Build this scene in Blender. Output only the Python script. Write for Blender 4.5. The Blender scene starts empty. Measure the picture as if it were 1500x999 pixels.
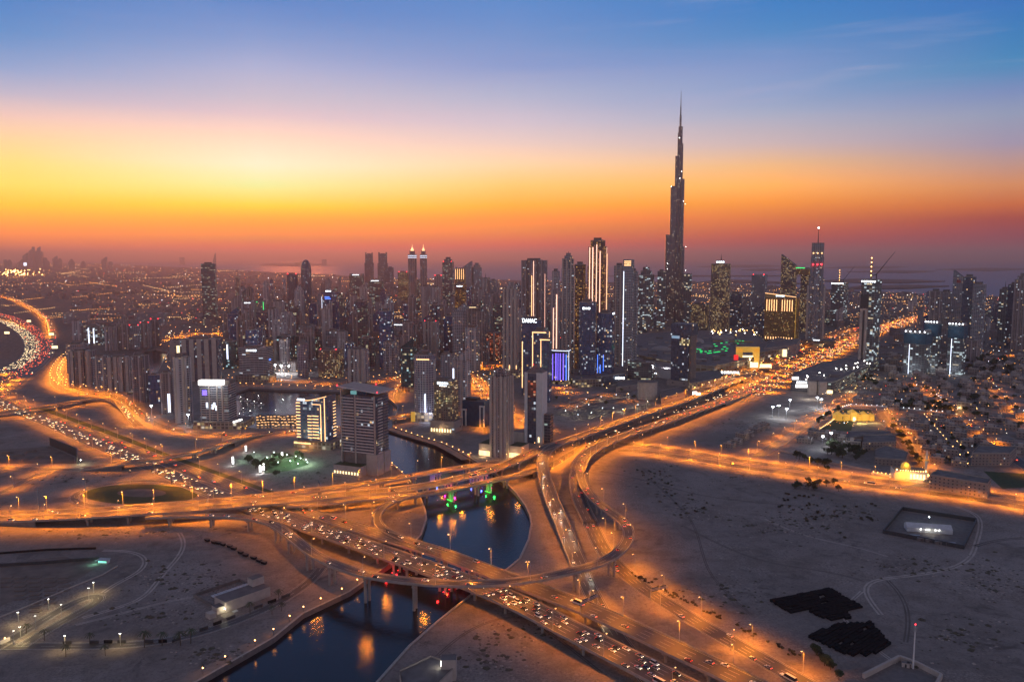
import bpy, math, random
from mathutils import Vector
from mathutils.geometry import tessellate_polygon
random.seed(7)
R = math.radians
SC = bpy.data.scenes[0] if bpy.context.scene is None else bpy.context.scene
COL = SC.collection

# ---------------------------------------------------------------- camera
F = 1166.67                      # focal length in photo pixels (28 mm on a 36 mm sensor, 1500 px wide)
CH = 250.0                       # drone height
PITCH = R(5.95)
CP, SP = math.cos(PITCH), math.sin(PITCH)
cam_d = bpy.data.cameras.new('camera'); cam = bpy.data.objects.new('camera', cam_d); COL.objects.link(cam)
cam.location = (0, 0, CH); cam.rotation_euler = (R(90) - PITCH, 0, 0)
cam_d.lens = 28; cam_d.sensor_width = 36; cam_d.clip_start = 1; cam_d.clip_end = 400000
SC.camera = cam

def ray(px, py):
    a, b = (px - 749.5) / F, (499.5 - py) / F
    return Vector((a, CP + b * SP, -SP + b * CP))
def G(px, py, z=0.0):
    """the point of the plane at height z that the photo shows at pixel px, py"""
    d = ray(px, py); t = (z - CH) / d.z
    return Vector((d.x * t, d.y * t, z))
def dep(P): return P.y * CP - (P.z - CH) * SP
def hz(P, py):
    """height above ground, over the plan point P, that shows at row py"""
    k = (499.5 - py) / F
    return CH + P.y * (k * CP - SP) / (CP + k * SP)

# ---------------------------------------------------------------- sky
def lin(c):
    return tuple(((v / 255) / 12.92 if v <= 10.3 else (((v / 255) + .055) / 1.055) ** 2.4) for v in c)
SKYCOLS = [(30, [(0, (0.027, 0.224, 0.598)), (50, (0.076, 0.282, 0.629)), (100, (0.263, 0.397, 0.676)), (140, (0.516, 0.502, 0.651)), (170, (0.904, 0.626, 0.568)), (200, (1.129, 0.762, 0.406)), (240, (1.149, 0.899, 0.251)), (270, (1.205, 0.943, 0.153)), (300, (1.364, 0.797, 0.02)), (320, (1.686, 0.607, 0.02)), (335, (1.9, 0.492, 0.02)), (350, (1.84, 0.436, 0.02)), (365, (1.9, 0.365, 0.02)), (379, (1.9, 0.365, 0.02))]),
 (380, [(0, (0.051, 0.236, 0.609)), (50, (0.162, 0.324, 0.652)), (100, (0.344, 0.443, 0.697)), (140, (0.528, 0.528, 0.665)), (170, (0.721, 0.584, 0.655)), (200, (1.041, 0.767, 0.615)), (240, (1.032, 1.026, 0.729)), (270, (0.768, 1.055, 0.421)), (300, (1.131, 0.859, 0.032)), (320, (1.271, 0.503, 0.02)), (335, (1.698, 0.4, 0.02)), (350, (0.734, 0.329, 0.02)), (365, (1.044, 0.02, 0.02)), (379, (1.044, 0.02, 0.02))]),
 (750, [(0, (0.069, 0.252, 0.618)), (50, (0.131, 0.291, 0.624)), (100, (0.209, 0.336, 0.65)), (140, (0.412, 0.475, 0.673)), (180, (0.658, 0.583, 0.685)), (210, (0.876, 0.672, 0.622)), (240, (1.175, 0.785, 0.461)), (270, (1.202, 0.729, 0.189)), (300, (1.324, 0.559, 0.02)), (320, (1.615, 0.382, 0.02)), (335, (1.189, 0.348, 0.02)), (350, (1.201, 0.228, 0.02)), (365, (1.231, 0.02, 0.02)), (379, (1.231, 0.02, 0.02))]),
 (1130, [(0, (0.02, 0.208, 0.57)), (50, (0.054, 0.25, 0.58)), (100, (0.197, 0.318, 0.62)), (140, (0.246, 0.369, 0.635)), (170, (0.382, 0.445, 0.616)), (210, (0.657, 0.51, 0.526)), (240, (1.007, 0.568, 0.264)), (270, (1.39, 0.564, 0.107)), (295, (1.266, 0.387, 0.02)), (315, (1.031, 0.256, 0.02)), (340, (0.837, 0.111, 0.02)), (360, (0.625, 0.02, 0.02)), (379, (0.625, 0.02, 0.02))]),
 (1470, [(0, (0.02, 0.17, 0.528)), (50, (0.02, 0.204, 0.52)), (100, (0.04, 0.25, 0.525)), (140, (0.184, 0.279, 0.545)), (170, (0.289, 0.351, 0.522)), (210, (0.381, 0.326, 0.459)), (240, (0.578, 0.336, 0.294)), (270, (0.811, 0.31, 0.116)), (300, (0.764, 0.157, 0.02)), (320, (0.488, 0.051, 0.02)), (345, (0.372, 0.029, 0.055)), (379, (0.372, 0.029, 0.055))])]
SKYGAIN = 1.0; RAD = True
world = bpy.data.worlds.new('World'); SC.world = world; world.use_nodes = True
nt = world.node_tree; nt.nodes.clear()
def N(t, kind, **kw):
    n = t.nodes.new(kind)
    for k, v in kw.items(): setattr(n, k, v)
    return n
def math_n(t, op, a, b=None, c=None, clamp=False):
    n = N(t, 'ShaderNodeMath', operation=op, use_clamp=clamp)
    for i, v in enumerate((a, b, c)):
        if v is None: continue
        if isinstance(v, (int, float)): n.inputs[i].default_value = v
        else: t.links.new(v, n.inputs[i])
    return n.outputs[0]
def maprange(t, v, a, b, c=0.0, d=1.0, smooth=False):
    n = N(t, 'ShaderNodeMapRange', interpolation_type='SMOOTHSTEP' if smooth else 'LINEAR')
    n.inputs[1].default_value, n.inputs[2].default_value = a, b
    n.inputs[3].default_value, n.inputs[4].default_value = c, d
    t.links.new(v, n.inputs[0]); return n.outputs[0]
def mixc(t, f, a, b, blend='MIX'):
    n = N(t, 'ShaderNodeMix', data_type='RGBA', blend_type=blend)
    for i, v in ((0, f), (6, a), (7, b)):
        if isinstance(v, (int, float)): n.inputs[i].default_value = v
        elif isinstance(v, (tuple, list)): n.inputs[i].default_value = (*v[:3], 1)
        else: t.links.new(v, n.inputs[i])
    return n.outputs[2]
def ramp(t, fac, stops, interp='LINEAR'):
    n = N(t, 'ShaderNodeValToRGB'); cr = n.color_ramp; cr.interpolation = interp
    while len(cr.elements) > 1: cr.elements.remove(cr.elements[-1])
    for i, (p, c) in enumerate(stops):
        e = cr.elements[0] if i == 0 else cr.elements.new(p)
        e.position = p; e.color = (*c[:3], 1)
    t.links.new(fac, n.inputs[0]); return n.outputs[0]
tc = N(nt, 'ShaderNodeTexCoord'); sx = N(nt, 'ShaderNodeSeparateXYZ'); nt.links.new(tc.outputs['Generated'], sx.inputs[0])
elev = math_n(nt, 'MULTIPLY', math_n(nt, 'ARCSINE', sx.outputs[2]), 180 / math.pi)
azim = math_n(nt, 'MULTIPLY', math_n(nt, 'ARCTAN2', sx.outputs[0], sx.outputs[1]), 180 / math.pi)
# faint wisps bend the bands a little
wn = N(nt, 'ShaderNodeTexNoise'); wn.inputs['Scale'].default_value = 1.6; wn.inputs['Detail'].default_value = 4
wm = N(nt, 'ShaderNodeMapping'); wm.inputs['Scale'].default_value = (1, 1, 9); wm.inputs['Rotation'].default_value = (0, R(12), 0)
nt.links.new(tc.outputs['Generated'], wm.inputs[0]); nt.links.new(wm.outputs[0], wn.inputs[0])
wis = math_n(nt, 'MULTIPLY', math_n(nt, 'SUBTRACT', wn.outputs[0], 0.5), 1.5)
elev_w = math_n(nt, 'ADD', elev, math_n(nt, 'MULTIPLY', wis, maprange(nt, elev, 1, 12)))
efac = math_n(nt, 'DIVIDE', elev_w, 45.0, clamp=True)
prev = None; prev_az = None
for px, st in SKYCOLS:
    stops = []
    for y, c in reversed(st):
        d = ray(px, y).normalized(); e = math.degrees(math.asin(d.z))
        stops.append((max(0, e / 45), tuple(v * SKYGAIN for v in (c if RAD else lin(c)))))
    top = stops[-1][1]
    stops += [(25 / 45, tuple(v * .82 for v in top)), (34 / 45, tuple(v * .5 + .05 for v in top)), (1.0, (.098, .108, .18))]
    cc = ramp(nt, efac, stops, 'EASE' if False else 'LINEAR')
    az = math.degrees(math.atan2(ray(px, 300).x, ray(px, 300).y))
    prev = cc if prev is None else mixc(nt, maprange(nt, azim, prev_az, az), prev, cc)
    prev_az = az
back = ramp(nt, efac, [(0, (.64, .58, .76)), (.15, (.78, .70, .92)), (.42, (.34, .33, .47)), (1, (.098, .106, .175))])
aaz = math_n(nt, 'ABSOLUTE', math_n(nt, 'ADD', azim, 8.0))
skyc = mixc(nt, maprange(nt, aaz, 48, 125, smooth=True), prev, back)
# thin wisps of cloud high on the right
cn_ = N(nt, 'ShaderNodeTexNoise'); cn_.inputs['Scale'].default_value = 3.2; cn_.inputs['Detail'].default_value = 7; cn_.inputs['Roughness'].default_value = .62; cn_.inputs['Distortion'].default_value = .7
cm_ = N(nt, 'ShaderNodeMapping'); cm_.inputs['Scale'].default_value = (1, 1, 11); cm_.inputs['Rotation'].default_value = (R(4), R(-14), 0)
nt.links.new(tc.outputs['Generated'], cm_.inputs[0]); nt.links.new(cm_.outputs[0], cn_.inputs[0])
cmask = math_n(nt, 'MULTIPLY', maprange(nt, cn_.outputs[0], .50, .74, smooth=True), math_n(nt, 'MULTIPLY', maprange(nt, elev, 5, 12, smooth=True), maprange(nt, azim, -6, 20, .25, 1.0, smooth=True)))
skyc = mixc(nt, math_n(nt, 'MULTIPLY', cmask, .2), skyc, (.62, .52, .66))
sky = N(nt, 'ShaderNodeTexSky', sky_type='NISHITA', sun_disc=False)
sky.sun_elevation = R(0.5); sky.sun_rotation = R(-17)
skyc = mixc(nt, 0.02, skyc, sky.outputs[0], 'ADD')
bg = N(nt, 'ShaderNodeBackground'); bg.inputs[1].default_value = 1.0
nt.links.new(skyc, bg.inputs[0])
wo = N(nt, 'ShaderNodeOutputWorld'); nt.links.new(bg.outputs[0], wo.inputs[0])

# the last glow of the sun, already at the horizon
sun_d = bpy.data.lights.new('sun', 'SUN'); sun_d.energy = 1.35; sun_d.angle = R(5); sun_d.color = (1, .22, .05)
sun = bpy.data.objects.new('sun', sun_d); COL.objects.link(sun)
sun.rotation_euler = (R(88), 0, R(180 + 15))      # shines from the glow, a little left of centre
# a sun lamp shines along its -Z: with these angles that is away from the glow, towards the camera

vs = SC.view_settings; vs.view_transform = 'Standard'; vs.look = 'None'; vs.exposure = 0.0; vs.gamma = 1.0; vs.use_curve_mapping = False
SC.render.engine = 'CYCLES'
cy = SC.cycles
cy.max_bounces = 5; cy.diffuse_bounces = 2; cy.glossy_bounces = 3; cy.transmission_bounces = 2; cy.volume_bounces = 0
cy.transparent_max_bounces = 6; cy.sample_clamp_indirect = 4; cy.sample_clamp_direct = 0
cy.use_denoising = True
try: cy.denoiser = 'OPENIMAGEDENOISE'
except Exception: pass
cy.use_adaptive_sampling = False

# ---------------------------------------------------------------- materials
def new_mat(name):
    m = bpy.data.materials.new(name); m.use_nodes = True; t = m.node_tree
    b = t.nodes['Principled BSDF']; return m, t, b
def world_pos(t):
    return N(t, 'ShaderNodeNewGeometry').outputs['Position']
def mat(name, col, rough=.8, var=.18, scale=.15, metal=0.0, bump=0.0, space='pos'):
    """plain surface with a mottled base colour"""
    m, t, b = new_mat(name)
    n = N(t, 'ShaderNodeTexNoise'); n.inputs['Scale'].default_value = scale; n.inputs['Detail'].default_value = 5
    src = world_pos(t) if space == 'pos' else N(t, 'ShaderNodeTexCoord').outputs['Object']
    t.links.new(src, n.inputs[0])
    lo = tuple(c * (1 - var) for c in col); hi = tuple(c * (1 + var) for c in col)
    t.links.new(mixc(t, maprange(t, n.outputs[0], .3, .7), lo, hi), b.inputs['Base Color'])
    b.inputs['Roughness'].default_value = rough; b.inputs['Metallic'].default_value = metal
    if bump:
        bp = N(t, 'ShaderNodeBump'); bp.inputs['Strength'].default_value = bump; bp.inputs['Distance'].default_value = 1.0
        t.links.new(n.outputs[0], bp.inputs['Height']); t.links.new(bp.outputs[0], b.inputs['Normal'])
    return m
def glow(name, col, strength, sample=False):
    m, t, b = new_mat(name)
    b.inputs['Base Color'].default_value = (*[min(1, c * .5) for c in col], 1)
    b.inputs['Emission Color'].default_value = (*col, 1); b.inputs['Emission Strength'].default_value = strength
    m.cycles.emission_sampling = 'AUTO' if sample else 'NONE'
    return m
def facade(name, wall, glass, bw=4.0, fh=3.6, a=.15, b0=.22, b1=.85, lit=.12, warm=(1, .62, .28), cool=(.8, .9, 1), mixw=.5,
           power=1.6, floors=0.0, rough=.75, slab=None, pier=None, grough=.12):
    """walls with a grid of windows, some of them lit; u runs round the building and v up it, both in metres"""
    m, t, p = new_mat(name)
    uv = N(t, 'ShaderNodeUVMap'); s = N(t, 'ShaderNodeSeparateXYZ'); t.links.new(uv.outputs[0], s.inputs[0])
    cu = math_n(t, 'DIVIDE', s.outputs[0], bw); cv = math_n(t, 'DIVIDE', s.outputs[1], fh)
    fu, fv = math_n(t, 'FRACT', cu), math_n(t, 'FRACT', cv)
    iu, iv = math_n(t, 'FLOOR', cu), math_n(t, 'FLOOR', cv)
    def band(v, lo, hi): return math_n(t, 'MULTIPLY', math_n(t, 'GREATER_THAN', v, lo), math_n(t, 'LESS_THAN', v, hi))
    win = math_n(t, 'MULTIPLY', band(fu, a, 1 - a), band(fv, b0, b1))
    oi = N(t, 'ShaderNodeObjectInfo')
    cx = N(t, 'ShaderNodeCombineXYZ'); t.links.new(iu, cx.inputs[0]); t.links.new(iv, cx.inputs[1])
    t.links.new(math_n(t, 'MULTIPLY', oi.outputs['Random'], 97.0), cx.inputs[2])
    wn = N(t, 'ShaderNodeTexWhiteNoise', noise_dimensions='3D'); t.links.new(cx.outputs[0], wn.inputs[0])
    sc = N(t, 'ShaderNodeSeparateColor'); t.links.new(wn.outputs[1], sc.inputs[0])
    # occupied flats cluster: the chance of a lit window drifts over the wall
    cn = N(t, 'ShaderNodeTexNoise'); cn.inputs['Scale'].default_value = .12; cn.inputs['Detail'].default_value = 1
    t.links.new(cx.outputs[0], cn.inputs[0])
    prob = math_n(t, 'MULTIPLY', maprange(t, cn.outputs[0], .35, .65, .6, 3.6), lit)
    on = math_n(t, 'LESS_THAN', wn.outputs[0], prob)
    if floors:
        cf = N(t, 'ShaderNodeCombineXYZ'); t.links.new(iv, cf.inputs[1]); t.links.new(math_n(t, 'MULTIPLY', oi.outputs['Random'], 51.0), cf.inputs[0])
        t.links.new(math_n(t, 'FLOOR', math_n(t, 'DIVIDE', iu, 6.0)), cf.inputs[2])
        wf = N(t, 'ShaderNodeTexWhiteNoise', noise_dimensions='3D'); t.links.new(cf.outputs[0], wf.inputs[0])
        on = math_n(t, 'MAXIMUM', on, math_n(t, 'LESS_THAN', wf.outputs[0], floors))
    e = math_n(t, 'MULTIPLY', math_n(t, 'MULTIPLY', on, win), math_n(t, 'MULTIPLY', math_n(t, 'POWER', sc.outputs[2], 2.6), .62 * power))
    wn2 = N(t, 'ShaderNodeTexNoise'); wn2.inputs['Scale'].default_value = .03; wn2.inputs['Detail'].default_value = 6
    t.links.new(uv.outputs[0], wn2.inputs[0])
    wallv = mixc(t, maprange(t, wn2.outputs[0], .3, .7), tuple(c * .82 for c in wall), tuple(c * 1.15 for c in wall))
    wallv = mixc(t, 1.0, wallv, mixc(t, oi.outputs['Random'], (.82, .82, .85), (1.1, 1.06, 1.0)), 'MULTIPLY')
    if slab: wallv = mixc(t, math_n(t, 'LESS_THAN', fv, b0 * .75), wallv, slab)
    if pier:
        k, w, pc = pier
        pu = math_n(t, 'FRACT', math_n(t, 'DIVIDE', s.outputs[0], k))
        pm = math_n(t, 'LESS_THAN', pu, w)
        wallv = mixc(t, pm, wallv, pc); win = math_n(t, 'MULTIPLY', win, math_n(t, 'SUBTRACT', 1.0, pm)); e = math_n(t, 'MULTIPLY', e, math_n(t, 'SUBTRACT', 1.0, pm))
    gl = mixc(t, sc.outputs[0], tuple(c * 1.2 for c in glass), tuple(c * 2.6 for c in glass))
    t.links.new(mixc(t, win, wallv, gl), p.inputs['Base Color'])
    t.links.new(maprange(t, win, 0, 1, rough, grough), p.inputs['Roughness'])
    t.links.new(mixc(t, math_n(t, 'LESS_THAN', sc.outputs[1], mixw), cool, warm), p.inputs['Emission Color'])
    t.links.new(e, p.inputs['Emission Strength'])
    m.cycles.emission_sampling = 'NONE'
    return m
M = {}
M['concrete'] = mat('concrete', (.30, .27, .24), .85, .15, .3)
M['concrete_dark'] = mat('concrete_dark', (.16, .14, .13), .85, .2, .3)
M['plaster'] = mat('plaster', (.42, .36, .31), .85, .12, .2)
M['roof'] = mat('roof_screed', (.15, .135, .13), .9, .3, .12)
M['metal'] = mat('painted_metal', (.34, .34, .34), .45, .1, .5, .3)
M['steel'] = mat('dark_steel', (.06, .06, .065), .5, .2, .5, .4)
M['white'] = mat('white_render', (.62, .6, .57), .8, .08, .2)
M['gold'] = mat('gilded_panel', (.45, .30, .12), .45, .15, .3, .3)
M['paint'] = mat('road_paint', (.6, .58, .55), .7, .2, .6)
M['kerb'] = mat('kerb_stone', (.36, .33, .29), .85, .2, .5)
M['grass'] = mat('lawn', (.035, .06, .02), .95, .3, .25)
M['earth'] = mat('bare_earth', (.17, .13, .105), .95, .3, .08)
M['tarmac_path'] = mat('paving', (.24, .20, .17), .9, .15, .3)
M['trunk'] = mat('bark', (.10, .075, .05), .95, .2, 2)
M['black'] = mat('dark_plastic', (.014, .015, .018), 1.0, .3, .6); M['black'].node_tree.nodes['Principled BSDF'].inputs['Specular IOR Level'].default_value = .05
M['canvas'] = mat('pale_canvas', (.5, .52, .54), .8, .1, .3)
M['glass'] = mat('dark_glass', (.02, .028, .035), .08, .2, .2)
M['blueglass'] = mat('blue_glass', (.03, .07, .13), .1, .2, .2)
M['bluenet'] = mat('blue_netting', (.02, .075, .12), .8, .25, .3)
M['redglow'] = mat('painted_red_glow', (.35, .06, .05), .8, .25, .5)  # matte red standing in for the red glow near one tower's tip
def leafmat(name, c):
    m, t, b = new_mat(name)
    oi = N(t, 'ShaderNodeObjectInfo'); n = N(t, 'ShaderNodeTexNoise'); n.inputs['Scale'].default_value = .9
    t.links.new(world_pos(t), n.inputs[0])
    f = math_n(t, 'MULTIPLY', math_n(t, 'ADD', n.outputs[0], oi.outputs['Random']), .5)
    t.links.new(mixc(t, f, tuple(v * .5 for v in c), tuple(v * 1.6 for v in c)), b.inputs['Base Color'])
    b.inputs['Roughness'].default_value = .8
    return m
M['leaf'] = leafmat('foliage', (.045, .06, .025)); M['palm'] = leafmat('palm_frond', (.05, .065, .03)); M['scrub'] = leafmat('scrub', (.07, .065, .04))
# asphalt: worn wheel tracks and patches
m, t, b = new_mat('asphalt'); n = N(t, 'ShaderNodeTexNoise'); n.inputs['Scale'].default_value = .06; n.inputs['Detail'].default_value = 8
t.links.new(world_pos(t), n.inputs[0])
t.links.new(mixc(t, maprange(t, n.outputs[0], .32, .68), (.052, .047, .044), (.095, .085, .078)), b.inputs['Base Color']); b.inputs['Roughness'].default_value = .62
M['asphalt'] = m
# glows
SOD = (1, .43, .10); WARM = (1, .66, .30); COOL = (.80, .90, 1); RED = (1, .03, .02)
M['lamp'] = glow('sodium_lamp', (1, .50, .15), 14)
M['lampw'] = glow('white_lamp', (1, .95, .86), 26)
M['headlight'] = glow('headlight', (1, .82, .55), 11)
M['farhead'] = glow('far_headlight', (1, .74, .42), 7)
M['fartail'] = glow('far_taillight', (1, .07, .02), 4.5)
M['taillight'] = glow('taillight', (1, .03, .015), 5)
M['sign'] = glow('white_sign', (.82, .91, 1), 3.2)
M['signwarm'] = glow('warm_sign', (1, .74, .38), 2.4)
M['gstrip'] = glow('gold_strip', (1, .52, .22), 2.6)
M['pstrip'] = glow('pink_strip', (1, .50, .36), 2.2)
M['vstrip'] = glow('violet_strip', (.20, .13, 1), 2.0)
M['bstrip'] = glow('blue_strip', (.08, .22, 1), 2.2)
M['wstrip'] = glow('white_strip', (.75, .82, 1), 2.6)
M['grstrip'] = glow('green_strip', (.04, .8, .16), 2)
M['beacon'] = glow('red_beacon', (1, .02, .03), 9)
M['goldglow'] = glow('self_lit_gold', (1, .55, .08), .42)  # floodlight on gold walls, arch and dome put in as their own glow
M['screen'] = glow('lit_screen', (1, .95, .9), 2.8)
M['worklight'] = glow('work_light', (.82, .90, 1), 9)
# facades: kind of building -> wall, glass, pattern
FA = {}
FA['beige'] = facade('beige_flats', (.37, .33, .32), (.05, .05, .06), 4.5, 3.5, .22, .25, .82, .055, pier=(13.5, .22, (.43, .39, .38)))
FA['brown'] = facade('brown_flats', (.27, .22, .21), (.04, .04, .045), 4.2, 3.4, .2, .25, .82, .05, pier=(12.6, .2, (.34, .29, .28)))
FA['pale'] = facade('pale_flats', (.42, .40, .40), (.05, .055, .07), 5, 3.5, .2, .22, .85, .06, mixw=.4, pier=(15, .28, (.42, .38, .37)))
FA['grey'] = facade('grey_flats', (.28, .28, .30), (.045, .05, .06), 4.5, 3.5, .15, .3, .85, .06, mixw=.45, slab=(.36, .36, .37))
FA['bands'] = facade('banded_flats', (.30, .29, .30), (.035, .04, .05), 9, 3.5, .03, .4, .98, .05, mixw=.5, slab=(.44, .42, .41))
FA['glass'] = facade('dark_curtain_wall', (.09, .10, .12), (.04, .048, .07), 3, 3.8, .05, .08, .95, .035, mixw=.35, floors=.012, rough=.35)
FA['blue'] = facade('blue_curtain_wall', (.07, .10, .16), (.03, .05, .10), 3, 3.8, .05, .1, .95, .05, mixw=.3, floors=.02, rough=.3)
FA['teal'] = facade('teal_curtain_wall', (.04, .075, .08), (.018, .04, .048), 4, 3.8, .05, .12, .95, .06, (1, .85, .5), (.55, .9, 1), .4, 1.5, floors=.03, rough=.3)
FA['office'] = facade('office_floors', (.16, .16, .17), (.03, .033, .04), 5, 3.9, .04, .32, .95, .06, (1, .9, .55), (.75, .95, .85), .5, 1.1, floors=.14)
FA['hotel'] = facade('hotel_windows', (.16, .12, .10), (.04, .035, .04), 3.6, 3.4, .24, .25, .75, .34, (1, .66, .26), (1, .85, .6), .85, 1.7)
FA['goldhotel'] = facade('gilded_hotel', (.30, .17, .06), (.05, .035, .02), 3.4, 3.5, .26, .2, .8, .13, (1, .6, .18), (1, .8, .4), .9, 1.6)
FA['golden'] = facade('gold_lit_tower', (.13, .085, .07), (.035, .025, .02), 3.4, 3.4, .15, .2, .8, .28, (1, .50, .12), (1, .65, .3), .9, 1.3, pier=(17, .12, (.14, .09, .075)))
FA['site'] = facade('unfinished_floors', (.24, .24, .25), (.03, .033, .035), 6, 3.8, .06, .2, .96, .12, (1, .8, .5), (.78, .95, 1), .25, 1.7, floors=.03, rough=.9, grough=.8)
FA['sitewarm'] = facade('unfinished_warm_floors', (.22, .17, .14), (.05, .035, .03), 4, 3.6, .08, .2, .92, .45, (1, .50, .16), (1, .75, .45), .8, 1.7, rough=.9, grough=.8)
FA['sitered'] = facade('unfinished_red_floors', (.18, .11, .10), (.09, .03, .025), 4, 3.6, .08, .2, .92, .35, (1, .22, .10), (1, .6, .4), .75, 1.1, rough=.9, grough=.8)
FA['grid'] = facade('white_grid_flats', (.36, .33, .36), (.05, .05, .08), 3.6, 3.5, .12, .14, .9, .03, mixw=.4)
FA['burj'] = facade('steel_glass_spire', (.15, .13, .14), (.04, .04, .05), 3.2, 3.9, .3, .1, .9, .085, (1, .68, .38), (1, .92, .8), .7, 1.4, rough=.35, grough=.2)
FA['villa'] = facade('villa_render', (.27, .225, .20), (.04, .04, .045), 4.2, 3.6, .32, .3, .72, .07, mixw=.85, power=1.2)
FA['podium'] = facade('podium_arcade', (.30, .25, .22), (.06, .05, .045), 6, 5, .14, .08, .78, .3, (1, .72, .34), (1, .9, .7), .8, 1.2)
FA['blank'] = facade('blank_render', (.32, .27, .25), (.09, .08, .08), 24, 12, .42, .4, .6, .02)
FA['mall'] = facade('mall_panels', (.22, .19, .17), (.08, .06, .04), 14, 9, .1, .15, .8, .3, (1, .72, .36), (1, .9, .75), .7, .9)

FA['litband'] = facade('lit_office_band', (.1, .09, .08), (.06, .05, .04), 4, 4, .08, .15, .95, .8, (1, .8, .4), (1, .9, .65), .7, 2.2)
# ---------------------------------------------------------------- mesh helper
class MB:
    def __init__(s): s.v = []; s.f = []; s.uv = []; s.mi = []; s.mats = []
    def slot(s, m):
        if m not in s.mats: s.mats.append(m)
        return s.mats.index(m)
    def face(s, pts, m, uv=None):
        n = len(s.v); s.v.extend([tuple(p) for p in pts]); s.f.append(tuple(range(n, n + len(pts)))); s.mi.append(s.slot(m))
        s.uv.append(uv if uv else [(0, 0)] * len(pts))
    def prism(s, poly, z0, z1, wall, cap=None, top=None, bottom=False, u0=0.0):
        """upright prism over poly (counter-clockwise); top = another polygon for tapering"""
        top = top or poly; n = len(poly); u = u0
        for i in range(n):
            a, b = poly[i], poly[(i + 1) % n]; c, d = top[(i + 1) % n], top[i]
            L = math.hypot(b[0] - a[0], b[1] - a[1])
            s.face([(a[0], a[1], z0), (b[0], b[1], z0), (c[0], c[1], z1), (d[0], d[1], z1)], wall, [(u, z0), (u + L, z0), (u + L, z1), (u, z1)])
            u += L
        if cap: s.face([(p[0], p[1], z1) for p in top], cap)
        if bottom: s.face([(p[0], p[1], z0) for p in reversed(poly)], wall)
    def box(s, x0, x1, y0, y1, z0, z1, m, cap=None, bottom=True):
        s.prism([(x0, y0), (x1, y0), (x1, y1), (x0, y1)], z0, z1, m, cap or m, bottom=bottom)
    def tube(s, p, q, r0, r1, m, k=6):
        p, q = Vector(p), Vector(q); d = (q - p).normalized()
        a = d.orthogonal().normalized(); b = d.cross(a)
        A = [p + (a * math.cos(2 * math.pi * i / k) + b * math.sin(2 * math.pi * i / k)) * r0 for i in range(k)]
        B = [q + (a * math.cos(2 * math.pi * i / k) + b * math.sin(2 * math.pi * i / k)) * r1 for i in range(k)]
        for i in range(k): s.face([A[i], A[(i + 1) % k], B[(i + 1) % k], B[i]], m)
        s.face(B, m); s.face(A[::-1], m)
    def ball(s, c, r, m, k=8, rings=5, sz=1.0, half=False):
        c = Vector(c); lo = 0 if half else -math.pi / 2
        P = [[c + Vector((r * math.cos(t) * math.cos(2 * math.pi * i / k), r * math.cos(t) * math.sin(2 * math.pi * i / k), r * sz * math.sin(t))) for i in range(k)]
             for t in [lo + (math.pi / 2 - lo) * j / rings for j in range(rings + 1)]]
        for j in range(rings):
            for i in range(k): s.face([P[j][i], P[j][(i + 1) % k], P[j + 1][(i + 1) % k], P[j + 1][i]], m)
    def octa(s, c, r, m, rz=None):
        x, y, z = c; rz = rz or r
        T, B = (x, y, z + rz), (x, y, z - rz); q = [(x + r, y, z), (x, y + r, z), (x - r, y, z), (x, y - r, z)]
        for i in range(4): s.face([q[i], q[(i + 1) % 4], T], m); s.face([q[(i + 1) % 4], q[i], B], m)
    def mesh(s, name):
        me = bpy.data.meshes.new(name); me.from_pydata(s.v, [], s.f)
        for m in s.mats: me.materials.append(m)
        me.polygons.foreach_set('material_index', s.mi)
        uvl = me.uv_layers.new(name='UVMap'); flat = [c for f in s.uv for p in f for c in p]
        uvl.data.foreach_set('uv', flat); me.update(); return me
    def build(s, name, parent=None, loc=None):
        o = bpy.data.objects.new(name, s.mesh(name)); COL.objects.link(o)
        if parent: o.parent = parent
        if loc is not None: o.location = loc
        return o
def tag(o, label=None, cat=None, group=None, kind=None):
    for k, v in (('label', label), ('category', cat), ('group', group), ('kind', kind)):
        if v: o[k] = v
    return o
def empty(name, loc, rz=0.0, label=None, cat=None, group=None):
    o = bpy.data.objects.new(name, None); COL.objects.link(o); o.location = loc; o.rotation_euler = (0, 0, rz); o.empty_display_size = 2
    return tag(o, label, cat, group)
KIDS = {}
def children(o):
    return [c for c in bpy.data.objects if c.parent == o]
def copy_tree(o, parent=None, kids=None):
    kids = kids if kids is not None else KIDS.setdefault(o.name, children(o))
    c = o.copy(); COL.objects.link(c); c.parent = parent
    for ch in kids: copy_tree(ch, c)
    return c
def structure(mb, name, kind='structure'):
    o = mb.build(name); o['kind'] = kind; return o
def flat_poly(mb, pts, z, m, holes=()):
    loops = [[Vector((p[0], p[1], 0)) for p in L] for L in (pts, *holes)]
    allp = [p for L in loops for p in L]
    for tri in tessellate_polygon(loops):
        a, b, c = [allp[i] for i in tri]
        if (b - a).cross(c - a).z < 0: b, c = c, b
        mb.face([(q.x, q.y, z) for q in (a, b, c)], m)
def ccw(poly):
    A = sum(poly[i][0] * poly[(i + 1) % len(poly)][1] - poly[(i + 1) % len(poly)][0] * poly[i][1] for i in range(len(poly)))
    return list(poly) if A > 0 else list(reversed(poly))
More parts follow.
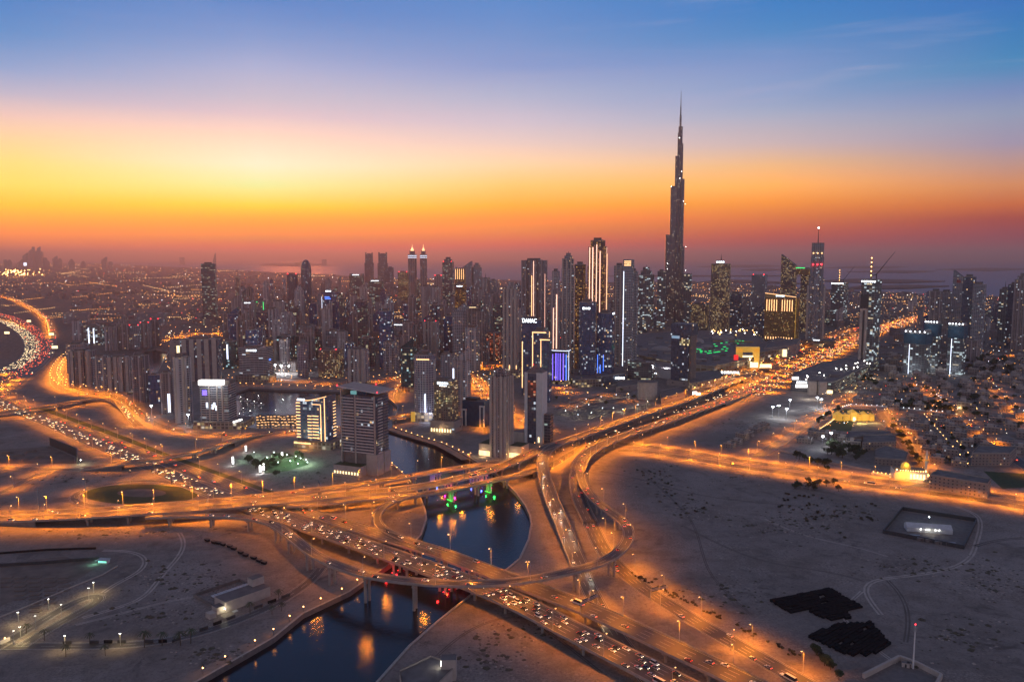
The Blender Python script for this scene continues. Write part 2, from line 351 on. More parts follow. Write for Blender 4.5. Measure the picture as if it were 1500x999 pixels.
def catmull(P, step):
    """resampled smooth curve through points P"""
    out = []; n = len(P)
    for i in range(n - 1):
        p0 = P[max(i - 1, 0)]; p1 = P[i]; p2 = P[i + 1]; p3 = P[min(i + 2, n - 1)]
        k = max(2, int((p2 - p1).length / step))
        for j in range(k):
            t = j / k
            out.append(.5 * ((2 * p1) + (p2 - p0) * t + (2 * p0 - 5 * p1 + 4 * p2 - p3) * t * t + (3 * p1 - p0 - 3 * p2 + p3) * t ** 3))
    out.append(P[-1].copy())
    for _ in range(6):                      # relax the wobble of hand-placed points
        q = [p.copy() for p in out]
        for i in range(1, len(q) - 1): out[i] = q[i] * .5 + (q[i - 1] + q[i + 1]) * .25
    return out
def point_light(parent, loc, energy, col, radius=.5, name='bulb_light'):
    d = bpy.data.lights.new(name, 'POINT'); d.energy = energy; d.color = col; d.shadow_soft_size = radius
    o = bpy.data.objects.new(name, d); COL.objects.link(o); o.parent = parent; o.location = loc
    return o
# ---------------------------------------------------------------- ground, water, hills of the far shore
def GP(L, z=0.0): return [G(x, y, z) for x, y in L]
def smooth_closed(P, step):
    Q = []; n = len(P)
    for i in range(n):
        p0, p1, p2, p3 = P[i - 1], P[i], P[(i + 1) % n], P[(i + 2) % n]
        k = max(1, int((p2 - p1).length / step))
        for j in range(k):
            t = j / k
            Q.append(.5 * ((2 * p1) + (p2 - p0) * t + (2 * p0 - 5 * p1 + 4 * p2 - p3) * t * t + (3 * p1 - p0 - 3 * p2 + p3) * t ** 3))
    return Q
WEST = [(262,1010),(288,999),(400,935),(444,899),(512,867),(540,847),(572,826),(600,801),(617,784),(625,760),(623,747),(617,731),(605,709),(590,693),(572,676),(563,660),(560,645),(556,633)]
EAST = [(550,632),(500,629),(440,628),(380,628),(347,628),(345,600),(345,575),(365,568),(420,571),(480,573),(530,575),(556,578),(572,586),(582,596),(580,606),(574,618),(576,627),(590,631),(616,640),(650,650),(690,672),(723,692),(740,707),(755,722),(768,740),(775,755),(777,768),(773,790),(760,818),(742,833),(718,848),(692,869),(667,888),(642,908),(598,946),(548,1002),(530,1020)]
CANAL = GP(WEST) + GP(EAST)
CANAL = [p for p in CANAL]
POND1 = GP([(185,578),(188,540),(197,516),(228,512),(246,516),(238,530),(226,552),(222,578)])
POND2 = GP([(418,489),(431,489),(431,460),(419,460)])
COAST = [(-900,381),(-300,383),(150,386),(290,393),(400,399),(480,402),(560,408),(740,410),(900,414),(1030,413),(1100,417),(1200,424),(1300,428),(1400,433),(1500,436),(1700,441),(2100,452),(2900,470)]
coast = GP(COAST)
outer = [Vector((9000, -3000, 0))] + [Vector((9000, coast[-1].y, 0))] + list(reversed(coast)) + [Vector((-42000, coast[0].y, 0)), Vector((-42000, -3000, 0))]
# bring the canal's open end under the camera so the hole closes
CANAL_H = CANAL
m, t, b = new_mat('desert_ground')
pos = world_pos(t)
def noise(t, src, scale, detail=6, rough=.6, dist=0.0):
    n = N(t, 'ShaderNodeTexNoise'); n.inputs['Scale'].default_value = scale; n.inputs['Detail'].default_value = detail
    n.inputs['Roughness'].default_value = rough; n.inputs['Distortion'].default_value = dist
    t.links.new(src, n.inputs[0]); return n.outputs[0]
n1 = noise(t, pos, .017, 10, .72); n2 = noise(t, pos, .0035, 5, .6, 1.2); n3 = noise(t, pos, .11, 6, .7); n4 = noise(t, pos, .022, 8, .72, 2.0)
c = mixc(t, maprange(t, n2, .35, .65), (.155, .132, .12), (.30, .258, .235))
c = mixc(t, maprange(t, n1, .47, .60), c, (.165, .135, .115))
c = mixc(t, math_n(t, 'MULTIPLY', maprange(t, n4, .54, .66), .8), c, (.105, .085, .07))      # scrub and rubble stains
c = mixc(t, math_n(t, 'MULTIPLY', maprange(t, n3, .35, .7), .45), c, (.35, .30, .262))
n6 = noise(t, pos, .55, 5, .75); n7 = noise(t, pos, .045, 10, .78, 1.0); n8 = noise(t, pos, .006, 6, .65, 2.5)
c = mixc(t, math_n(t, 'MULTIPLY', maprange(t, n7, .50, .62), maprange(t, n8, .47, .60)), c, (.10, .085, .078))      # rubble fields
c = mixc(t, math_n(t, 'MULTIPLY', maprange(t, n6, .52, .64), .75), c, (.115, .095, .085))
c = mixc(t, math_n(t, 'MULTIPLY', math_n(t, 'MULTIPLY', maprange(t, n6, .50, .40), maprange(t, n8, .5, .4)), .5), c, (.42, .36, .32))
# the built-up land beyond is darker: streets, planting, yards
sy = N(t, 'ShaderNodeSeparateXYZ'); t.links.new(pos, sy.inputs[0])
town = mixc(t, maprange(t, n3, .4, .6), (.075, .065, .055), (.20, .165, .135))
c = mixc(t, maprange(t, sy.outputs[1], 1500, 2100), c, town)
t.links.new(c, b.inputs['Base Color']); b.inputs['Roughness'].default_value = .95
bp = N(t, 'ShaderNodeBump'); bp.inputs['Strength'].default_value = .5; bp.inputs['Distance'].default_value = 1.2
t.links.new(math_n(t, 'ADD', n4, math_n(t, 'ADD', math_n(t, 'MULTIPLY', n3, .5), math_n(t, 'MULTIPLY', n6, .45))), bp.inputs['Height']); t.links.new(bp.outputs[0], b.inputs['Normal'])
M['ground'] = m
g = MB(); flat_poly(g, outer, 0.0, M['ground'], (CANAL_H, POND1, POND2)); structure(g, 'ground')

m, t, b = new_mat('water')
b.inputs['Base Color'].default_value = (.006, .011, .02, 1); b.inputs['Roughness'].default_value = .10; b.inputs['IOR'].default_value = 1.33
pos = world_pos(t)
nn = noise(t, pos, .30, 5, .65, .8); n5 = noise(t, pos, .03, 3)
bp = N(t, 'ShaderNodeBump'); bp.inputs['Strength'].default_value = .24; bp.inputs['Distance'].default_value = .8
t.links.new(math_n(t, 'MULTIPLY', nn, maprange(t, n5, .3, .7, .5, 1.1)), bp.inputs['Height']); t.links.new(bp.outputs[0], b.inputs['Normal'])
M['water'] = m
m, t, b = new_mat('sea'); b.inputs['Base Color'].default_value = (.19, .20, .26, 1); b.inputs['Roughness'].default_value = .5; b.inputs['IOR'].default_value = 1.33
M['sea'] = m
w = MB(); WZ = -3.2
w.face([(-2200, 200, WZ), (1200, 200, WZ), (1200, 4150, WZ), (-2200, 4150, WZ)], M['water'])
structure(w, 'canal_water')
w = MB()
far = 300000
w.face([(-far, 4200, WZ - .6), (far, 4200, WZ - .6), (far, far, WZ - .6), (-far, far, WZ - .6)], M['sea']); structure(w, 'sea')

q = MB()
for poly in (CANAL, POND1, POND2):
    P = [(p.x, p.y) for p in poly]; n = len(P)
    A = sum(P[i][0] * P[(i + 1) % n][1] - P[(i + 1) % n][0] * P[i][1] for i in range(n)); sgn = 1 if A > 0 else -1
    for i in range(n):
        a, b2 = Vector(P[i]), Vector(P[(i + 1) % n]); d = b2 - a
        if d.length < 1e-3: continue
        nrm = Vector((d.y, -d.x)).normalized() * sgn      # away from the water
        o1, o2 = a + nrm * 1.6, b2 + nrm * 1.6; i1, i2 = a - nrm * .25, b2 - nrm * .25
        q.face([(*i1, .55), (*i2, .55), (*o2, .55), (*o1, .55)], M['kerb'])
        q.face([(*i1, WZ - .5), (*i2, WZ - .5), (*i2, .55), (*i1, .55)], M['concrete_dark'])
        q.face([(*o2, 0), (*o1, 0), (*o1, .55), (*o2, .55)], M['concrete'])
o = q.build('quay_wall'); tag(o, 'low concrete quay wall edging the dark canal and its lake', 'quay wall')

# promenades beside the canal, a pale paved strip
pv = MB()
def strip(mb, px, width, z, m, off=0.0, step=8):
    C = catmull([Vector((p.x, p.y, 0)) for p in GP(px)], step)
    L = []; Rr = []
    for i, p in enumerate(C):
        d = (C[min(i + 1, len(C) - 1)] - C[max(i - 1, 0)]).normalized(); nr = Vector((d.y, -d.x, 0))
        L.append(p + nr * (off - width / 2)); Rr.append(p + nr * (off + width / 2))
    for i in range(len(C) - 1):
        mb.face([(L[i].x, L[i].y, z), (Rr[i].x, Rr[i].y, z), (Rr[i + 1].x, Rr[i + 1].y, z), (L[i + 1].x, L[i + 1].y, z)], m)
    return C
strip(pv, WEST[0:7], 9, .06, M['tarmac_path'], -6.5)
strip(pv, [(576,627),(590,631),(616,640),(650,650),(690,672)], 11, .06, M['tarmac_path'], 8)
strip(pv, [(345,568),(365,565),(420,568),(480,570),(530,572),(556,575)], 14, .06, M['tarmac_path'], -8)
strip(pv, [(775,755),(777,768),(773,790),(760,818),(742,833)], 7, .06, M['tarmac_path'], -6)
structure(pv, 'promenade')

# lawns and planted ground
lw = MB()
ring = [(205 + 84 * math.cos(a), 724 + 15 * math.sin(a)) for a in [2 * math.pi * i / 28 for i in range(28)]]
flat_poly(lw, ccw([(p.x, p.y) for p in GP(ring)]), .05, M['grass'])
for L in ([(1222,598),(1290,601),(1290,612),(1248,612),(1232,606)], [(1200,630),(1222,612),(1250,617),(1246,632)], [(1440,690),(1500,694),(1520,712),(1468,716)],
          [(395,664),(420,663),(432,668),(405,672)]):
    flat_poly(lw, ccw([(p.x, p.y) for p in GP(L)]), .05, M['grass'])
strip(lw, [(55,598),(90,612),(135,628),(185,647),(230,666),(280,684),(335,704),(388,724)], 15, .045, M['grass'], -4)
flat_poly(lw, ccw([(p.x, p.y) for p in GP([(372,676),(402,670),(440,672),(452,680),(420,690),(388,693)])]), .048, M['grass'])
o = structure(lw, 'grass', 'stuff')
sp = MB(); ring2 = [(207 + 36 * math.cos(a), 722 + 6 * math.sin(a)) for a in [2 * math.pi * i / 20 for i in range(20)]]
flat_poly(sp, ccw([(p.x, p.y) for p in GP(ring2)]), .06, M['earth'])
for L in ([(0,826),(90,815),(150,826),(110,850),(40,870),(0,888)],):
    flat_poly(sp, ccw([(p.x, p.y) for p in GP(L)]), .05, M['earth'])
structure(sp, 'bare_patch')

# islands off the coast and the long low palm shore
isl = [([(380,389),(390,386),(430,385.5),(470,386.5),(486,389),(430,390)], 8, 'long low lit island at the horizon above the bullet tower'),
       ([(1020,391),(1060,388.6),(1120,388),(1150,390),(1100,392)], 5, 'dark sand island right of the tallest tower'),
       ([(1085,395.5),(1120,393.5),(1150,395),(1120,397.5)], 5, 'small dark sand island left of the slanted twin towers'),
       ([(1200,392.5),(1260,390),(1330,391),(1300,393.5)], 5, 'dark sand island behind the tower under construction'),
       ([(1240,398.5),(1300,396),(1370,397.5),(1330,400)], 5, 'second sand island row beyond the crane'),
       ([(1370,395),(1440,392.5),(1520,394),(1450,397.5)], 5, 'far sand island at the right edge of the sea'),
       ([(1195,412),(1250,409),(1330,410),(1384,412.5),(1320,415),(1240,414)], 6, 'nearest low island with a few lights, right of the crane tower'),
       ([(1225,424),(1260,419.5),(1330,418),(1390,419.5),(1330,423)], 6, 'curved breakwater island close to the shore'),
       ([(1025,413.5),(1060,409.5),(1120,412),(1180,416),(1110,415)], 5, 'thin headland beside the yellow-windowed tower'),
       ([(880,404.6),(960,403.6),(1120,403.6),(1180,404.6),(1040,405.2)], 3, 'straight thin sand bar behind the tallest tower')]
IM = mat('island_sand', (.09, .075, .065), .95, .3, .01)
for L, h, lab in isl:
    b3 = MB(); P = ccw([(p.x, p.y) for p in GP(L)]); b3.prism(P, -5, h, IM, IM)
    o = b3.build('island'); o['kind'] = 'structure'; o['label'] = lab

# ---------------------------------------------------------------- air
hv = bpy.data.materials.new('haze_air'); hv.use_nodes = True; t = hv.node_tree; t.nodes.clear()
ov = N(t, 'ShaderNodeOutputMaterial'); pvn = N(t, 'ShaderNodeVolumePrincipled')
pvn.inputs['Color'].default_value = (.95, .77, .70, 1); pvn.inputs['Density'].default_value = 4.5e-5; pvn.inputs['Anisotropy'].default_value = .6
t.links.new(pvn.outputs[0], ov.inputs['Volume'])
h = MB(); h.box(-330000, 330000, -4000, 320000, -10, 900, hv)
ho = structure(h, 'haze', 'stuff')

# vehicle tracks worn into the sand
TR = mat('sand_track', (.42, .36, .31), .95, .2, .12); TR2 = mat('dark_sand_track', (.12, .10, .088), .95, .25, .12)
tk = MB()
for L, w_, mm in (([(120,905),(160,893),(205,880),(222,862),(240,838),(262,815),(270,795),(262,780)], 5, TR), ([(150,868),(175,850),(200,842),(215,825),(205,810),(175,806),(150,806)], 5, TR), ([(110,915),(150,905),(200,893),(240,880),(290,873)], 3.5, TR),
   ([(1290,900),(1275,882),(1262,865),(1268,852),(1300,846),(1345,842),(1395,832),(1420,818),(1428,800),(1436,770),(1430,752),(1400,742)], 5, TR), ([(1300,850),(1318,868),(1328,890),(1330,915),(1326,940)], 4, TR2), ([(1262,866),(1230,900),(1260,930),(1300,965),(1320,975)], 3.5, TR),
   ([(1000,770),(1060,800),(1110,820),(1160,830),(1220,838),(1262,850)], 3, TR2), ([(880,690),(930,700),(985,715),(1040,728),(1110,736),(1180,742)], 3, TR2), ([(1428,800),(1460,790),(1500,788)], 5, TR2), ([(1120,760),(1180,785),(1250,800),(1300,815)], 2.5, TR), ([(640,960),(690,920),(760,900),(810,930),(880,985)], 3, TR2), ([(950,660+40),(1010,760),(1040,840),(1100,900)], 2.5, TR2)):
    for off in (-w_ * .27, w_ * .27): strip(tk, L, w_ * .3, .03, mm, off, 7)
structure(tk, 'dirt_track')

# rubble, scrub tufts and spoil too many to count
rb = MB(); rr = random.Random(19)
RM = [mat('rubble_pale', (.34, .29, .25), .95, .3, .6), mat('rubble_dark', (.12, .103, .092), .95, .3, .6), mat('dry_scrub', (.08, .073, .05), .95, .3, .6)]
def heap(P, r, h, m):
    k = 5; a0 = rr.random() * 6; ring = [(P.x + r * rr.uniform(.6, 1.2) * math.cos(a0 + 6.283 * i / k), P.y + r * rr.uniform(.6, 1.2) * math.sin(a0 + 6.283 * i / k)) for i in range(k)]
    t_ = (P.x + rr.uniform(-.3, .3) * r, P.y + rr.uniform(-.3, .3) * r, h)
    for i in range(k): rb.face([(*ring[i], 0), (*ring[(i + 1) % k], 0), t_], m)
for (cx, cy, sx_, sy_, n) in ((965, 700, 40, 22, 260), (1010, 745, 30, 16, 160), (1150, 770, 70, 20, 420), (1230, 750, 60, 14, 300), (1330, 830, 70, 14, 260), (1450, 850, 50, 24, 300), (1420, 930, 70, 30, 220), (1080, 870, 60, 30, 200), (270, 850, 60, 22, 320), (230, 900, 70, 16, 220), (330, 960, 70, 16, 260), (180, 780, 120, 8, 200), (760, 930, 60, 25, 220), (720, 970, 50, 15, 140), (1060, 620, 60, 16, 240), (100, 700, 70, 8, 160), (640, 760, -1, 1, 0), (1120, 700, 120, 8, 220), (860, 640, 90, 22, 90), (440, 700, 34, 10, 130), (590, 755, 14, 9, 40), (980, 870, 60, 14, 120), (845, 600, 50, 12, 160)):
    for _ in range(int(n * .62)):
        px, py = rr.gauss(cx, sx_ * .6), rr.gauss(cy, sy_ * .6); P = G(px, py)
        if py < 560 or py > 1010: continue
        k = rr.random(); r = rr.uniform(.4, 1.5) * (1 if k < .8 else 1.9)
        heap(P, r, r * rr.uniform(.25, .6), RM[0] if k < .3 else RM[1] if k < .72 else RM[2])
RUB = rb
# ---------------------------------------------------------------- roads and flyovers
# centre line as (photo x, photo y, deck height); width in metres
ROADS = {}
def resample(ctrl, step=7.0):
    return catmull([G(x, y, z) for x, y, z in ctrl], step)
def lanes_mesh(C, width, elevated, lanes, zbias, parapet=1.0, thick=1.7):
    """deck with edge lines and lane dashes; C is the resampled centre line"""
    mb = MB(); par = [MB(), MB()]; n = len(C)
    D = [(C[min(i + 1, n - 1)] - C[max(i - 1, 0)]) for i in range(n)]
    NR = [Vector((d.y, -d.x, 0)).normalized() for d in D]
    hw = width / 2
    def at(i, off, dz=0.0): p = C[i] + NR[i] * off; return (p.x, p.y, p.z + dz + zbias)
    for i in range(n - 1):
        mb.face([at(i, -hw), at(i, hw), at(i + 1, hw), at(i + 1, -hw)], M['asphalt'])
        for off in (-hw + .9, hw - .9):
            mb.face([at(i, off - .11, .012), at(i, off + .11, .012), at(i + 1, off + .11, .012), at(i + 1, off - .11, .012)], M['paint'])
        if i % 2 == 0:
            for k in range(1, lanes):
                off = -hw + 1 + (width - 2) * k / lanes
                mb.face([at(i, off - .09, .012), at(i, off + .09, .012), at(i + 1, off + .09, .012), at(i + 1, off - .09, .012)], M['paint'])
        for sgn in (-1, 1):
            e = sgn * hw
            if elevated:
                pb = par[0 if sgn < 0 else 1]; a, c2 = e, e + sgn * .35
                lo, hi = (a, c2) if sgn > 0 else (c2, a)
                pb.face([at(i, lo, 0), at(i, lo, parapet), at(i + 1, lo, parapet), at(i + 1, lo, 0)][::1], M['concrete'])
                pb.face([at(i, lo, parapet), at(i, hi, parapet), at(i + 1, hi, parapet), at(i + 1, lo, parapet)], M['concrete'])
                pb.face([at(i, hi, parapet), at(i, hi, -thick * .5), at(i + 1, hi, -thick * .5), at(i + 1, hi, parapet)], M['concrete'])
                # deck side: wall down to the ground on the approach, box girder where the deck is high
                z0, z1 = C[i].z, C[i + 1].z
                if min(z0, z1) < 5.6:
                    p, q = C[i] + NR[i] * e, C[i + 1] + NR[i + 1] * e
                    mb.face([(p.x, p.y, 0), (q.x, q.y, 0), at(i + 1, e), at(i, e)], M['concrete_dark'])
                else:
                    ins = sgn * (hw * .72)
                    mb.face([at(i, e, -.5), at(i, ins, -thick), at(i + 1, ins, -thick), at(i + 1, e, -.5)], M['concrete'])
                    mb.face([at(i, e, 0), at(i, e, -.5), at(i + 1, e, -.5), at(i + 1, e, 0)], M['concrete'])
            else:
                lo, hi = (e, e + sgn * .4)
                mb.face([at(i, lo, .0), at(i, lo, .13), at(i + 1, lo, .13), at(i + 1, lo, 0)], M['kerb'])
                mb.face([at(i, lo, .13), at(i, hi, .13), at(i + 1, hi, .13), at(i + 1, lo, .13)], M['kerb'])
                mb.face([at(i, hi, .13), at(i, hi, -.05), at(i + 1, hi, -.05), at(i + 1, hi, .13)], M['kerb'])
        if elevated and min(C[i].z, C[i + 1].z) >= 5.6:
            mb.face([at(i, -hw * .72, -thick), at(i + 1, -hw * .72, -thick), at(i + 1, hw * .72, -thick), at(i, hw * .72, -thick)], M['concrete'])
    return mb, par, NR
ZB = [0.0]
def road(key, ctrl, width, lanes=2, label=None, elevated=False, piers=36, step=7.0, twin=False):
    C = resample(ctrl, step); ZB[0] += .006
    mb, par, NR = lanes_mesh(C, width, elevated, lanes, ZB[0] + .05)
    ROADS[key] = (C, NR, width, ZB[0] + .05)
    if not elevated:
        o = mb.build('road'); o['kind'] = 'structure'
        return
    c0 = C[len(C) // 2]
    root = empty('flyover', (c0.x, c0.y, 0), 0, label, 'flyover')
    off = Vector((-c0.x, -c0.y, 0))
    for m_, nm in ((mb, 'road_deck'), (par[0], 'parapet'), (par[1], 'parapet')):
        o = m_.build(nm, root); o.location = off
    s = piers * .5; acc = 0.0
    for i in range(1, len(C)):
        acc += (C[i] - C[i - 1]).length
        if acc > s:
            s += piers
            p = C[i]
            if p.z < 6.2: continue
            if pier_blocked(p, key): continue
            b = MB(); d = NR[i]; top = p.z - 1.75
            base = -5 if in_water(p) else 0
            k = [-1, 1] if width > 9 else [0]
            for kk in k:
                q = p + d * (kk * width * .24)
                b.tube((q.x, q.y, base), (q.x, q.y, top - 1.2), 1.05, 1.05, M['concrete'], 10)
            e = Vector((d.y, -d.x, 0)); hw = width * .40
            poly = [p + d * hw + e * 1.1, p - d * hw + e * 1.1, p - d * hw - e * 1.1, p + d * hw - e * 1.1]
            b.prism(ccw([(v.x, v.y) for v in poly]), top - 1.4, top, M['concrete'], M['concrete'], bottom=True)
            o = b.build('pier', root); o.location = off
def inside(p, poly):
    c = False; n = len(poly)
    for i in range(n):
        a, b = poly[i], poly[(i + 1) % n]
        if (a.y > p.y) != (b.y > p.y) and p.x < (b.x - a.x) * (p.y - a.y) / (b.y - a.y) + a.x: c = not c
    return c
def in_water(p): return inside(p, CANAL)
def pier_blocked(p, key):
    for k, (C, NR, w, zb) in ROADS.items():
        if k == key: continue
        for i in range(0, len(C), 2):
            if abs(C[i].x - p.x) < w * .6 + 2 and abs(C[i].y - p.y) < w * .6 + 2 and C[i].z < p.z - 3: return True
    return False

# ground-level roads first, so piers of the decks above can miss them
road('A1g', [(-60,560,.02),(3,593,.02),(33,606,.02),(67,618,.02),(100,633,.02),(133,647,.02),(167,661,.02),(200,675,.02),(225,685,.02),(255,698,.02),(283,711,.02),(320,726,.02),(345,736,.02)], 23, 5)
road('A2g', [(-60,548,.02),(0,583,.02),(47,602,.02),(90,618,.02),(125,631,.02),(175,650,.02),(215,666,.02),(255,681,.02),(323,706,.02),(362,720,.02)], 22, 5)
road('D0', [(852,838,.02),(858,853,.02),(868,872,.02),(890,914,.02),(925,963,.02),(965,1012,.02)], 13, 3)
road('E2', [(864,765,.02),(875,790,.02),(888,812,.02),(903,828,.02),(940,860,.02),(990,892,.02),(1020,911,.02),(1060,934,.02),(1100,956,.02),(1175,999,.02),(1220,1024,.02)], 15, 4)
road('mid', [(770,700,.02),(800,686,.02),(830,668,.02),(862,650,.02),(890,637,.02),(925,622,.02)], 13, 3)
road('G1', [(884,645,.02),(910,650,.02),(940,653,.02),(1007,662,.02),(1100,677,.02),(1190,689,.02),(1250,699,.02),(1370,713,.02),(1440,722,.02),(1500,731,.02),(1580,743,.02)], 17, 4)
road('G2', [(905,660,.02),(940,661,.02),(1007,671,.02),(1100,686,.02),(1190,698,.02),(1250,708,.02),(1370,723,.02),(1440,733,.02),(1500,743,.02),(1580,756,.02)], 17, 4)
road('S1', [(1110,669,.02),(1122,660,.02),(1160,638,.02),(1190,620,.02),(1237,593,.02),(1262,577,.02)], 16, 2)
road('S2', [(1284,600,.02),(1290,610,.02),(1303,625,.02),(1320,642,.02),(1337,667,.02),(1350,688,.02),(1366,706,.02)], 18, 2)
road('S3', [(1340,560,.02),(1370,580,.02),(1396,600,.02),(1420,620,.02),(1445,642,.02),(1480,668,.02),(1525,698,.02)], 17, 2)
road('S4', [(1237,592,.02),(1262,594,.02),(1300,604,.02),(1345,606,.02),(1398,607,.02)], 10, 2)
road('S5', [(1450,560,.02),(1462,575,.02),(1480,592,.02),(1500,610,.02),(1540,640,.02)], 16, 2)
road('S6', [(1380,584,.02),(1430,585,.02),(1480,588,.02),(1530,590,.02)], 12, 2)
road('S7', [(1452,642,.02),(1480,643,.02),(1530,645,.02)], 11, 2)
road('S8', [(1310,540,.02),(1380,540,.02),(1440,546,.02),(1530,552,.02)], 14, 2)
road('S9', [(1395,519,.02),(1450,520,.02),(1530,522,.02)], 20, 3)
road('Hg', [(-30,686,.02),(0,685,.02),(40,687,.02),(80,688,.02),(120,688,.02)], 14, 2)
road('H2', [(-20,731,.02),(0,722,.02),(30,707,.02),(55,694,.02),(85,689,.02)], 9, 2)
road('I', [(150,742,.02),(125,741,.02),(109,736,.02),(104,729,.02),(115,720,.02),(145,711,.02),(180,706,.02),(215,704,.02),(250,707,.02),(285,716,.02),(312,726,.02)], 9, 2)
road('K', [(102,522,.02),(90,533,.02),(80,548,.02),(80,562,.02),(97,573,.02),(125,577,.02),(150,578,.02),(172,583,.02),(192,595,.02),(212,612,.02),(230,622,.02),(260,631,.02),(300,635,.02),(345,638,.02),(385,637,.02)], 15, 3)
road('K2', [(110,528,.02),(96,540,.02),(91,552,.02),(97,563,.02),(115,571,.02),(140,575,.02)], 9, 2)
road('L1', [(-60,460,.02),(0,470,.02),(22,479,.02),(38,491,.02),(47,505,.02),(45,519,.02),(32,531,.02),(10,542,.02),(-30,556,.02)], 40, 6)
road('L2', [(-60,450,.02),(0,461,.02),(28,471,.02),(50,484,.02),(62,502,.02),(60,520,.02),(44,537,.02),(18,551,.02),(-30,568,.02)], 40, 6)
road('L3', [(-40,428,.02),(10,436,.02),(35,446,.02),(62,462,.02),(74,480,.02),(76,505,.02),(66,528,.02),(40,550,.02),(10,570,.02)], 20, 3)
road('cul', [(-30,963,.02),(20,935,.02),(60,910,.02),(100,885,.02),(125,874,.02),(143,871,.02),(150,876,.02),(140,885,.02),(110,900,.02),(70,922,.02),(30,947,.02)], 9, 2)
road('shore', [(-20,948,.02),(60,946,.02),(120,947,.02),(200,944,.02),(270,934,.02),(330,916,.02),(380,896,.02),(420,876,.02),(450,855,.02),(466,840,.02),(470,832,.02)], 9, 2)
road('Z', [(1095,578,.02),(1125,561,.02),(1160,544,.02),(1195,526,.02),(1230,508,.02),(1262,493,.02),(1296,480,.02),(1330,470,.02),(1365,462,.02),(1400,456,.02)], 62, 8)
road('Z2', [(1050,556,.02),(1100,545,.02),(1140,532,.02),(1180,512,.02),(1220,494,.02),(1260,480,.02)], 26, 4)
road('Bj', [(862,655,.02),(885,642,.02),(907,632,.02),(940,622,.02),(990,604,.02),(1048,583,.02),(1090,567,.02),(1123,553,.02)], 17, 4)
road('mar', [(395,635,.02),(438,632,.02),(470,629,.02),(500,625,.02)], 15, 3)
road('P1', [(245,500,.02),(262,494,.02),(285,489,.02),(310,488,.02),(335,491,.02)], 26, 4)
road('P2', [(345,558,.02),(400,557,.02),(440,558,.02),(500,563,.02),(545,560,.02),(575,554,.02),(606,552,.02)], 13, 3)
road('P3', [(672,548,.02),(688,556,.02),(704,570,.02),(722,590,.02),(740,606,.02),(768,620,.02),(800,640,.02)], 20, 4)
road('P4', [(690,542,.02),(720,536,.02),(750,533,.02),(790,542,.02),(835,575,.02)], 16, 3)
road('P5', [(665,597,.02),(690,606,.02),(710,625,.02),(712,636,.02)], 10, 2)
road('P6', [(600,556,.02),(585,575,.02),(580,590,.02)], 10, 2)
road('P7', [(812,600,.02),(850,588,.02),(890,578,.02),(930,590,.02)], 12, 2)
# decks, lowest first
road('A1', [(345,736,.3),(372,746,1.5),(410,757,6.2),(440,768,8),(480,781,8.5),(550,805,8.5),(620,830,8.5),(690,855,8.5),(750,879,8.5),(850,930,8.5),(950,981,8.5),(1030,1022,8.5)], 21, 5, 'straight lower canal bridge packed with a jam of headlights', True)
road('A2', [(362,720,.3),(400,733,1.5),(441,749,6.2),(480,760,8),(545,780,8.5),(600,797,8.5),(650,812,8.5),(736,845,8.5),(785,863,8.5),(850,888,8.5),(900,909,8.5),(950,932,8.5),(1000,956,8.5),(1090,998,8.5),(1135,1020,8.5)], 18, 4, 'straight lower canal bridge with red tail lights, beside the jammed one', True)
road('B1', [(-60,754,1.5),(0,753,3),(60,751,5.8),(120,749,7.5),(200,743,9),(280,737,9),(350,731,9),(420,723,9),(480,716,9),(540,708,9),(615,695,9),(690,683,9),(730,677,9)], 14, 4, 'wide east-west viaduct, its far carriageway crossing the canal in the upper arm', True)
road('B2', [(-60,762,1.5),(0,761,3),(60,759,5.8),(120,756,7.5),(200,751,9),(280,746,9),(350,740,9),(420,734,9),(480,728,9),(540,721,9),(615,713,9),(700,694,9),(750,677,9),(785,661,9),(825,647,9),(880,628,9),(940,607,9),(990,591,9),(1027,578,9),(1065,563,8),(1095,552,3.5)], 17, 4, 'wide viaduct sweeping from the left edge over the canal to the city', True)
road('B3', [(420,741,8.8),(480,737,8.8),(540,730,8.8),(607,726,8.8),(650,719,8.8),(690,711,8.8),(740,700,8.2),(775,692,6),(800,685,1)], 11, 3, 'lowest of the three decks over the canal, coloured lights on its piers', True)
road('Br', [(846,690,8.5),(850,676,8.5),(860,664,8.5),(880,652,8.5),(907,641,8.5),(940,629,8.5),(990,612,8.5),(1023,600,7.5),(1065,586,5),(1100,573,2)], 18, 4, 'walled flyover on the right climbing away with red tail lights', True)
road('E1', [(846,690,8.5),(842,700,8.3),(843,712,7),(848,730,5),(855,748,2.5),(864,765,.3)], 14, 3, 'ramp dropping from the right flyover to the ground road', True)
road('D', [(822,649,9),(808,654,9),(799,663,9),(794,677,8.8),(796,695,8.4),(802,715,7.6),(812,742,6.5),(820,760,5.8),(830,785,4),(842,815,1.6),(852,838,.2)], 14, 3, 'straight ramp running down toward the loop with paired white headlights', True)
road('F', [(612,726,8.8),(590,729,8.8),(572,735,8.8),(557,744,8.8),(550,754,8.7),(550,766,8.6),(560,776,8.6),(585,788,8.6),(620,801,8.5),(650,811,8.5)], 8, 1, 'tight little loop ramp joining the upper deck to the bridge below', True)
road('C', [(215,757,9),(260,756,9.2),(300,755,10),(367,759,11.5),(402,769,13),(426,786,14.5),(452,807,15.5),(484,825,16.5),(525,840,17),(575,849,17.3),(640,855,17.3),(705,856,17.3),(760,852,17),(815,842,16.5),(870,829,16),(903,812,15),(919,793,14),(921,777,13),(909,761,12),(885,744,11),(866,728,10),(853,708,9),(850,694,8.7)], 9.5, 2, 'high curved ramp on tall round piers swinging round the whole interchange', True, 40)
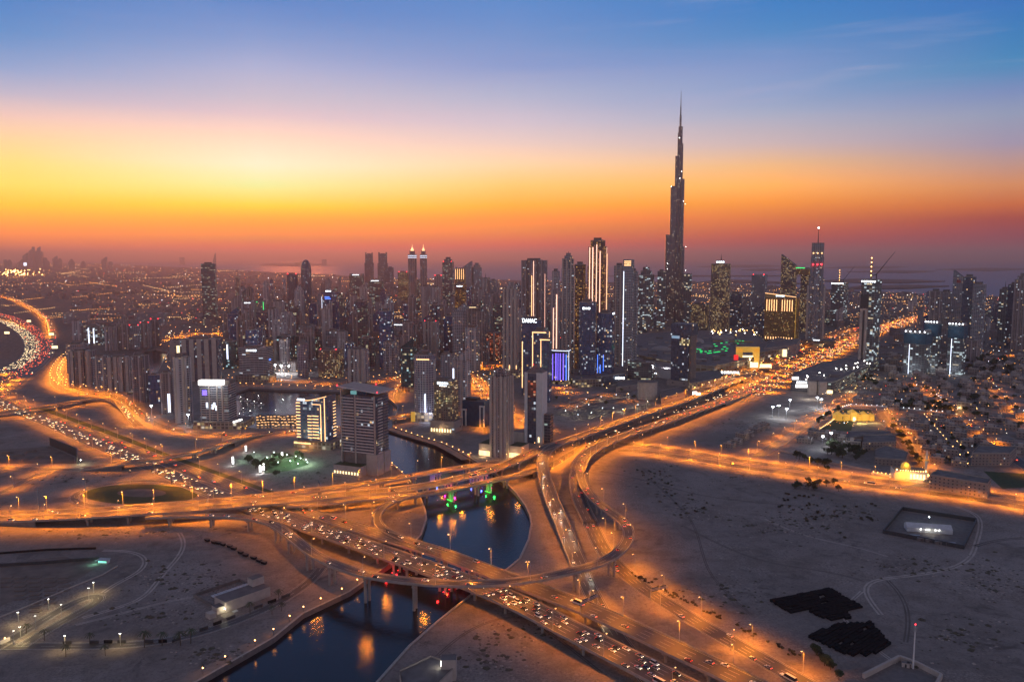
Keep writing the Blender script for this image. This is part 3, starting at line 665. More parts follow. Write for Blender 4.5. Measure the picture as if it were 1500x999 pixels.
road('H', [(120,688,.3),(150,684,2.5),(180,680,6.2),(210,675,8),(250,670,8.2),(300,659,8),(333,649,6.2),(358,641,3),(395,634,.3)], 12, 2, 'curved overpass crossing the jammed highway left of the lit park', True)
road('J', [(-40,610,6.5),(0,604,7),(60,597,7),(110,588,6.4),(145,584,4),(165,588,2.5),(180,599,1.5),(190,612,.8),(202,624,.3)], 11, 2, 'small overpass curling down to a ramp at the far left', True)
road('W', [(500,626,.5),(520,624,4),(545,619,7),(572,613,7),(605,607,6.5),(640,601,4),(665,597,.5)], 15, 3, 'low road bridge over the canal between the balcony tower and the grid tower', True)
road('X', [(1098,540,1),(1125,541,6),(1150,543,7),(1180,549,6),(1200,556,1)], 12, 2, 'flyover crossing the glowing highway beside the long car park', True)

# keep the rubble off roads and water
def keep_rubble():
    mb = MB(); mb.mats = RUB.mats
    cells = {}
    for k, (C, NR, w, zb) in ROADS.items():
        for q in C:
            if q.z < 3: cells.setdefault((int(q.x // 20), int(q.y // 20)), []).append((q.x, q.y, w * .5 + 2.5))
    for i in range(0, len(RUB.f), 5):
        x, y, z = RUB.v[RUB.f[i][2]]; ok = not inside(Vector((x, y, 0)), CANAL); c, r = int(x // 20), int(y // 20)
        for a in (-1, 0, 1):
            for b in (-1, 0, 1):
                for X, Y, W_ in cells.get((c + a, r + b), ()):
                    if (X - x) ** 2 + (Y - y) ** 2 < W_ * W_: ok = False
        if ok:
            for j in range(i, i + 5): mb.face([RUB.v[v] for v in RUB.f[j]], RUB.mats[RUB.mi[j]])
    o = mb.build('rubble'); o['kind'] = 'stuff'
keep_rubble()
# ---------------------------------------------------------------- buildings
def foot(shape, w, d, k=.25):
    x, y = w / 2, d / 2
    if shape == 'box': return [(-x, -y), (x, -y), (x, y), (-x, y)]
    if shape == 'cham':
        c = min(w, d) * k
        return [(-x + c, -y), (x - c, -y), (x, -y + c), (x, y - c), (x - c, y), (-x + c, y), (-x, y - c), (-x, -y + c)]
    if shape == 'round': return [(x * math.cos(a), y * math.sin(a)) for a in [2 * math.pi * i / 20 for i in range(20)]]
    if shape == 'bow':      # bowed front
        return [(x * t, -y * (.62 + .38 * math.cos(t * math.pi / 2))) for t in [-1, -.7, -.35, 0, .35, .7, 1]] + [(x, y), (-x, y)]
    if shape == 'cross':    # re-entrant corners, as blocks of flats have
        c, e = x * .42, y * .42
        a, b = x * .80, y * .80
        return [(-c, -y), (c, -y), (c, -b), (a, -b), (a, -e), (x, -e), (x, e), (a, e), (a, b), (c, b), (c, y), (-c, y), (-c, b), (-a, b), (-a, e), (-x, e), (-x, -e), (-a, -e), (-a, -b), (-c, -b)]
    if shape == 'notch':    # front split by two recesses
        r = y * .22
        return [(-x, -y), (-x * .55, -y), (-x * .55, -y + r), (-x * .35, -y + r), (-x * .35, -y), (x * .35, -y), (x * .35, -y + r), (x * .55, -y + r), (x * .55, -y), (x, -y),
                (x, y), (x * .3, y), (x * .3, y - r), (-x * .3, y - r), (-x * .3, y), (-x, y)]
def scaled(P, s): return [(a * s, b * s) for a, b in P]
TOWERS = {}
def place(xl, xr, yb, yaw, ratio):
    """plan position and size of a block whose silhouette spans xl..xr and whose near foot is on row yb"""
    P0 = G((xl + xr) / 2, yb); dp = dep(P0); Wd = (xr - xl) / F * dp
    a = R(abs(yaw)); w = Wd / (math.cos(a) + ratio * math.sin(a)); d = w * ratio
    dirv = Vector((P0.x, P0.y, 0)).normalized()
    s = (d * math.cos(a) + w * math.sin(a)) / 2
    k = 1 + s / max(P0.length, 1)
    c = P0 + dirv * s
    return c, w * k, d * k, math.atan2(-P0.x, P0.y) + R(yaw)
def sign_mesh(w, h, m, back=None, text=None, seed=1):
    """raised letters on a thin backing; where the photo only shows a blur of strokes, separate lit strokes"""
    b = MB()
    if back: b.box(-w / 2 - .6, w / 2 + .6, 0, .3, -h * .75, h * .75, back)
    if text:
        cu = bpy.data.curves.new('t', 'FONT'); cu.body = text; cu.size = 1; cu.align_x = 'CENTER'; cu.align_y = 'CENTER'; cu.extrude = .04; cu.offset = .012
        o = bpy.data.objects.new('t', cu); COL.objects.link(o)
        bpy.context.view_layer.update()
        me = bpy.data.meshes.new_from_object(o.evaluated_get(bpy.context.evaluated_depsgraph_get()))
        bpy.data.objects.remove(o); bpy.data.curves.remove(cu)
        xs = [v.co.x for v in me.vertices]; ys = [v.co.y for v in me.vertices]
        sx_, sy_ = w / (max(xs) - min(xs)), h / (max(ys) - min(ys)); cx, cyy = (max(xs) + min(xs)) / 2, (max(ys) + min(ys)) / 2
        for p in me.polygons:
            b.face([((me.vertices[i].co.x - cx) * sx_, -me.vertices[i].co.z * 8 - .1, (me.vertices[i].co.y - cyy) * sy_) for i in p.vertices], m)
        bpy.data.meshes.remove(me)
    else:
        rr = random.Random(seed); x = -w / 2; n = max(3, int(w / h / .9)); cw = w / n
        for i in range(n):
            hh = h * rr.uniform(.7, 1.0); x0 = x + cw * i
            b.box(x0 + cw * .08, x0 + cw * .86, -.5, -.05, -hh / 2, hh / 2, m)
    return b
def tower(label, xl, xr, yb, yt, fac='beige', shape='box', ratio=.8, yaw=-20, tiers=None, crown='plant', podium=None, fins=0, sign=None, strips=(), beacon=False,
          slabs=0, spire=None, name='tower', cat='tower', group=None, taper=1.0, roofm='roof'):
    c, w, d, rz = place(xl, xr, yb, yaw, ratio)
    H = hz(c, yt); root = empty(name, c, rz, label, cat, group)
    P = foot(shape, w, d); fm = FA[fac]
    pz = 0
    if podium:
        ps, pz = podium[0], podium[1]; pm = MB(); pm.prism(foot('box', w * ps, d * ps), 0, pz, FA[podium[2] if len(podium) > 2 else 'podium'], M['roof'])
        pm.build('podium', root)
    tiers = tiers or [(1.0, 1.0)]
    z = pz; sc0 = 1.0; k = 0
    for zf, s in tiers:
        z1 = pz + (H - pz) * zf; b = MB()
        tp = scaled(P, s * taper) if taper != 1.0 else None
        b.prism(scaled(P, s), z, z1, fm, M[roofm], top=tp)
        # parapet
        if k == len(tiers) - 1:
            q = scaled(P, s * taper); b.prism(q, z1, z1 + 1.3, M['concrete'], None); b.prism(list(reversed(scaled(q, .965))), z1, z1 + 1.3, M['concrete'], None)
        if slabs:
            zz = z + slabs
            while zz < z1 - 1:
                q = scaled(P, s * 1.035); b.prism(q, zz - .18, zz + .2, M['concrete'], M['concrete'], bottom=True); zz += slabs
        b.build('shaft' if k == 0 else 'setback', root)
        z = z1; k += 1
    st = tiers[-1][1] * taper; wt, dt = w * st, d * st
    def add(nm, fn):
        b = MB(); fn(b); return b.build(nm, root)
    if crown == 'plant':
        def f(b):
            b.box(-wt * .28, wt * .22, -dt * .25, dt * .28, H, H + min(6, H * .05) + 1, M['concrete_dark'])
            b.box(wt * .25, wt * .4, -dt * .35, -dt * .1, H, H + 2.5, M['metal']); b.box(-wt * .42, -wt * .32, dt * .1, dt * .35, H, H + 2.2, M['metal'])
        add('plant_room', f)
    elif crown == 'pyramid':
        add('roof', lambda b: b.prism(foot('box', wt * 1.02, dt * 1.02), H + 1.4, H + 1.4 + w * .45, M['concrete_dark'], None, top=foot('box', .3, .3)))
    elif crown == 'bullet':
        def f(b):
            n = 7
            for i in range(n):
                a0, a1 = i / n * math.pi / 2, (i + 1) / n * math.pi / 2
                b.prism(scaled(P, st * max(.03, math.cos(a0))), H + w * .95 * math.sin(a0), H + w * .95 * math.sin(a1), fm, None, top=scaled(P, st * max(.03, math.cos(a1))))
        add('dome', f)
    elif crown == 'slope':     # roof plane rising to one side
        def f(b):
            x, y = wt / 2, dt / 2; h2 = w * .7
            b.face([(-x, -y, H), (x, -y, H), (x, -y, H + h2)], fm, [(0, H), (w, H), (w, H + h2)]); b.face([(x, y, H), (-x, y, H), (x, y, H + h2)], fm, [(0, H), (w, H), (w, H + h2)])
            b.face([(x, -y, H), (x, y, H), (x, y, H + h2), (x, -y, H + h2)], fm, [(0, H), (d, H), (d, H + h2), (0, H + h2)])
            b.face([(-x, -y, H), (x, -y, H + h2), (x, y, H + h2), (-x, y, H)], M['roof'])
        add('sloping_crown', f)
    elif crown == 'slopel':
        def f(b):
            x, y = wt / 2, dt / 2; h2 = w * .8
            b.face([(-x, -y, H), (x, -y, H), (-x, -y, H + h2)], fm, [(0, H), (w, H), (0, H + h2)]); b.face([(x, y, H), (-x, y, H), (-x, y, H + h2)], fm, [(0, H), (w, H), (w, H + h2)])
            b.face([(-x, y, H), (-x, -y, H), (-x, -y, H + h2), (-x, y, H + h2)], fm, [(0, H), (d, H), (d, H + h2), (0, H + h2)])
            b.face([(-x, -y, H + h2), (x, -y, H), (x, y, H), (-x, y, H + h2)], M['roof'])
        add('sloping_crown', f)
    elif crown == 'steps':
        def f(b):
            for s, h in ((.7, .14), (.42, .25)): b.prism(scaled(P, st * s), H, H + w * h * 2, fm, M['roof'])
        add('stepped_crown', f)
    elif crown == 'fork':
        def f(b):
            for x in (-1, 1): b.box(x * wt * .42 - wt * .07, x * wt * .42 + wt * .07, -dt * .4, dt * .4, H, H + w * .16, M['concrete'])
            b.box(-wt * .2, wt * .2, -dt * .2, dt * .2, H, H + 4, M['concrete_dark'])
        add('crown_fin', f)
    if fins:
        for i in range(fins):
            x = -w / 2 + w * (i + .5) / fins
            add('pier', lambda b: b.box(x - w * .06, x + w * .06, -d / 2 - .9, -d / 2 + .1, pz, H + 2, M['plaster']))
    if spire:
        add('spire', lambda b: b.tube((0, 0, H), (0, 0, hz(c, spire)), w * .035 + .5, .25, M['steel'], 6))
    if sign:
        sw, sh, zf, mt = sign[0], sign[1], sign[2], sign[3]; tx = sign[4] if len(sign) > 4 else None; side = sign[5] if len(sign) > 5 else 'front'
        o = sign_mesh(w * sw, sh, M[mt], M['steel'], tx, hash(label) % 999 if False else int(xl * 7 + yt)).build('sign', root)
        if side == 'front': o.location = (0, -d / 2 - .55, H * zf)
        elif side == 'right': o.location = (w / 2 + .55, 0, H * zf); o.rotation_euler = (0, 0, R(90))
        elif side == 'left': o.location = (-w / 2 - .55, 0, H * zf); o.rotation_euler = (0, 0, R(-90))
    for sd, u, z0, z1, sw, mt in strips:
        def f(b):
            if sd == 'front': b.box(-w / 2 + w * u - sw / 2, -w / 2 + w * u + sw / 2, -d / 2 - .5, -d / 2 - .05, H * z0, H * z1, M[mt])
            elif sd == 'right': b.box(w / 2 + .05, w / 2 + .5, -d / 2 + d * u - sw / 2, -d / 2 + d * u + sw / 2, H * z0, H * z1, M[mt])
            elif sd == 'left': b.box(-w / 2 - .5, -w / 2 - .05, -d / 2 + d * u - sw / 2, -d / 2 + d * u + sw / 2, H * z0, H * z1, M[mt])
            elif sd == 'band':       # a lit line running round the tower; u = height fraction, sw = thickness
                q = scaled(P, st * 1.015); b.prism(q, H * u, H * u + sw, M[mt], None)
        add('light_strip', f)
    if beacon:
        for x in (-.4, .4): add('beacon', lambda b: b.ball((x * wt, -dt * .4, H + 2.4), max(.9, dep(c) * .0005), M['beacon'], 6, 4))
    TOWERS[label] = (root, c, w, d, H)
    return root, c, w, d, H

T = tower
# --- foreground and lakeside
def slab_tower():
    """the big balcony tower: deep podium, blank base walls, balconies all the way up, raking roof canopy"""
    c, w, d, rz = place(505, 569, 697, -33, .62); H = hz(c, 577); root = empty('balcony_tower', c, rz, 'tall balcony tower with a raking red-lit roof canopy on the canal bank', 'tower')
    gap = w * .10
    b = MB(); x = w / 2; y = d / 2
    Pm = foot('box', w, d)
    b.prism(Pm, 24, H, FA['glass'], M['roof'])
    b.build('shaft', root)
    bl = MB(); z = 25
    while z < H - 3:
        bl.box(-x - 1.4, -x * .30, -y - 1.7, -y + .02, z, z + .3, M['plaster']); bl.box(-x * .18, x - 2.2, -y - 1.7, -y + .02, z, z + .3, M['plaster'])
        bl.box(-x - 1.4, -x * .30, -y - 1.72, -y - 1.62, z + .3, z + 1.25, M['white']); bl.box(-x * .18, x - 2.2, -y - 1.72, -y - 1.62, z + .3, z + 1.25, M['white'])
        bl.box(x - .02, x + 1.5, -y * .75, -y * .05, z, z + .3, M['plaster']); bl.box(x - .02, x + 1.5, y * .2, y * .95, z, z + .3, M['plaster'])
        bl.box(x + 1.4, x + 1.5, -y * .75, -y * .05, z + .3, z + 1.2, M['white'])
        z += 3.5
    o = bl.build('balcony', root)
    for xx in (-x * .24, x - 1.2):
        p = MB(); p.box(xx - .9, xx + .9, -y - 1.0, -y + .01, 0, H + 1, M['plaster']); p.build('pier', root)
    e = MB(); e.box(-x - 2.6, -x - 1.42, -y - 1.7, y, 0, H + 5, M['plaster']); e.build('end_wall', root)
    bw = MB(); bw.box(x * .45, x + 1.9, -y - 2, -y * .02 , 0, 24.5, M['plaster']); bw.build('base_wall', root)
    bw = MB(); bw.box(x * .45, x + 1.9, y * .10, y + 1.5, 0, 24.5, M['plaster']); bw.build('base_wall', root)
    core = MB(); core.box(-x * .98, x * .44, -y * .98, y * .98, 12, 24, M['concrete_dark']); core.build('base_core', root)
    pm = MB(); pm.box(-x * 1.25, x * .44, -y - 14, y + 4, 0, 12, M['plaster'], M['grass']); pm.build('podium', root)
    lp = MB(); lp.box(-x * 1.2, x * .40, -y - 14.4, -y - 14.05, 2, 5.2, M['signwarm']); 
    lb = MB()
    for i in range(9):
        x0 = -x * 1.2 + x * 1.6 * i / 9; lb.box(x0, x0 + x * .07, -y - 14.4, -y - 14.05, 2, 5, M['signwarm'])
    lb.build('lit_opening', root)
    rf = MB(); hh = H + 5.5       # raking canopy overhanging both ends
    rf.face([(-x - 5, -y - 5, hh + 5), (x + 6, -y - 5, hh), (x + 6, y + 4, hh), (-x - 5, y + 4, hh + 5)], M['plaster'])
    rf.face([(-x - 5, y + 4, hh + 4), (x + 6, y + 4, hh - 1), (x + 6, -y - 5, hh - 1), (-x - 5, -y - 5, hh + 4)], M['plaster'])
    rf.face([(-x - 5, -y - 5, hh + 4), (x + 6, -y - 5, hh - 1), (x + 6, -y - 5, hh), (-x - 5, -y - 5, hh + 5)], M['white'])
    rf.face([(x + 6, -y - 5, hh - 1), (x + 6, y + 4, hh - 1), (x + 6, y + 4, hh), (x + 6, -y - 5, hh)], M['white'])
    rf.build('roof_canopy', root)
    ph = MB(); ph.box(-x * .6, x * .3, -y * .6, y * .6, H, hh, M['blueglass']); ph.box(-x * .62, -x * .3, -y * .75, -y * .6, H + .5, hh - 1, glow('teal_room', (.3, .8, .8), .35)); ph.build('penthouse', root)
    for px_, py_, pz_ in ((-x - 4.5, -y - 4.5, hh + 6), (x + 5.5, -y - 4.5, hh + 1), (x * .2, y + 3, hh + 4)):
        q = MB(); q.ball((px_, py_, pz_), .7, M['beacon'], 6, 4); q.build('beacon', root)
slab_tower()

def gold_tower():
    c, w, d, rz = place(437, 492, 657, -30, .55); H = hz(c, 580); root = empty('hotel_tower', c, rz, 'lakeside hotel tower outlined in gold light strips with a white sign on its swept roof', 'tower')
    x, y = w / 2, d / 2
    b = MB(); n = 8
    P = [(-x, -y), (x * .1, -y), (x, -y), (x, y), (-x, y)]
    b.prism(foot('box', w, d), 0, H * .93, FA['blue'], None)
    # swept roof line: low at the left, high at the right
    prof = [H * .935 + (H * .10) * (max(0, (i / n) - .35) / .65) ** 1.3 for i in range(n + 1)]
    for i in range(n):
        x0, x1 = -x + w * i / n, -x + w * (i + 1) / n
        for yy, s in ((-y, 1), (y, -1)):
            q = [(x0, yy, H * .93), (x1, yy, H * .93), (x1, yy, prof[i + 1]), (x0, yy, prof[i])]
            b.face(q if s > 0 else q[::-1], FA['blue'], [(x0, H * .93), (x1, H * .93), (x1, prof[i + 1]), (x0, prof[i])] if s > 0 else None)
        b.face([(x0, -y, prof[i]), (x1, -y, prof[i + 1]), (x1, y, prof[i + 1]), (x0, y, prof[i])], M['roof'])
    b.face([(x, -y, H * .93), (x, y, H * .93), (x, y, prof[-1]), (x, -y, prof[-1])], FA['blue'])
    b.build('shaft', root)
    s = MB()
    for i in range(n):
        x0, x1 = -x + w * i / n, -x + w * (i + 1) / n
        s.face([(x0, -y - .4, prof[i] - .3), (x1, -y - .4, prof[i + 1] - .3), (x1, -y - .4, prof[i + 1] + .5), (x0, -y - .4, prof[i] + .5)], M['gstrip'])
    s.build('light_strip', root)
    z = 12; k = 0
    while z < H * .9:
        q = MB(); q.box(-x - .9, -x + w * .11, -y - .8, -y - .1, z, z + 1.0, M['gstrip']); q.build('light_strip', root)
        if z < H * .66 and k % 1 == 0:
            q = MB(); q.box(-x + w * .36, -x + w * .49, -y - .8, -y - .1, z, z + .8, M['gstrip']); q.box(-x + w * .52, -x + w * .72, -y - .8, -y - .1, z + .3, z + 1.1, M['gstrip']); q.build('light_strip', root)
        q = MB(); q.box(x + .1, x + .8, y * .35, y * .9, z, z + .7, M['gstrip']); q.build('light_strip', root)
        z += 4.2; k += 1
    for u, z0, z1 in ((.80, 6, H * .86), (.93, 6, H * 1.0)):
        q = MB(); q.box(-x + w * u - .35, -x + w * u + .35, -y - .7, -y - .1, z0, z1, M['gstrip']); q.build('light_strip', root)
    q = MB(); q.box(-x + w * .52, -x + w * .80, -y - .7, -y - .1, H * .86, H * .86 + .7, M['gstrip']); q.build('light_strip', root)
    o = sign_mesh(w * .26, 2.6, M['sign'], None, None, 5).build('sign', root); o.location = (-x + w * .16, -y - .6, H * .95)
    p = MB(); p.box(-x * 1.05, x * 1.5, -y - 9, y, 0, 9, FA['podium'], M['roof']); p.build('podium', root)
    q = MB(); q.box(-x, x * .1, -y - 9.5, -y - 9.1, 6, 7.4, M['gstrip']); q.build('canopy_light', root)
    point_light(root, (0, -y - 16, 8), 9000, SOD, .6)
gold_tower()

def white_crown():
    r, c, w, d, H = T('banded hotel tower under a dazzling white crown on the lake shore', 296, 346, 629, 563, 'bands', 'box', .7, -24, crown=None, slabs=0,
      strips=[('front', .04, .1, .95, 1.2, 'concrete' if False else 'metal')])
    x, y = w / 2, d / 2
    q = MB(); q.box(-x - 1, x * .62, -y - 1.2, -y * .4, H + 1, H + 8, M['screen']); q.build('crown_sign', r)
    q = MB(); q.box(-x * .3, x * .95, -y * .35, y * .8, H, H + 7, M['concrete_dark']); q.build('plant_room', r)
    for u in (.34, .62, .8):
        q = MB(); q.box(-x + w * u - 1.1, -x + w * u + 1.1, -y - .8, -y + .02, 0, H, M['plaster']); q.build('pier', r)
    q = MB(); q.box(-x + w * .1, -x + w * .26, -y - .5, -y - .05, H * .78, H * .9, M['vstrip']); q.build('light_panel', r)
    for i, (u, z0) in enumerate(((.22, .5), (.42, .46), (.48, .5), (.55, .43))):
        q = MB(); q.box(-x + w * u, -x + w * u + 2.6, -y - .5, -y - .05, H * z0, H * z0 + 7, M['wstrip']); q.build('light_panel', r)
    q = MB(); q.box(-x * 1.5, x * 2.1, -y - 3, y + 10, 0, 11, FA['podium'], M['roof']); q.build('podium', r)
    o = sign_mesh(w * .36, 3.4, M['screen'], None, None, 9).build('sign', r); o.location = (x * 1.7, -y - 3.6, 13); o.rotation_euler = (0, R(-18), 0)
    point_light(r, (0, -y - 14, H + 4), 14000, COOL, 2)
white_crown()

GRID = T('white-gridded corner tower with a rounded front and an amber line under its top', 606, 640, 664-46, 519, 'grid', 'cham', .9, -14, crown='plant', fins=0, podium=(1.05, 14), strips=[('band', .935, 1, 1, .9, 'gstrip') if False else ('front', .5, .93, .945, 20, 'gstrip')])
def grid_extra():
    r, c, w, d, H = GRID
    P = foot('cham', w * 1.012, d * 1.012)
    z = 16; b = MB()
    while z < H * .93:
        b.prism(P, z, z + .45, M['white'], M['white'], bottom=True); z += 3.6
    b.build('floor_edge', r)
    b = MB()
    for i in range(8):
        a0, a1 = P[i], P[(i + 1) % 8]; L = math.hypot(a1[0] - a0[0], a1[1] - a0[1]); k = max(1, int(L / 3.6))
        for j in range(k + 1):
            x, y = a0[0] + (a1[0] - a0[0]) * j / k, a0[1] + (a1[1] - a0[1]) * j / k; b.box(x - .3, x + .3, y - .3, y + .3, 14, H * .93, M['white'])
    b.build('mullion', r)
    q = MB(); q.box(w * .08, w * .13, -d / 2 - 1.0, -d / 2 - .6, H * .14, H * .42, M['wstrip']); q.build('light_strip', r)
    point_light(r, (w * .3, -d / 2 - 9, H * .12), 9000, (.6, .68, 1), 1)
    q = MB(); q.box(-w * .62, -w * .42, -d / 2 - 3, -d / 2 - .2, 0, 15, M['goldglow']); q.build('lit_entrance', r)
grid_extra()
HOT = T('dark brown canalside hotel with two white signs stacked near its roof', 636, 671, 634, 557, 'hotel', 'box', .8, -24, podium=(1.35, 17, 'blank'), sign=(.62, 3.6, .965, 'sign'), strips=[('front', .62, .15, .17, 3, 'sign')])
def hot_extra():
    r, c, w, d, H = HOT
    o = sign_mesh(w * .4, 1.8, M['sign'], None, None, 4).build('sign', r); o.location = (w * .02, -d / 2 - .6, H * .915)
    q = MB()
    for i in range(8): x = -w * .62 + w * 1.2 * i / 8; q.box(x, x + 1.8, -d * .69, -d * .675 - .02, 1, 5.5, M['signwarm'])
    q.build('lit_arcade', r)
    point_light(r, (0, -d * .85, 5), 3000, WARM, .8)
hot_extra()
TWIN = T('tall beige block of flats with dark central slot, nearest beside the flyover', 718, 751, 672, 553, 'brown', 'notch', .85, -27, crown='steps', podium=None, slabs=3.5)
def twin_extra():
    r, c, w, d, H = TWIN
    for x, y in ((-w * .46, -d / 2), (-w * .2, -d / 2), (w * .2, -d / 2), (w * .46, -d / 2)):
        q = MB(); q.box(x - 1.6, x + 1.6, y - 1.1, y - .02, 0, H + 3, M['plaster']); q.build('pier', r)
    for y in (-d * .3, d * .05, d * .4):
        q = MB(); q.box(w / 2 + .02, w / 2 + 1.2, y - 1.8, y + 1.8, 0, H + 3, M['plaster']); q.build('pier', r)
    q = MB(); q.box(-w * 1.25, -w / 2 - .5, -d * .5, d * .9, 0, 16, M['plaster'], M['grass']); q.build('podium', r)
    q = MB(); q.box(w / 2 + 1.5, w * 1.3, -d * .2, d * 1.0, 0, 16, M['plaster'], M['grass']); q.build('podium', r)
    for x0, x1, y in ((-w * 1.25, -w * .52, -d * .5), (w * .56, w * 1.3, -d * .2)):
        q = MB(); n = 9
        for i in range(n):
            x = x0 + (x1 - x0) * (i + .3) / n; q.box(x, x + (x1 - x0) / n * .45, y - .25, y - .02, .8, 7, M['signwarm'])
        q.build('lit_arcade', r)
        point_light(r, ((x0 + x1) / 2, y - 6, 5), 3600, WARM, .8)
twin_extra()
WP = T('dark glass tower between two broad white piers with a pyramid cap', 769, 800, 650, 546, 'glass', 'box', .8, -20, crown='pyramid')
def wp_extra():
    r, c, w, d, H = WP
    for x0, x1 in ((-w * .53, -w * .36), (w * .18, w * .53)):
        q = MB(); q.box(x0, x1, -d / 2 - 1.5, d / 2 + .3, 0, H + 1.5, M['white']); q.build('pier', r)
    q = MB(); q.box(-w * .36, w * .18, -d / 2 - .4, -d / 2 - .05, H * .66, H * .9, FA['sitered']); q.build('lit_glazing', r)
    q = MB(); q.box(w * .55, w * .9, -d * .2, d * .5, 0, H * .42, FA['office'], M['roof']); q.build('side_wing', r)
    q = MB(); q.box(w * .3, w * .38, -d / 2 - 2, -d / 2 - 1.55, 2, 9, M['signwarm']); q.build('lit_doorway', r)
    q = MB(); q.box(-w * 1.3, -w * .56, -d * .6, d * .6, 0, 14, M['plaster'], M['roof']); q.build('podium', r)
    q = MB(); q.ball((-w * .1, -d * .3, H + w * .5), .8, M['beacon'], 6, 4); q.build('beacon', r)
wp_extra()
T('wide white apartment slab with a lit vertical sign, behind the dark hotel', 662, 689, 604, 528, 'pale', 'box', .8, -28, crown='slope', fins=2, strips=[('front', .12, .55, .85, 2.2, 'wstrip')])
T('rounded grey block of flats tucked behind the white-gridded tower', 645, 664, 590, 519, 'grey', 'bow', .9, -15)
def blue_mall():
    c, w, d, rz = place(677, 718, 626, -26, .6); H = hz(c, 586); root = empty('store_building', c, rz, 'low blue-panelled building with white framed portals near the brown hotel', 'building')
    b = MB(); b.box(-w / 2, w / 2, -d / 2, d / 2, 0, H, M['blueglass'], M['roof']); b.build('wall', root)
    for x0, x1, h in ((-.53, -.30, .62), (.30, .52, .8)):
        q = MB(); q.box(w * x0, w * x0 + 2, -d / 2 - 2, -d / 2 - .02, 0, H * h, M['white']); q.box(w * x1 - 2, w * x1, -d / 2 - 2, -d / 2 - .02, 0, H * h, M['white']); q.box(w * x0, w * x1, -d / 2 - 2, -d / 2 - .02, H * h, H * h + 2, M['white']); q.build('portal', root)
    q = MB(); q.box(-w * .4, w * .1, -d * .3, d * .3, H, H + 4, M['steel']); q.build('plant_room', root)
blue_mall()
# --- the row beyond the canal and lake
T('teal glass office tower with a few lit floors, centre of the canal row', 586, 612, 574, 509, 'teal', 'cham', .8, -22, crown='slope', podium=(1.2, 9))
T('grey flats with a bright central window column, left of the teal tower', 562, 585, 550, 501, 'grey', 'notch', .8, -18, strips=[('front', .5, .1, .9, 2.0, 'office' if False else 'metal')])
T('pale framed tower with dark recesses on the far lake shore', 510, 541, 566, 512, 'pale', 'notch', .8, -18, fins=4, podium=(1.1, 8))
T('squat brown block speckled with yellow windows, red lights on its roof', 467, 503, 555, 512, 'hotel', 'box', .8, -22, beacon=True)
T('slim gridded block with a pyramid roof on the lake road', 435, 453, 553, 504, 'grid', 'cham', .9, -15, crown='pyramid')
T('dark green glass block with a column of white lights', 407, 432, 538, 492, 'teal', 'box', .9, -20, strips=[('front', .78, .3, .95, 1.6, 'wstrip')])
T('second dark green glass block with a curved roof edge', 430, 452, 530, 492, 'teal', 'bow', .9, -20)
T('banded lakeside slab with a white sign on its parapet', 350, 400, 560, 509, 'bands', 'bow', .6, -24, sign=(.36, 4, .94, 'sign'), podium=(1.15, 12), strips=[('right', .5, .62, .66, 8, 'bstrip')])
T('greenish glass office with one tall white light bar', 326, 348, 540, 500, 'teal', 'box', .8, -10, strips=[('front', .4, .35, .9, 3, 'wstrip')])
T('half-built frame glowing with amber work lights behind the lake road', 379, 408, 525, 497, 'sitewarm', 'box', .8, -10)
T('broad navy slab of flats with dark vertical fins behind the lake', 268, 325, 560, 497, 'glass', 'notch', .4, -18, fins=5)
T('low block with one orange-lit end panel beside the navy slab', 250, 270, 545, 499, 'blank', 'box', .9, -12, strips=[('front', .7, .55, .85, 6, 'signwarm')])
T('pink-grey tower with a glassy right side beside the ramp', 254, 285, 621, 523, 'pale', 'cross', .9, -24, fins=2)
T('slim brown tower with white-lit fins at its foot', 237, 255, 607, 546, 'brown', 'box', .9, -18, strips=[('front', .7, .05, .5, 1.2, 'wstrip'), ('front', .85, .05, .5, 1.2, 'wstrip')])
T('small navy glass block on the ramp side', 219, 237, 592, 549, 'blue', 'box', .8, -15)
T('tall brown slab tower, its dark side to the right, above the jam', 196, 220, 590, 521, 'brown', 'box', .8, -34)
T('broad brown flats with pale piers, third from the ramp curve', 160, 196, 574, 523, 'brown', 'notch', .6, -20, fins=4)
T('narrow flats with two white stripes, second from the ramp curve', 139, 161, 574, 522, 'grey', 'notch', .8, -20, fins=2)
T('heavy brown block of flats nearest the big ramp curve', 104, 141, 567, 514, 'brown', 'notch', .7, -20, fins=3)
T('low terrace-topped block behind the brown flats', 100, 130, 548, 504, 'grey', 'box', .7, -20)
T('beige flats standing alone above the little canal', 155, 174, 514, 479, 'beige', 'notch', .8, -15)
T('dark flats with a stepped top beside the beige flats', 173, 191, 513, 474, 'brown', 'box', .8, -15, crown='steps')
T('grey flats with a red aviation light, left of three', 190, 207, 512, 477, 'grey', 'box', .8, -15, beacon=True)
T('grey flats with red lights, middle of three', 206, 222, 510, 473, 'beige', 'notch', .8, -15, beacon=True)
T('slender flats with red lights, right of three', 221, 236, 507, 468, 'brown', 'box', .8, -15, beacon=True)
T('unfinished block with rows of white work lamps, far left of the towers', 122, 153, 506, 477, 'site', 'box', .7, -15, strips=[('front', .35, .1, .9, 3, 'wstrip'), ('front', .6, .1, .85, 2.5, 'wstrip')])
T('pale narrow block beside the unfinished one', 107, 121, 499, 470, 'pale', 'box', .9, -15)
T('long low dark office on the rise behind the flats', 203, 242, 478, 459, 'grey', 'box', .4, -12)
T('low wide dark warehouse block on open ground at the left', 95, 130, 474, 458, 'concrete' if False else 'grey', 'box', .5, -12)
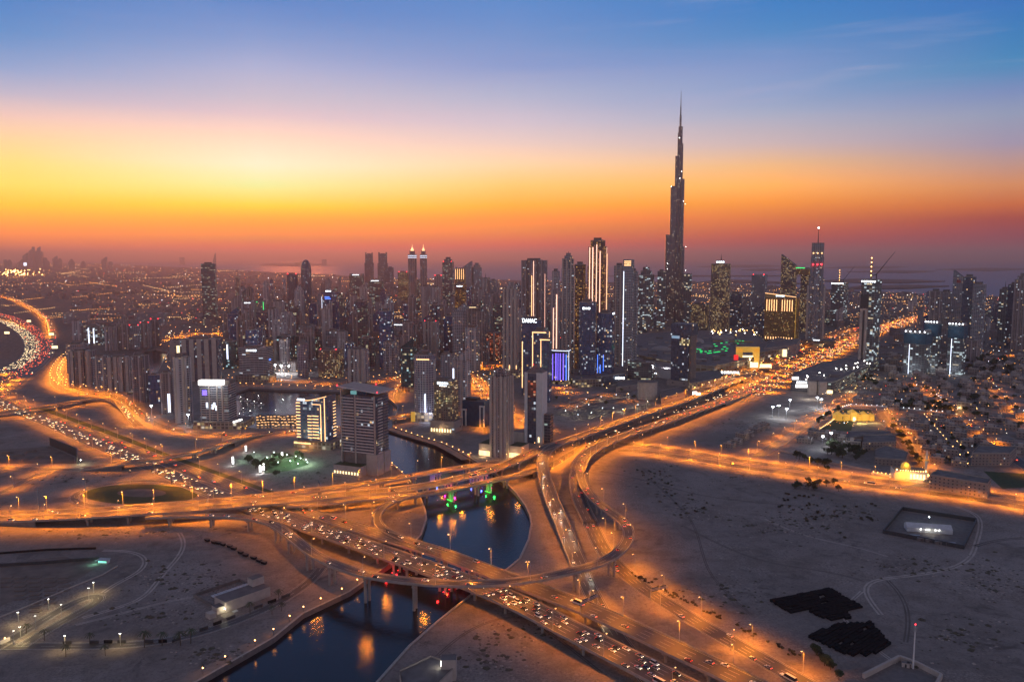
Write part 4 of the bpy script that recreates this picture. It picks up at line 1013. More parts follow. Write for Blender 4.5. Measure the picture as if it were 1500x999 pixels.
# --- second row
T('tall dark office slab with rows of green-lit floors, alone at the left', 298, 319, 476, 387, 'office', 'box', .8, -8, crown='plant')
T('beige tower under a white lit roof line', 355, 376, 496, 442, 'beige', 'notch', .8, -15, sign=(.5, 3, .975, 'sign'), strips=[('front', .5, .965, .975, 18, 'signwarm')])
T('dark tower edged by one green light line', 375, 390, 494, 441, 'grey', 'box', .9, -15, strips=[('front', .1, .97, .985, 10, 'grstrip'), ('front', .95, .6, .98, 1.5, 'grstrip')])
T('dark glass pair of blocks in front of the green-edged tower', 377, 402, 503, 457, 'glass', 'box', .6, -12)
T('beige and dark tower with a slim pale pier', 402, 418, 496, 442, 'beige', 'box', .9, -18, fins=1)
T('unlit dark block left of the white roof line', 328, 354, 497, 459, 'brown', 'box', .8, -15, crown='fork')
T('small beige flats beside the golden water', 432, 446, 490, 458, 'beige', 'notch', .9, -15)
T('flat-topped dark tower left of the bullet tower', 421, 438, 458, 402, 'glass', 'cham', .9, -10, beacon=True)
T('bullet-shaped dark tower with a rounded top', 442, 457, 460, 395, 'glass', 'round', 1, 0, crown='bullet')
T('office tower with blue light lines and white balcony bands', 472, 498, 490, 428, 'blue', 'box', .8, -20, sign=(.4, 4.5, 1.03, 'sign'), strips=[('front', .4, .88, .9, 16, 'bstrip'), ('front', .45, .84, .86, 20, 'bstrip'), ('right', .5, .78, .79, 18, 'wstrip'), ('right', .5, .68, .69, 18, 'wstrip'), ('right', .5, .58, .59, 18, 'wstrip'), ('right', .5, .47, .48, 18, 'wstrip'), ('right', .5, .3, .31, 18, 'wstrip'), ('front', .03, .2, .9, .9, 'wstrip')])
T('dark plain block below the blue-lined tower', 478, 502, 528, 484, 'grey', 'box', .8, -15)
T('dark frame tower with two pale edge walls', 541, 558, 486, 452, 'brown', 'box', .8, -10, fins=2)
T('flats with two small white roof signs', 574, 598, 520, 476, 'grey', 'notch', .8, -15, sign=(.7, 2.4, 1.02, 'sign'))
T('pale framed flats with a glittering window column', 620, 644, 530, 471, 'pale', 'notch', .8, -15, fins=4, beacon=True)
T('brown flats left of the pale framed flats', 604, 621, 525, 476, 'brown', 'notch', .8, -15)
T('unlit dark slab in the middle of the old flats', 656, 678, 528, 477, 'glass', 'box', .8, -15)
T('half-built block glowing red inside between two pale cores', 703, 734, 528, 487, 'sitered', 'box', .7, -12, fins=2)
T('dark flats with a pale end wall beside the red-glowing frame', 696, 717, 524, 478, 'brown', 'box', .8, -15, fins=1)
T('half-built hall glittering with amber lamps, behind the dark slab', 678, 698, 516, 490, 'sitewarm', 'box', .8, -8)
T('block outlined by an amber angle of light', 684, 702, 490, 449, 'beige', 'box', .8, -10, strips=[('front', .5, .97, .985, 22, 'signwarm'), ('front', .92, .4, .95, 2, 'gstrip')])
T('tower with gold-lit piers and a white sign below its top', 666, 683, 494, 416, 'golden', 'notch', .8, -12, sign=(.6, 4, .96, 'sign'), strips=[('front', .5, .0, .1, 10, 'gstrip')])
T('slim tower crowned by bright gold fins', 666, 682, 470, 394, 'golden', 'box', .9, -8, crown='fork', strips=[('front', .1, .8, 1, 1.6, 'gstrip'), ('front', .3, .8, 1, 1.6, 'gstrip'), ('front', .5, .8, 1, 1.6, 'gstrip'), ('front', .7, .8, 1, 1.6, 'gstrip'), ('front', .9, .8, 1, 1.6, 'gstrip')])
T('twin-shafted beige block, left of the gold-pier tower', 616, 632, 480, 420, 'beige', 'cross', .9, -12)
T('second beige shaft touching the twin block', 630, 646, 482, 421, 'beige', 'cross', .9, -12)
# --- skyline behind
T('tapering dark skyline tower, left of a pair', 534, 548, 425, 372, 'glass', 'cross', .9, -5, tiers=[(.75, 1), (1, .84)], crown='fork')
T('tapering dark skyline tower, right of a pair', 553, 569, 427, 372, 'glass', 'cross', .9, -5, tiers=[(.75, 1), (1, .84)], crown='fork')
T('lower dark block leaning on the tapering pair', 567, 577, 428, 392, 'glass', 'box', .9, -5, crown='plant')
for lab, xl, xr in (('taller-looking twin with a gold spire and white light rings, left of the pair', 598, 610.5), ('slimmer twin with a gold spire and white light rings, right of the pair', 615.5, 625.5)):
    r, c, w, d, H = T(lab, xl, xr, 440, 373, 'brown', 'cham', 1, 0, crown=None, strips=[('band', .97, 1, 1, 2.2, 'wstrip'), ('band', .93, 1, 1, 2.2, 'wstrip')])
    q = MB(); q.prism(foot('cham', w * .62, d * .62), H, H + 22, FA['brown'], M['roof']); q.build('crown', r)
    q = MB(); q.prism(foot('box', w * .42, d * .42), H + 22, H + 40, M['gstrip'], M['gstrip'], top=foot('box', w * .12, d * .12)); q.tube((0, 0, H + 38), (0, 0, hz(c, 358)), 1.6, .5, M['gstrip'], 5); q.build('spire', r)  # the spire's bright gold is put in as its own glow
T('mid-rise with yellow window rows below the twin spires', 583, 599, 448, 399, 'hotel', 'box', .8, -10, beacon=True)
T('round building wearing a white arc of light', 597, 615, 436, 410, 'office', 'round', 1, 0, strips=[('front', .12, .3, 1, 1.5, 'wstrip')])
T('office stack with a wide white sign, below the tapering pair', 540, 562, 452, 412, 'office', 'box', .8, -12, sign=(.6, 4, 1.02, 'sign'))
T('white-lit office with an open frame top, left on the skyline', 512, 534, 450, 404, 'office', 'box', .8, -12, sign=(.5, 4, 1.03, 'sign'), crown='fork')
T('small dark tower with two red lights on the skyline', 636, 648, 440, 404, 'brown', 'box', .9, -5, beacon=True)
T('stepped office tower with lit upper floors and a red light', 648, 665, 450, 384, 'office', 'box', .8, -14, crown='steps', beacon=True)
T('grey tower with a curved raking roof', 674, 692, 460, 394, 'grey', 'box', .8, -8, crown='slope')
T('grey tower with a stepped rounded top beside the raking one', 691, 706, 460, 392, 'grey', 'cham', .9, -8, crown='steps')
T('spiky twin-mast tower on the skyline', 704, 718, 462, 408, 'beige', 'cross', .9, -8, crown='fork', spire=400)
T('plain box tower at the right end of the old skyline', 717, 728, 462, 411, 'grey', 'box', .9, -8)
# --- business district, centre
T('twin beige pier tower with gold uplights at its foot', 735, 760, 553, 424, 'beige', 'cross', .9, -10, crown='steps', fins=4, podium=(1.35, 18), strips=[('front', .08, .07, .14, 2, 'gstrip'), ('front', .5, .07, .14, 2, 'gstrip'), ('front', .95, .07, .14, 2, 'gstrip')])
T('broad dark tower with one long gold strip and rows of amber windows', 763, 801, 510, 382, 'brown', 'notch', .7, -14, crown='plant', strips=[('front', .55, .22, .995, 1.8, 'pstrip'), ('front', .47, .22, .83, 1.6, 'gstrip'), ('right', .3, .0, .85, 1.8, 'pstrip')])
T('blue glass tower under a huge white sign', 764, 792, 580, 469, 'blue', 'box', .8, -18, crown='plant', sign=(.92, 7.5, 1.0, 'sign', 'DAMAC'), strips=[('front', .03, .1, .72, 1.3, 'gstrip'), ('left', .5, .1, .9, .8, 'wstrip')])
T('middle step of the gold-edged cascade beside the huge sign', 779, 804, 586, 485, 'blue', 'box', .8, -18, strips=[('front', .03, .05, .985, 1.3, 'gstrip'), ('front', .5, .98, .993, 26, 'gstrip'), ('right', .95, .9, .99, 1.2, 'gstrip')])
T('lowest step of the gold-edged cascade', 791, 807, 590, 496, 'blue', 'box', .9, -18, strips=[('front', .04, .05, .985, 1.1, 'gstrip'), ('front', .5, .98, .993, 18, 'gstrip')])
T('pinkish tower with dotted pink light columns', 806, 820, 530, 398, 'pale', 'box', 1, -14, tiers=[(.8, 1), (1, .8)], strips=[('front', .35, .1, .6, 1.8, 'pstrip'), ('front', .75, .1, .75, 2.4, 'pstrip')])
T('tall grey main shaft with a mast, left of the golden tower', 820, 842, 548, 380, 'grey', 'cross', .9, -16, crown='steps', fins=3, spire=368, tiers=[(.92, 1), (1, .85)], strips=[('front', .5, .1, .92, .9, 'gstrip')])
T('bronze-lit shoulder of the tall grey tower', 840, 856, 540, 388, 'golden', 'box', .9, -16)
GT = T('golden tower ribbed with full-height light strips', 858, 889, 540, 353, 'golden', 'cham', .9, -8, crown='plant', tiers=[(.80, 1.0), (.955, .93), (1, .72)],
  strips=[('front', .14, .3, .95, 1.9, 'pstrip'), ('front', .3, .3, .95, 2.3, 'pstrip'), ('front', .5, .2, .97, 1.9, 'pstrip'), ('front', .68, .2, .92, 1.9, 'pstrip'), ('right', .12, .3, .95, 1.9, 'pstrip'), ('right', .35, .25, .9, 1.6, 'gstrip')])
T('round-cornered tower ringed with pale balcony lines and a white sign', 846, 873, 560, 443, 'blue', 'cham', .9, -10, slabs=4.2, sign=(.5, 5, .93, 'sign'), podium=(1.5, 14))
T('dark blue tower speckled with blue lights, white signs on its corner', 872, 899, 560, 459, 'blue', 'bow', .8, -16, sign=(.5, 4, 1.0, 'sign', None, 'right'), strips=[('front', .3, .1, .25, 1.4, 'bstrip'), ('front', .5, .16, .4, 1, 'bstrip'), ('front', .12, .05, .4, 1, 'bstrip')])
T('tall grey trio, left shaft', 897, 913, 540, 390, 'grey', 'box', .9, -14, fins=2)
T('tall grey trio, middle shaft with lit top bands', 910, 926, 545, 381, 'grey', 'box', .9, -14, crown=None, strips=[('front', .5, .985, .992, 15, 'gstrip'), ('front', .5, .968, .975, 15, 'gstrip'), ('front', .5, .95, .957, 15, 'gstrip'), ('front', .1, .05, .9, 1.2, 'wstrip')])
T('tall grey trio, right shaft', 919, 932, 540, 398, 'grey', 'box', .9, -14, fins=1)
VI = T('violet floodlit block outlined in white light', 806, 836, 563, 513, 'glass', 'cham', .8, -12, crown=None, podium=(1.1, 8),
  strips=[('front', .12, .1, .9, 1.4, 'vstrip'), ('front', .3, .1, .93, 2.0, 'vstrip'), ('front', .42, .1, .93, 1.2, 'vstrip'), ('front', .55, .1, .93, 2.0, 'vstrip'), ('front', .72, .1, .93, 2.0, 'vstrip'), ('front', .88, .1, .9, 1.4, 'bstrip'), ('band', 1.0, 1, 1, .9, 'wstrip'), ('right', .1, .1, 1, .9, 'wstrip')])
T('twisting work-lit tower left of the tallest, cranes on top', 933, 956, 494, 403, 'site', 'round', 1, 0, crown='steps', spire=388)
T('slim work-lit tower close left of the tallest', 961, 973, 494, 398, 'site', 'box', 1, 0)
T('slim work-lit tower close right of the tallest', 1000, 1011, 488, 402, 'site', 'box', 1, 0, crown='fork')
T('dotted yellow-windowed block right of the tallest tower', 1011, 1037, 488, 446, 'hotel', 'box', .7, -8)
T('curved tower full of yellow windows with a white sign and a spike', 1039, 1067, 490, 387, 'hotel', 'bow', .8, -6, sign=(.45, 7, 1.03, 'sign'), spire=372, crown=None, podium=(1.3, 12))
T('dark glass mid-rise right of the yellow-windowed tower', 1066, 1087, 478, 430, 'glass', 'box', .8, -10)
T('dark block speckled with a few lights, far side of the mall', 1085, 1099, 474, 438, 'grey', 'box', .9, -10)
T('plain tower with two red lights behind the mall', 1099, 1121, 476, 403, 'grey', 'box', .8, -14, beacon=True, crown=None)
T('dark triangular block at the foot of the red-lit tower', 1103, 1122, 494, 452, 'glass', 'box', .8, -14, crown='slope')
def black_cube_tower():
    r, c, w, d, H = T('near-black tower with an overhanging box top and one lit band', 982, 1016, 566, 490, 'glass', 'box', .9, -24, crown=None, podium=(1.3, 10, 'blank'))
    q = MB(); q.box(-w * .52, w * .62, -d * .56, d * .56, H, H + 22, FA['glass'], M['steel']); q.build('top_box', r)
    q = MB(); q.box(-w * .02, w * .5 + .3, -d / 2 - .4, d / 2, H * .80, H * .93, FA['litband']); q.build('lit_band', r)
    q = MB(); q.box(-w * .48, -w * .02, -d / 2 - .5, -d / 2 - .1, H * .93, H * .985, glow('cool_band', (.4, .6, .8), .5)); q.build('lit_band', r)
    q = MB(); q.box(w * .5 + .4, w * .62, -d * .4, d * .4, 0, H, M['concrete_dark']); q.build('core_wall', r)
black_cube_tower()
def gold_hotel():
    r, c, w, d, H = T('broad bronze hotel slab with gold uplit tips, beside the highway', 1119, 1167, 506, 436, 'goldhotel', 'box', .45, -16, crown=None, sign=(.28, 4, 1.04, 'sign', None), podium=(1.25, 16, 'mall'))
    q = MB(); x, y = w / 2, d / 2
    q.face([(-x, -y - .2, H + 1.4), (x + 1, -y - .2, H + 1.4), (x + 1, -y - .2, H + 3.5), (-x, -y - .2, H + 13)], M['gold']); q.face([(-x, -y - .2, H + 13), (x + 1, -y - .2, H + 3.5), (x + 1, y, H + 3.5), (-x, y, H + 13)], M['roof']); q.build('sloping_crown', r)
    q = MB(); q.face([(-x, -y - .6, H + 12.2), (x + 1, -y - .6, H + 2.7), (x + 1, -y - .6, H + 4), (-x, -y - .6, H + 13.6)], M['gstrip']); q.build('light_strip', r)
    for i in range(5):
        for u0 in (.06, .56):
            q = MB(); u = u0 + .08 * i; q.box(-x + w * u, -x + w * u + 1.8, -y - .6, -y - .1, H * .72, H * .96, M['gstrip']); q.build('uplight', r)
    for i in range(11):
        q = MB(); u = .05 + .085 * i; q.box(-x + w * u, -x + w * u + 1.8, -y - .6, -y - .1, H * .04, H * .17, M['gstrip']); q.build('uplight', r)
    q = MB(); q.box(x + .1, x + .8, -y, -y + 2.5, 0, H, M['goldglow']); q.build('light_strip', r)
gold_hotel()
def sky_bridge():
    for lab, a, b2, yt, cr in (('tall leg of the bridge-joined twin towers, its top cut on a slope', 1141, 1163, 389, 'slopel'), ('lower leg of the twin towers joined by a high bridge', 1170, 1187, 394, 'fork')):
        r, c, w, d, H = T(lab, a, b2, 486, yt, 'hotel', 'box', .7, -8, crown=cr)
        if yt == 389:
            q = MB(); q.box(w / 2, w * 1.45, -d * .3, d * .3, H * .86, H * .95, FA['goldhotel'], M['roof']); q.build('sky_bridge', r)
            q = MB(); q.box(w / 2, w * 1.1, -d * .31, -d * .30 - .1, H * .96, H * .97, M['grstrip']); q.build('light_strip', r)
sky_bridge()
def needle():
    c, w, d, rz = place(1178, 1206, 506, 0, .9); H = hz(c, 356); root = empty('needle_tower', c, rz, 'slender stepped needle tower with a red-lit mast, above the highway', 'tower')
    for i, (z0, z1, s) in enumerate(((0, .40, .86), (.40, .66, .74), (.66, .86, .64), (.86, 1, .60))):
        b = MB(); b.prism(foot('notch', w * s, d * s), H * z0, H * z1, FA['grey'], M['roof']); b.build('shaft' if i == 0 else 'setback', root)
    for x in (-1, 1):
        q = MB(); q.box(x * w * .40 - w * .05, x * w * .40 + w * .05, -d * .45, d * .45, 0, H * .58, M['plaster']); q.build('side_fin', root)
    for zf in (.79, .90):
        q = MB()
        for u in (-.2, .0, .2): q.ball((u * w, -d * .36, H * zf), 2.2, M['beacon'] if zf < .85 else M['gstrip'], 6, 4)
        q.build('beacon', root)
    q = MB(); q.tube((0, 0, H), (0, 0, hz(c, 334)), 1.6, .4, M['steel'], 6); q.build('mast', root)
    q = MB(); q.ball((0, 0, hz(c, 334)), 1.6, M['lampw'], 6, 4); q.build('beacon', root)
    p = MB(); p.box(-w * .8, w * 1.0, -d * 1.0, d * .6, 0, 17, FA['mall'], M['roof']); p.build('podium', root)
    o = sign_mesh(18, 3.2, M['sign'], M['steel'], None, 3).build('sign', root); o.location = (w * .1, -d * 1.0 - .6, 18)
needle()
def site_tower(label, xl, xr, yb, yt, crane=True, mast=None):
    r, c, w, d, H = T(label, xl, xr, yb, yt, 'site', 'box', .9, -24, crown=None)
    q = MB()
    for i in range(7): q.box(-w * .5 + w * i / 7, -w * .5 + w * i / 7 + w * .09, -d / 2 - .6, -d / 2 - .1, H * .975, H * .99, M['worklight'])
    q.build('work_light', r)
    if mast:
        q = MB(); q.tube((-w * .05, 0, H), (-w * .05, 0, hz(c, mast)), 1.4, 1.0, M['gold'], 4); q.build('crane_mast', r)
        for k in range(5):
            zz = H + (hz(c, mast) - H) * (k + 1) / 5; q = MB(); q.octa((-w * .05, -1.6, zz), 1.3, M['lamp']); q.build('mast_light', r)
    if crane:
        q = MB(); q.tube((w * .3, 0, H), (w * .3, 0, H + 14), 1.2, 1.2, M['steel'], 4); q.tube((w * .3, 0, H + 12), (w * .3 + 38, 0, H + 62), 1.0, .4, M['steel'], 4); q.tube((w * .3, 0, H + 12), (w * .3 - 12, 0, H + 8), 1.2, 1.2, M['steel'], 4); q.build('tower_crane', r)
    return r, c, w, d, H
r, c, w, d, H = site_tower('concrete tower under construction with a pale core wall and a luffing crane', 1257, 1284, 542, 410, True, 378)
q = MB(); q.box(-w * .5, w * .02, -d / 2 - 1.2, -d / 2 - .1, 0, H * .68, M['plaster']); q.build('core_wall', r)
q = MB(); q.box(-w * .3, -w * .16, -d / 2 - 1.6, -d / 2 - 1.25, 0, H * .66, M['steel']); q.build('hoist', r)
q = MB(); q.box(-w * .5, w * .05, -d / 2 - 1.4, -d / 2 - .1, H * .7, H * .84, M['steel']); q.build('netting', r)
site_tower('bluish unfinished tower with a lit crane jib, right of the needle', 1216, 1239, 476, 414, True, 396)
for lab, a, b2, yb, yt in (('work-lit concrete frame wrapped in blue netting, widest of three', 1324, 1359, 549, 487), ('work-lit frame behind the widest netted one', 1352, 1373, 546, 473), ('tall work-lit frame with blue netting and a white-lit hoist', 1387, 1411, 549, 476)):
    r, c, w, d, H = T(lab, a, b2, yb, yt, 'site', 'box', .8, -18, crown='fork', strips=[('front', .25, 0, .72, .9, 'wstrip')])
    q = MB(); q.prism(foot('box', w * 1.06, d * 1.06), H * .74, H * .98, M['bluenet'], None); q.build('netting', r)
    q = MB()
    for i in range(5): q.octa((-w * .45 + w * .22 * i, -d * .55, H + 3), 1.6, M['worklight'])
    q.build('work_light', r)
    point_light(r, (0, -d * .5 - 16, 12), 9000, COOL, 1)
    point_light(r, (0, -d * .5 - 14, H * .9), 2500, COOL, 1)
T('dark plain tower left of the right-hand group', 1358, 1375, 512, 427, 'brown', 'box', .8, -14)
T('dim grey tower second in the right-hand group', 1373, 1391, 508, 428, 'grey', 'box', .8, -14)
T('blade-topped tower with a red glow near its tip', 1391, 1408, 512, 408, 'grey', 'box', .7, -12, crown='slopel', strips=[('front', .5, .94, .98, 10, 'beacon' if False else 'redglow')])
T('black slab tower beside the blade-topped one', 1405, 1422, 520, 406, 'glass', 'box', .7, -12)
T('grey slab on the right of the black slab', 1420, 1437, 522, 417, 'grey', 'box', .8, -12)
T('tall black tower near the right edge', 1472, 1490, 512, 417, 'glass', 'box', .8, -10)
T('tall stepped tower at the right edge', 1481, 1503, 514, 410, 'brown', 'box', .8, -10, crown='steps')
T('pale unfinished tower with a crane near the right edge', 1460, 1474, 504, 424, 'site', 'box', .9, -10, spire=412)
T('tower cut by the right frame edge', 1502, 1525, 512, 425, 'grey', 'box', .8, -10)
T('low red-tinted block in front of the right-hand group', 1405, 1432, 530, 498, 'brown', 'box', .6, -10)
# ---------------------------------------------------------------- the tallest tower: three wings stepping back round a core
def tallest():
    c = G(992.5, 483); c = Vector((c.x, c.y + 30, 0)); H = lambda y: hz(c, y); m = F / dep(c)     # photo pixels per metre
    root = empty('spire_tower', c, 0, 'tallest tower of all, three wings stepping back to a needle spire', 'tower')
    core = MB(); rad = 0
    for z0, z1, r in ((0, 344, 12), (344, 263, 10.5), (263, 211, 8.5), (211, 186, 6.5), (186, 170, 3.6)):
        a = 0 if z0 == 0 else H(z0); core.prism([(r * math.cos(t), r * math.sin(t)) for t in [2 * math.pi * i / 12 for i in range(12)]], a, H(z1), FA['burj'], M['steel'])
    core.build('core', root)
    # wing: list of (reach in metres from the axis, top row)
    for ang, steps in ((186, [(61, 464), (56, 436), (51, 404), (45, 344), (30.5, 273), (16, 229), (8.5, 195)]),
                       (306, [(48, 462), (42, 436), (34, 400), (27, 361), (21, 263), (12.5, 211), (8.5, 186)]),
                       (66, [(54, 448), (44, 410), (34, 372), (25, 300), (16, 240), (10, 205)])):
        a = R(ang); ux, uy = math.cos(a), math.sin(a)
        for i, (reach, row) in enumerate(steps):
            b = MB(); hw = max(4.2, 10.0 - i * .9); r0 = 0 if i == len(steps) - 1 else steps[i + 1][0] - 3
            r0 = max(0, r0); n = 6
            P = [(r0, -hw)] + [(reach - hw * .55 + hw * .55 * math.cos(t), hw * math.sin(t)) for t in [-math.pi / 2 + math.pi * k / n for k in range(n + 1)]] + [(r0, hw)]
            P = [(x * ux - y * uy, x * uy + y * ux) for x, y in P]
            b.prism(ccw(P), 0, H(row), FA['burj'], M['steel']); b.build('wing_bay', root)
    s = MB(); s.tube((0, 0, H(190)), (0, 0, H(157)), 3.0, 1.9, M['steel'], 8); s.tube((0, 0, H(158)), (0, 0, H(133)), 1.5, .35, M['steel'], 6); s.build('spire', root)
    for x, y in ((980, 274), (999, 300), (992, 262), (990, 203), (994.5, 252), (996, 296), (975, 386), (975, 394), (1001, 362), (1001.5, 396)):
        q = MB(); q.octa(((x - 992.5) / m, -34 if y > 280 else -14, H(y)), .8, M['lampw']); q.build('facade_light', root)
    p = MB(); p.prism([(95 * math.cos(t), 70 * math.sin(t)) for t in [2 * math.pi * i / 20 for i in range(20)]], 0, 11, FA['mall'], M['roof']); p.build('podium', root)
tallest()

# ---------------------------------------------------------------- mall and its neighbours
def low_block(label, px, h, wall, roof='roof', name='building', cat='building', kids=()):
    P = ccw([(p.x, p.y) for p in GP(px)]); cx = sum(p[0] for p in P) / len(P); cy_ = sum(p[1] for p in P) / len(P)
    root = empty(name, (cx, cy_, 0), 0, label, cat)
    Q = [(x - cx, y - cy_) for x, y in P]; b = MB(); W = FA.get(wall) or M[wall]
    b.prism(Q, 0, h, W, M[roof]); b.build('wall', root)
    r = MB(); r.prism(Q, h, h + 1.1, M['concrete'], None); r.prism(list(reversed(scaled(Q, .985))), h, h + 1.1, M['concrete'], None); r.build('parapet', root)
    return root, (cx, cy_), Q
mall, mc, Q = low_block('vast flat-roofed shopping mall with green roof lights and a gold arch', [(925,532),(1000,548),(1046,552),(1118,534),(1128,518),(1100,496),(1000,494),(930,500)], 22, 'mall', name='shopping_mall', cat='mall')
def on(root_c, px, py, z=0): p = G(px, py, z); return (p.x - root_c[0], p.y - root_c[1], z)
gl = glow('green_skylight', (.02, 1, .22), 1.1); rr = random.Random(3)
for i in range(46):
    if i < 30: px, py = rr.uniform(1032, 1068), 0; py = 516 - (px - 1032) * .14 + rr.choice([-6, -3, 0, 3, 6]); 
    elif i < 38: px, py = rr.uniform(1018, 1028), rr.uniform(515, 520)
    else: px, py = rr.uniform(1072, 1090), rr.uniform(503, 507)
    x, y, z = on(mc, px, py - 4, 23); q = MB(); q.box(x - 2.6, x + 2.6, y - 1.4, y + 1.4, 22.2, 23.3, gl); q.build('roof_light', mall)
for i in range(22):
    x, y, z = on(mc, 1045 + i * 2.7, 499.5 + .08 * i, 23); q = MB(); q.box(x - 2, x + 2, y - 2, y + 2, 22.1, 25, M['gold']); q.build('roof_vent', mall)
for i in range(34):
    px, py = rr.uniform(1010, 1110), rr.uniform(484, 493); x, y, z = on(mc, px, py, 20); q = MB(); q.octa((x, y, 24), 1.3, M['lamp'] if rr.random() < .5 else M['lampw']); q.build('roof_lamp', mall)
for i in range(60):
    px, py = rr.uniform(935, 1105), rr.uniform(498, 536); x, y, z = on(mc, px, py - 3, 22)
    if not inside(Vector((x, y, 0)), [Vector((a, b_, 0)) for a, b_ in Q]): continue
    q = MB(); w_, d_, h_ = rr.uniform(3, 11), rr.uniform(3, 8), rr.uniform(1.5, 5); q.box(x - w_, x + w_, y - d_, y + d_, 22.02, 22 + h_, M[rr.choice(['concrete', 'roof', 'metal', 'concrete_dark'])]); q.build('roof_plant', mall)
for px, py, r_ in ((968, 512, 26), (990, 508, 22), (1015, 500, 30), (1060, 496, 34), (1035, 508, 16)):
    x, y, z = on(mc, px, py, 22); q = MB(); q.ball((x, y, 22), r_, M['concrete'], 16, 5, .32, True); q.build('roof_dome', mall)
x, y, z = on(mc, 1094, 537); q = MB(); n = 10
q.box(x - 26, x - 13, y - 6, y + 4, 0, 42, M['goldglow']); q.box(x + 13, x + 26, y - 6, y + 4, 0, 42, M['goldglow']); q.box(x - 26, x + 26, y - 6, y + 4, 34, 46, M['goldglow'])
q.build('entrance_arch', mall)
q = MB(); q.box(x - 12.5, x + 12.5, y - 2, y - 1, 0, 26, M['signwarm']); q.build('lit_doorway', mall)
for px, w_, h_, mt in ((1066, 34, 11, 'signwarm'), (1103, 18, 12, 'signwarm'), (1120, 26, 8, 'signwarm')):
    xx, yy, z = on(mc, px, 540); q = MB(); q.box(xx - w_ / 2, xx + w_ / 2, yy - 5, yy - 4, 3, 3 + h_, M[mt]); q.build('lit_frontage', mall)
xx, yy, z = on(mc, 1076, 541); q = MB(); q.box(xx - 5, xx + 5, yy - 7, yy - 6, 8, 34, glow('red_banner', (1, .03, .03), 1.0)); q.build('banner', mall)
o = sign_mesh(46, 5, M['sign'], M['steel'], 'THE DUBAI MALL', 2).build('sign', mall); xx, yy, z = on(mc, 1066, 552); o.location = (xx, yy - 4, 10); 
point_light(mall, (x, y - 22, 20), 60000, (1, .72, .3), 2); point_light(mall, (xx, yy - 20, 14), 30000, WARM, 2)
low_block('mall wing with tall lit display windows below the gold hotel', [(1105,533),(1150,526),(1168,515),(1140,508),(1112,518)], 26, 'mall')
r_, cc_, _ = low_block('dark hall with glowing shop windows beside the highway', [(1118,528),(1165,522),(1172,512),(1128,516)], 30, 'blank')
for px, py, w_, h_ in ((1122, 521, 10, 16), (1130, 520, 12, 18), (1148, 516, 10, 18)):
    x, y, z = on(cc_, px, 527); q = MB(); q.box(x - w_ / 2, x + w_ / 2, y - 3, y - 2, 8, 8 + h_, M['signwarm']); q.build('lit_window', r_)
r_, cc_, _ = low_block('low building with arcade windows between mall and highway', [(1010,572),(1060,563),(1052,550),(1004,556)], 13, 'podium')
# curved office with white glass bands, white screens, the round tank
def round_tank():
    c = G(950, 586); rad = 14.5 / F * dep(c); c = Vector((c.x, c.y + rad, 0)); H = hz(c, 559); b = MB(); n = 24
    b.prism([(rad * math.cos(2 * math.pi * i / n), rad * math.sin(2 * math.pi * i / n)) for i in range(n)], 0, H, M['plaster'], M['roof'])
    r = empty('storage_tank', c, 0, 'plain round beige tank near the black tower', 'tank'); b.build('wall', r)
    b = MB(); b.prism([(rad * 1.02 * math.cos(2 * math.pi * i / n), rad * 1.02 * math.sin(2 * math.pi * i / n)) for i in range(n)], H - 1.2, H + .8, M['concrete'], None); b.build('rim', r)
round_tank()
T('curved low office with white-green lit floor bands', 918, 958, 560, 530, 'office', 'bow', .7, -12, slabs=4.5, name='office_building', cat='office')
r_, cc_, _ = low_block('white-lit hoarding hall with a row of round lamps', [(956,552),(982,556),(984,546),(958,543)], 20, 'white', name='event_hall', cat='hall')
for i in range(9):
    x, y, z = on(cc_, 958 + i * 2.9, 552 + i * .35); q = MB(); q.ball((x, y - 3, 8), 1.6, M['worklight'], 6, 4); q.build('lamp_globe', r_)
point_light(r_, (0, -40, 22), 42000, (.92, .9, 1), 2)
low_block('low beige box building left of the round tank', [(902,575),(935,570),(934,562),(903,565)], 9, 'blank')
r_, cc_, _ = low_block('dark showroom with two white signs near the striped tower', [(873,566),(916,560),(912,549),(876,553)], 18, 'glass', name='showroom', cat='showroom')
for px, s in ((889, 3), (907, 8)):
    x, y, z = on(cc_, px, 562); o = sign_mesh(20, 5, M['sign'], None, None, s).build('sign', r_); o.location = (x, y - 5, 12)
low_block('rounded shopping podium with tan bands below the striped tower', [(838,568),(880,566),(884,555),(840,556)], 15, 'podium')
low_block('low long building with a red-lit edge beside the highway', [(968,592),(1002,582),(998,573),(966,580)], 9, 'blank')
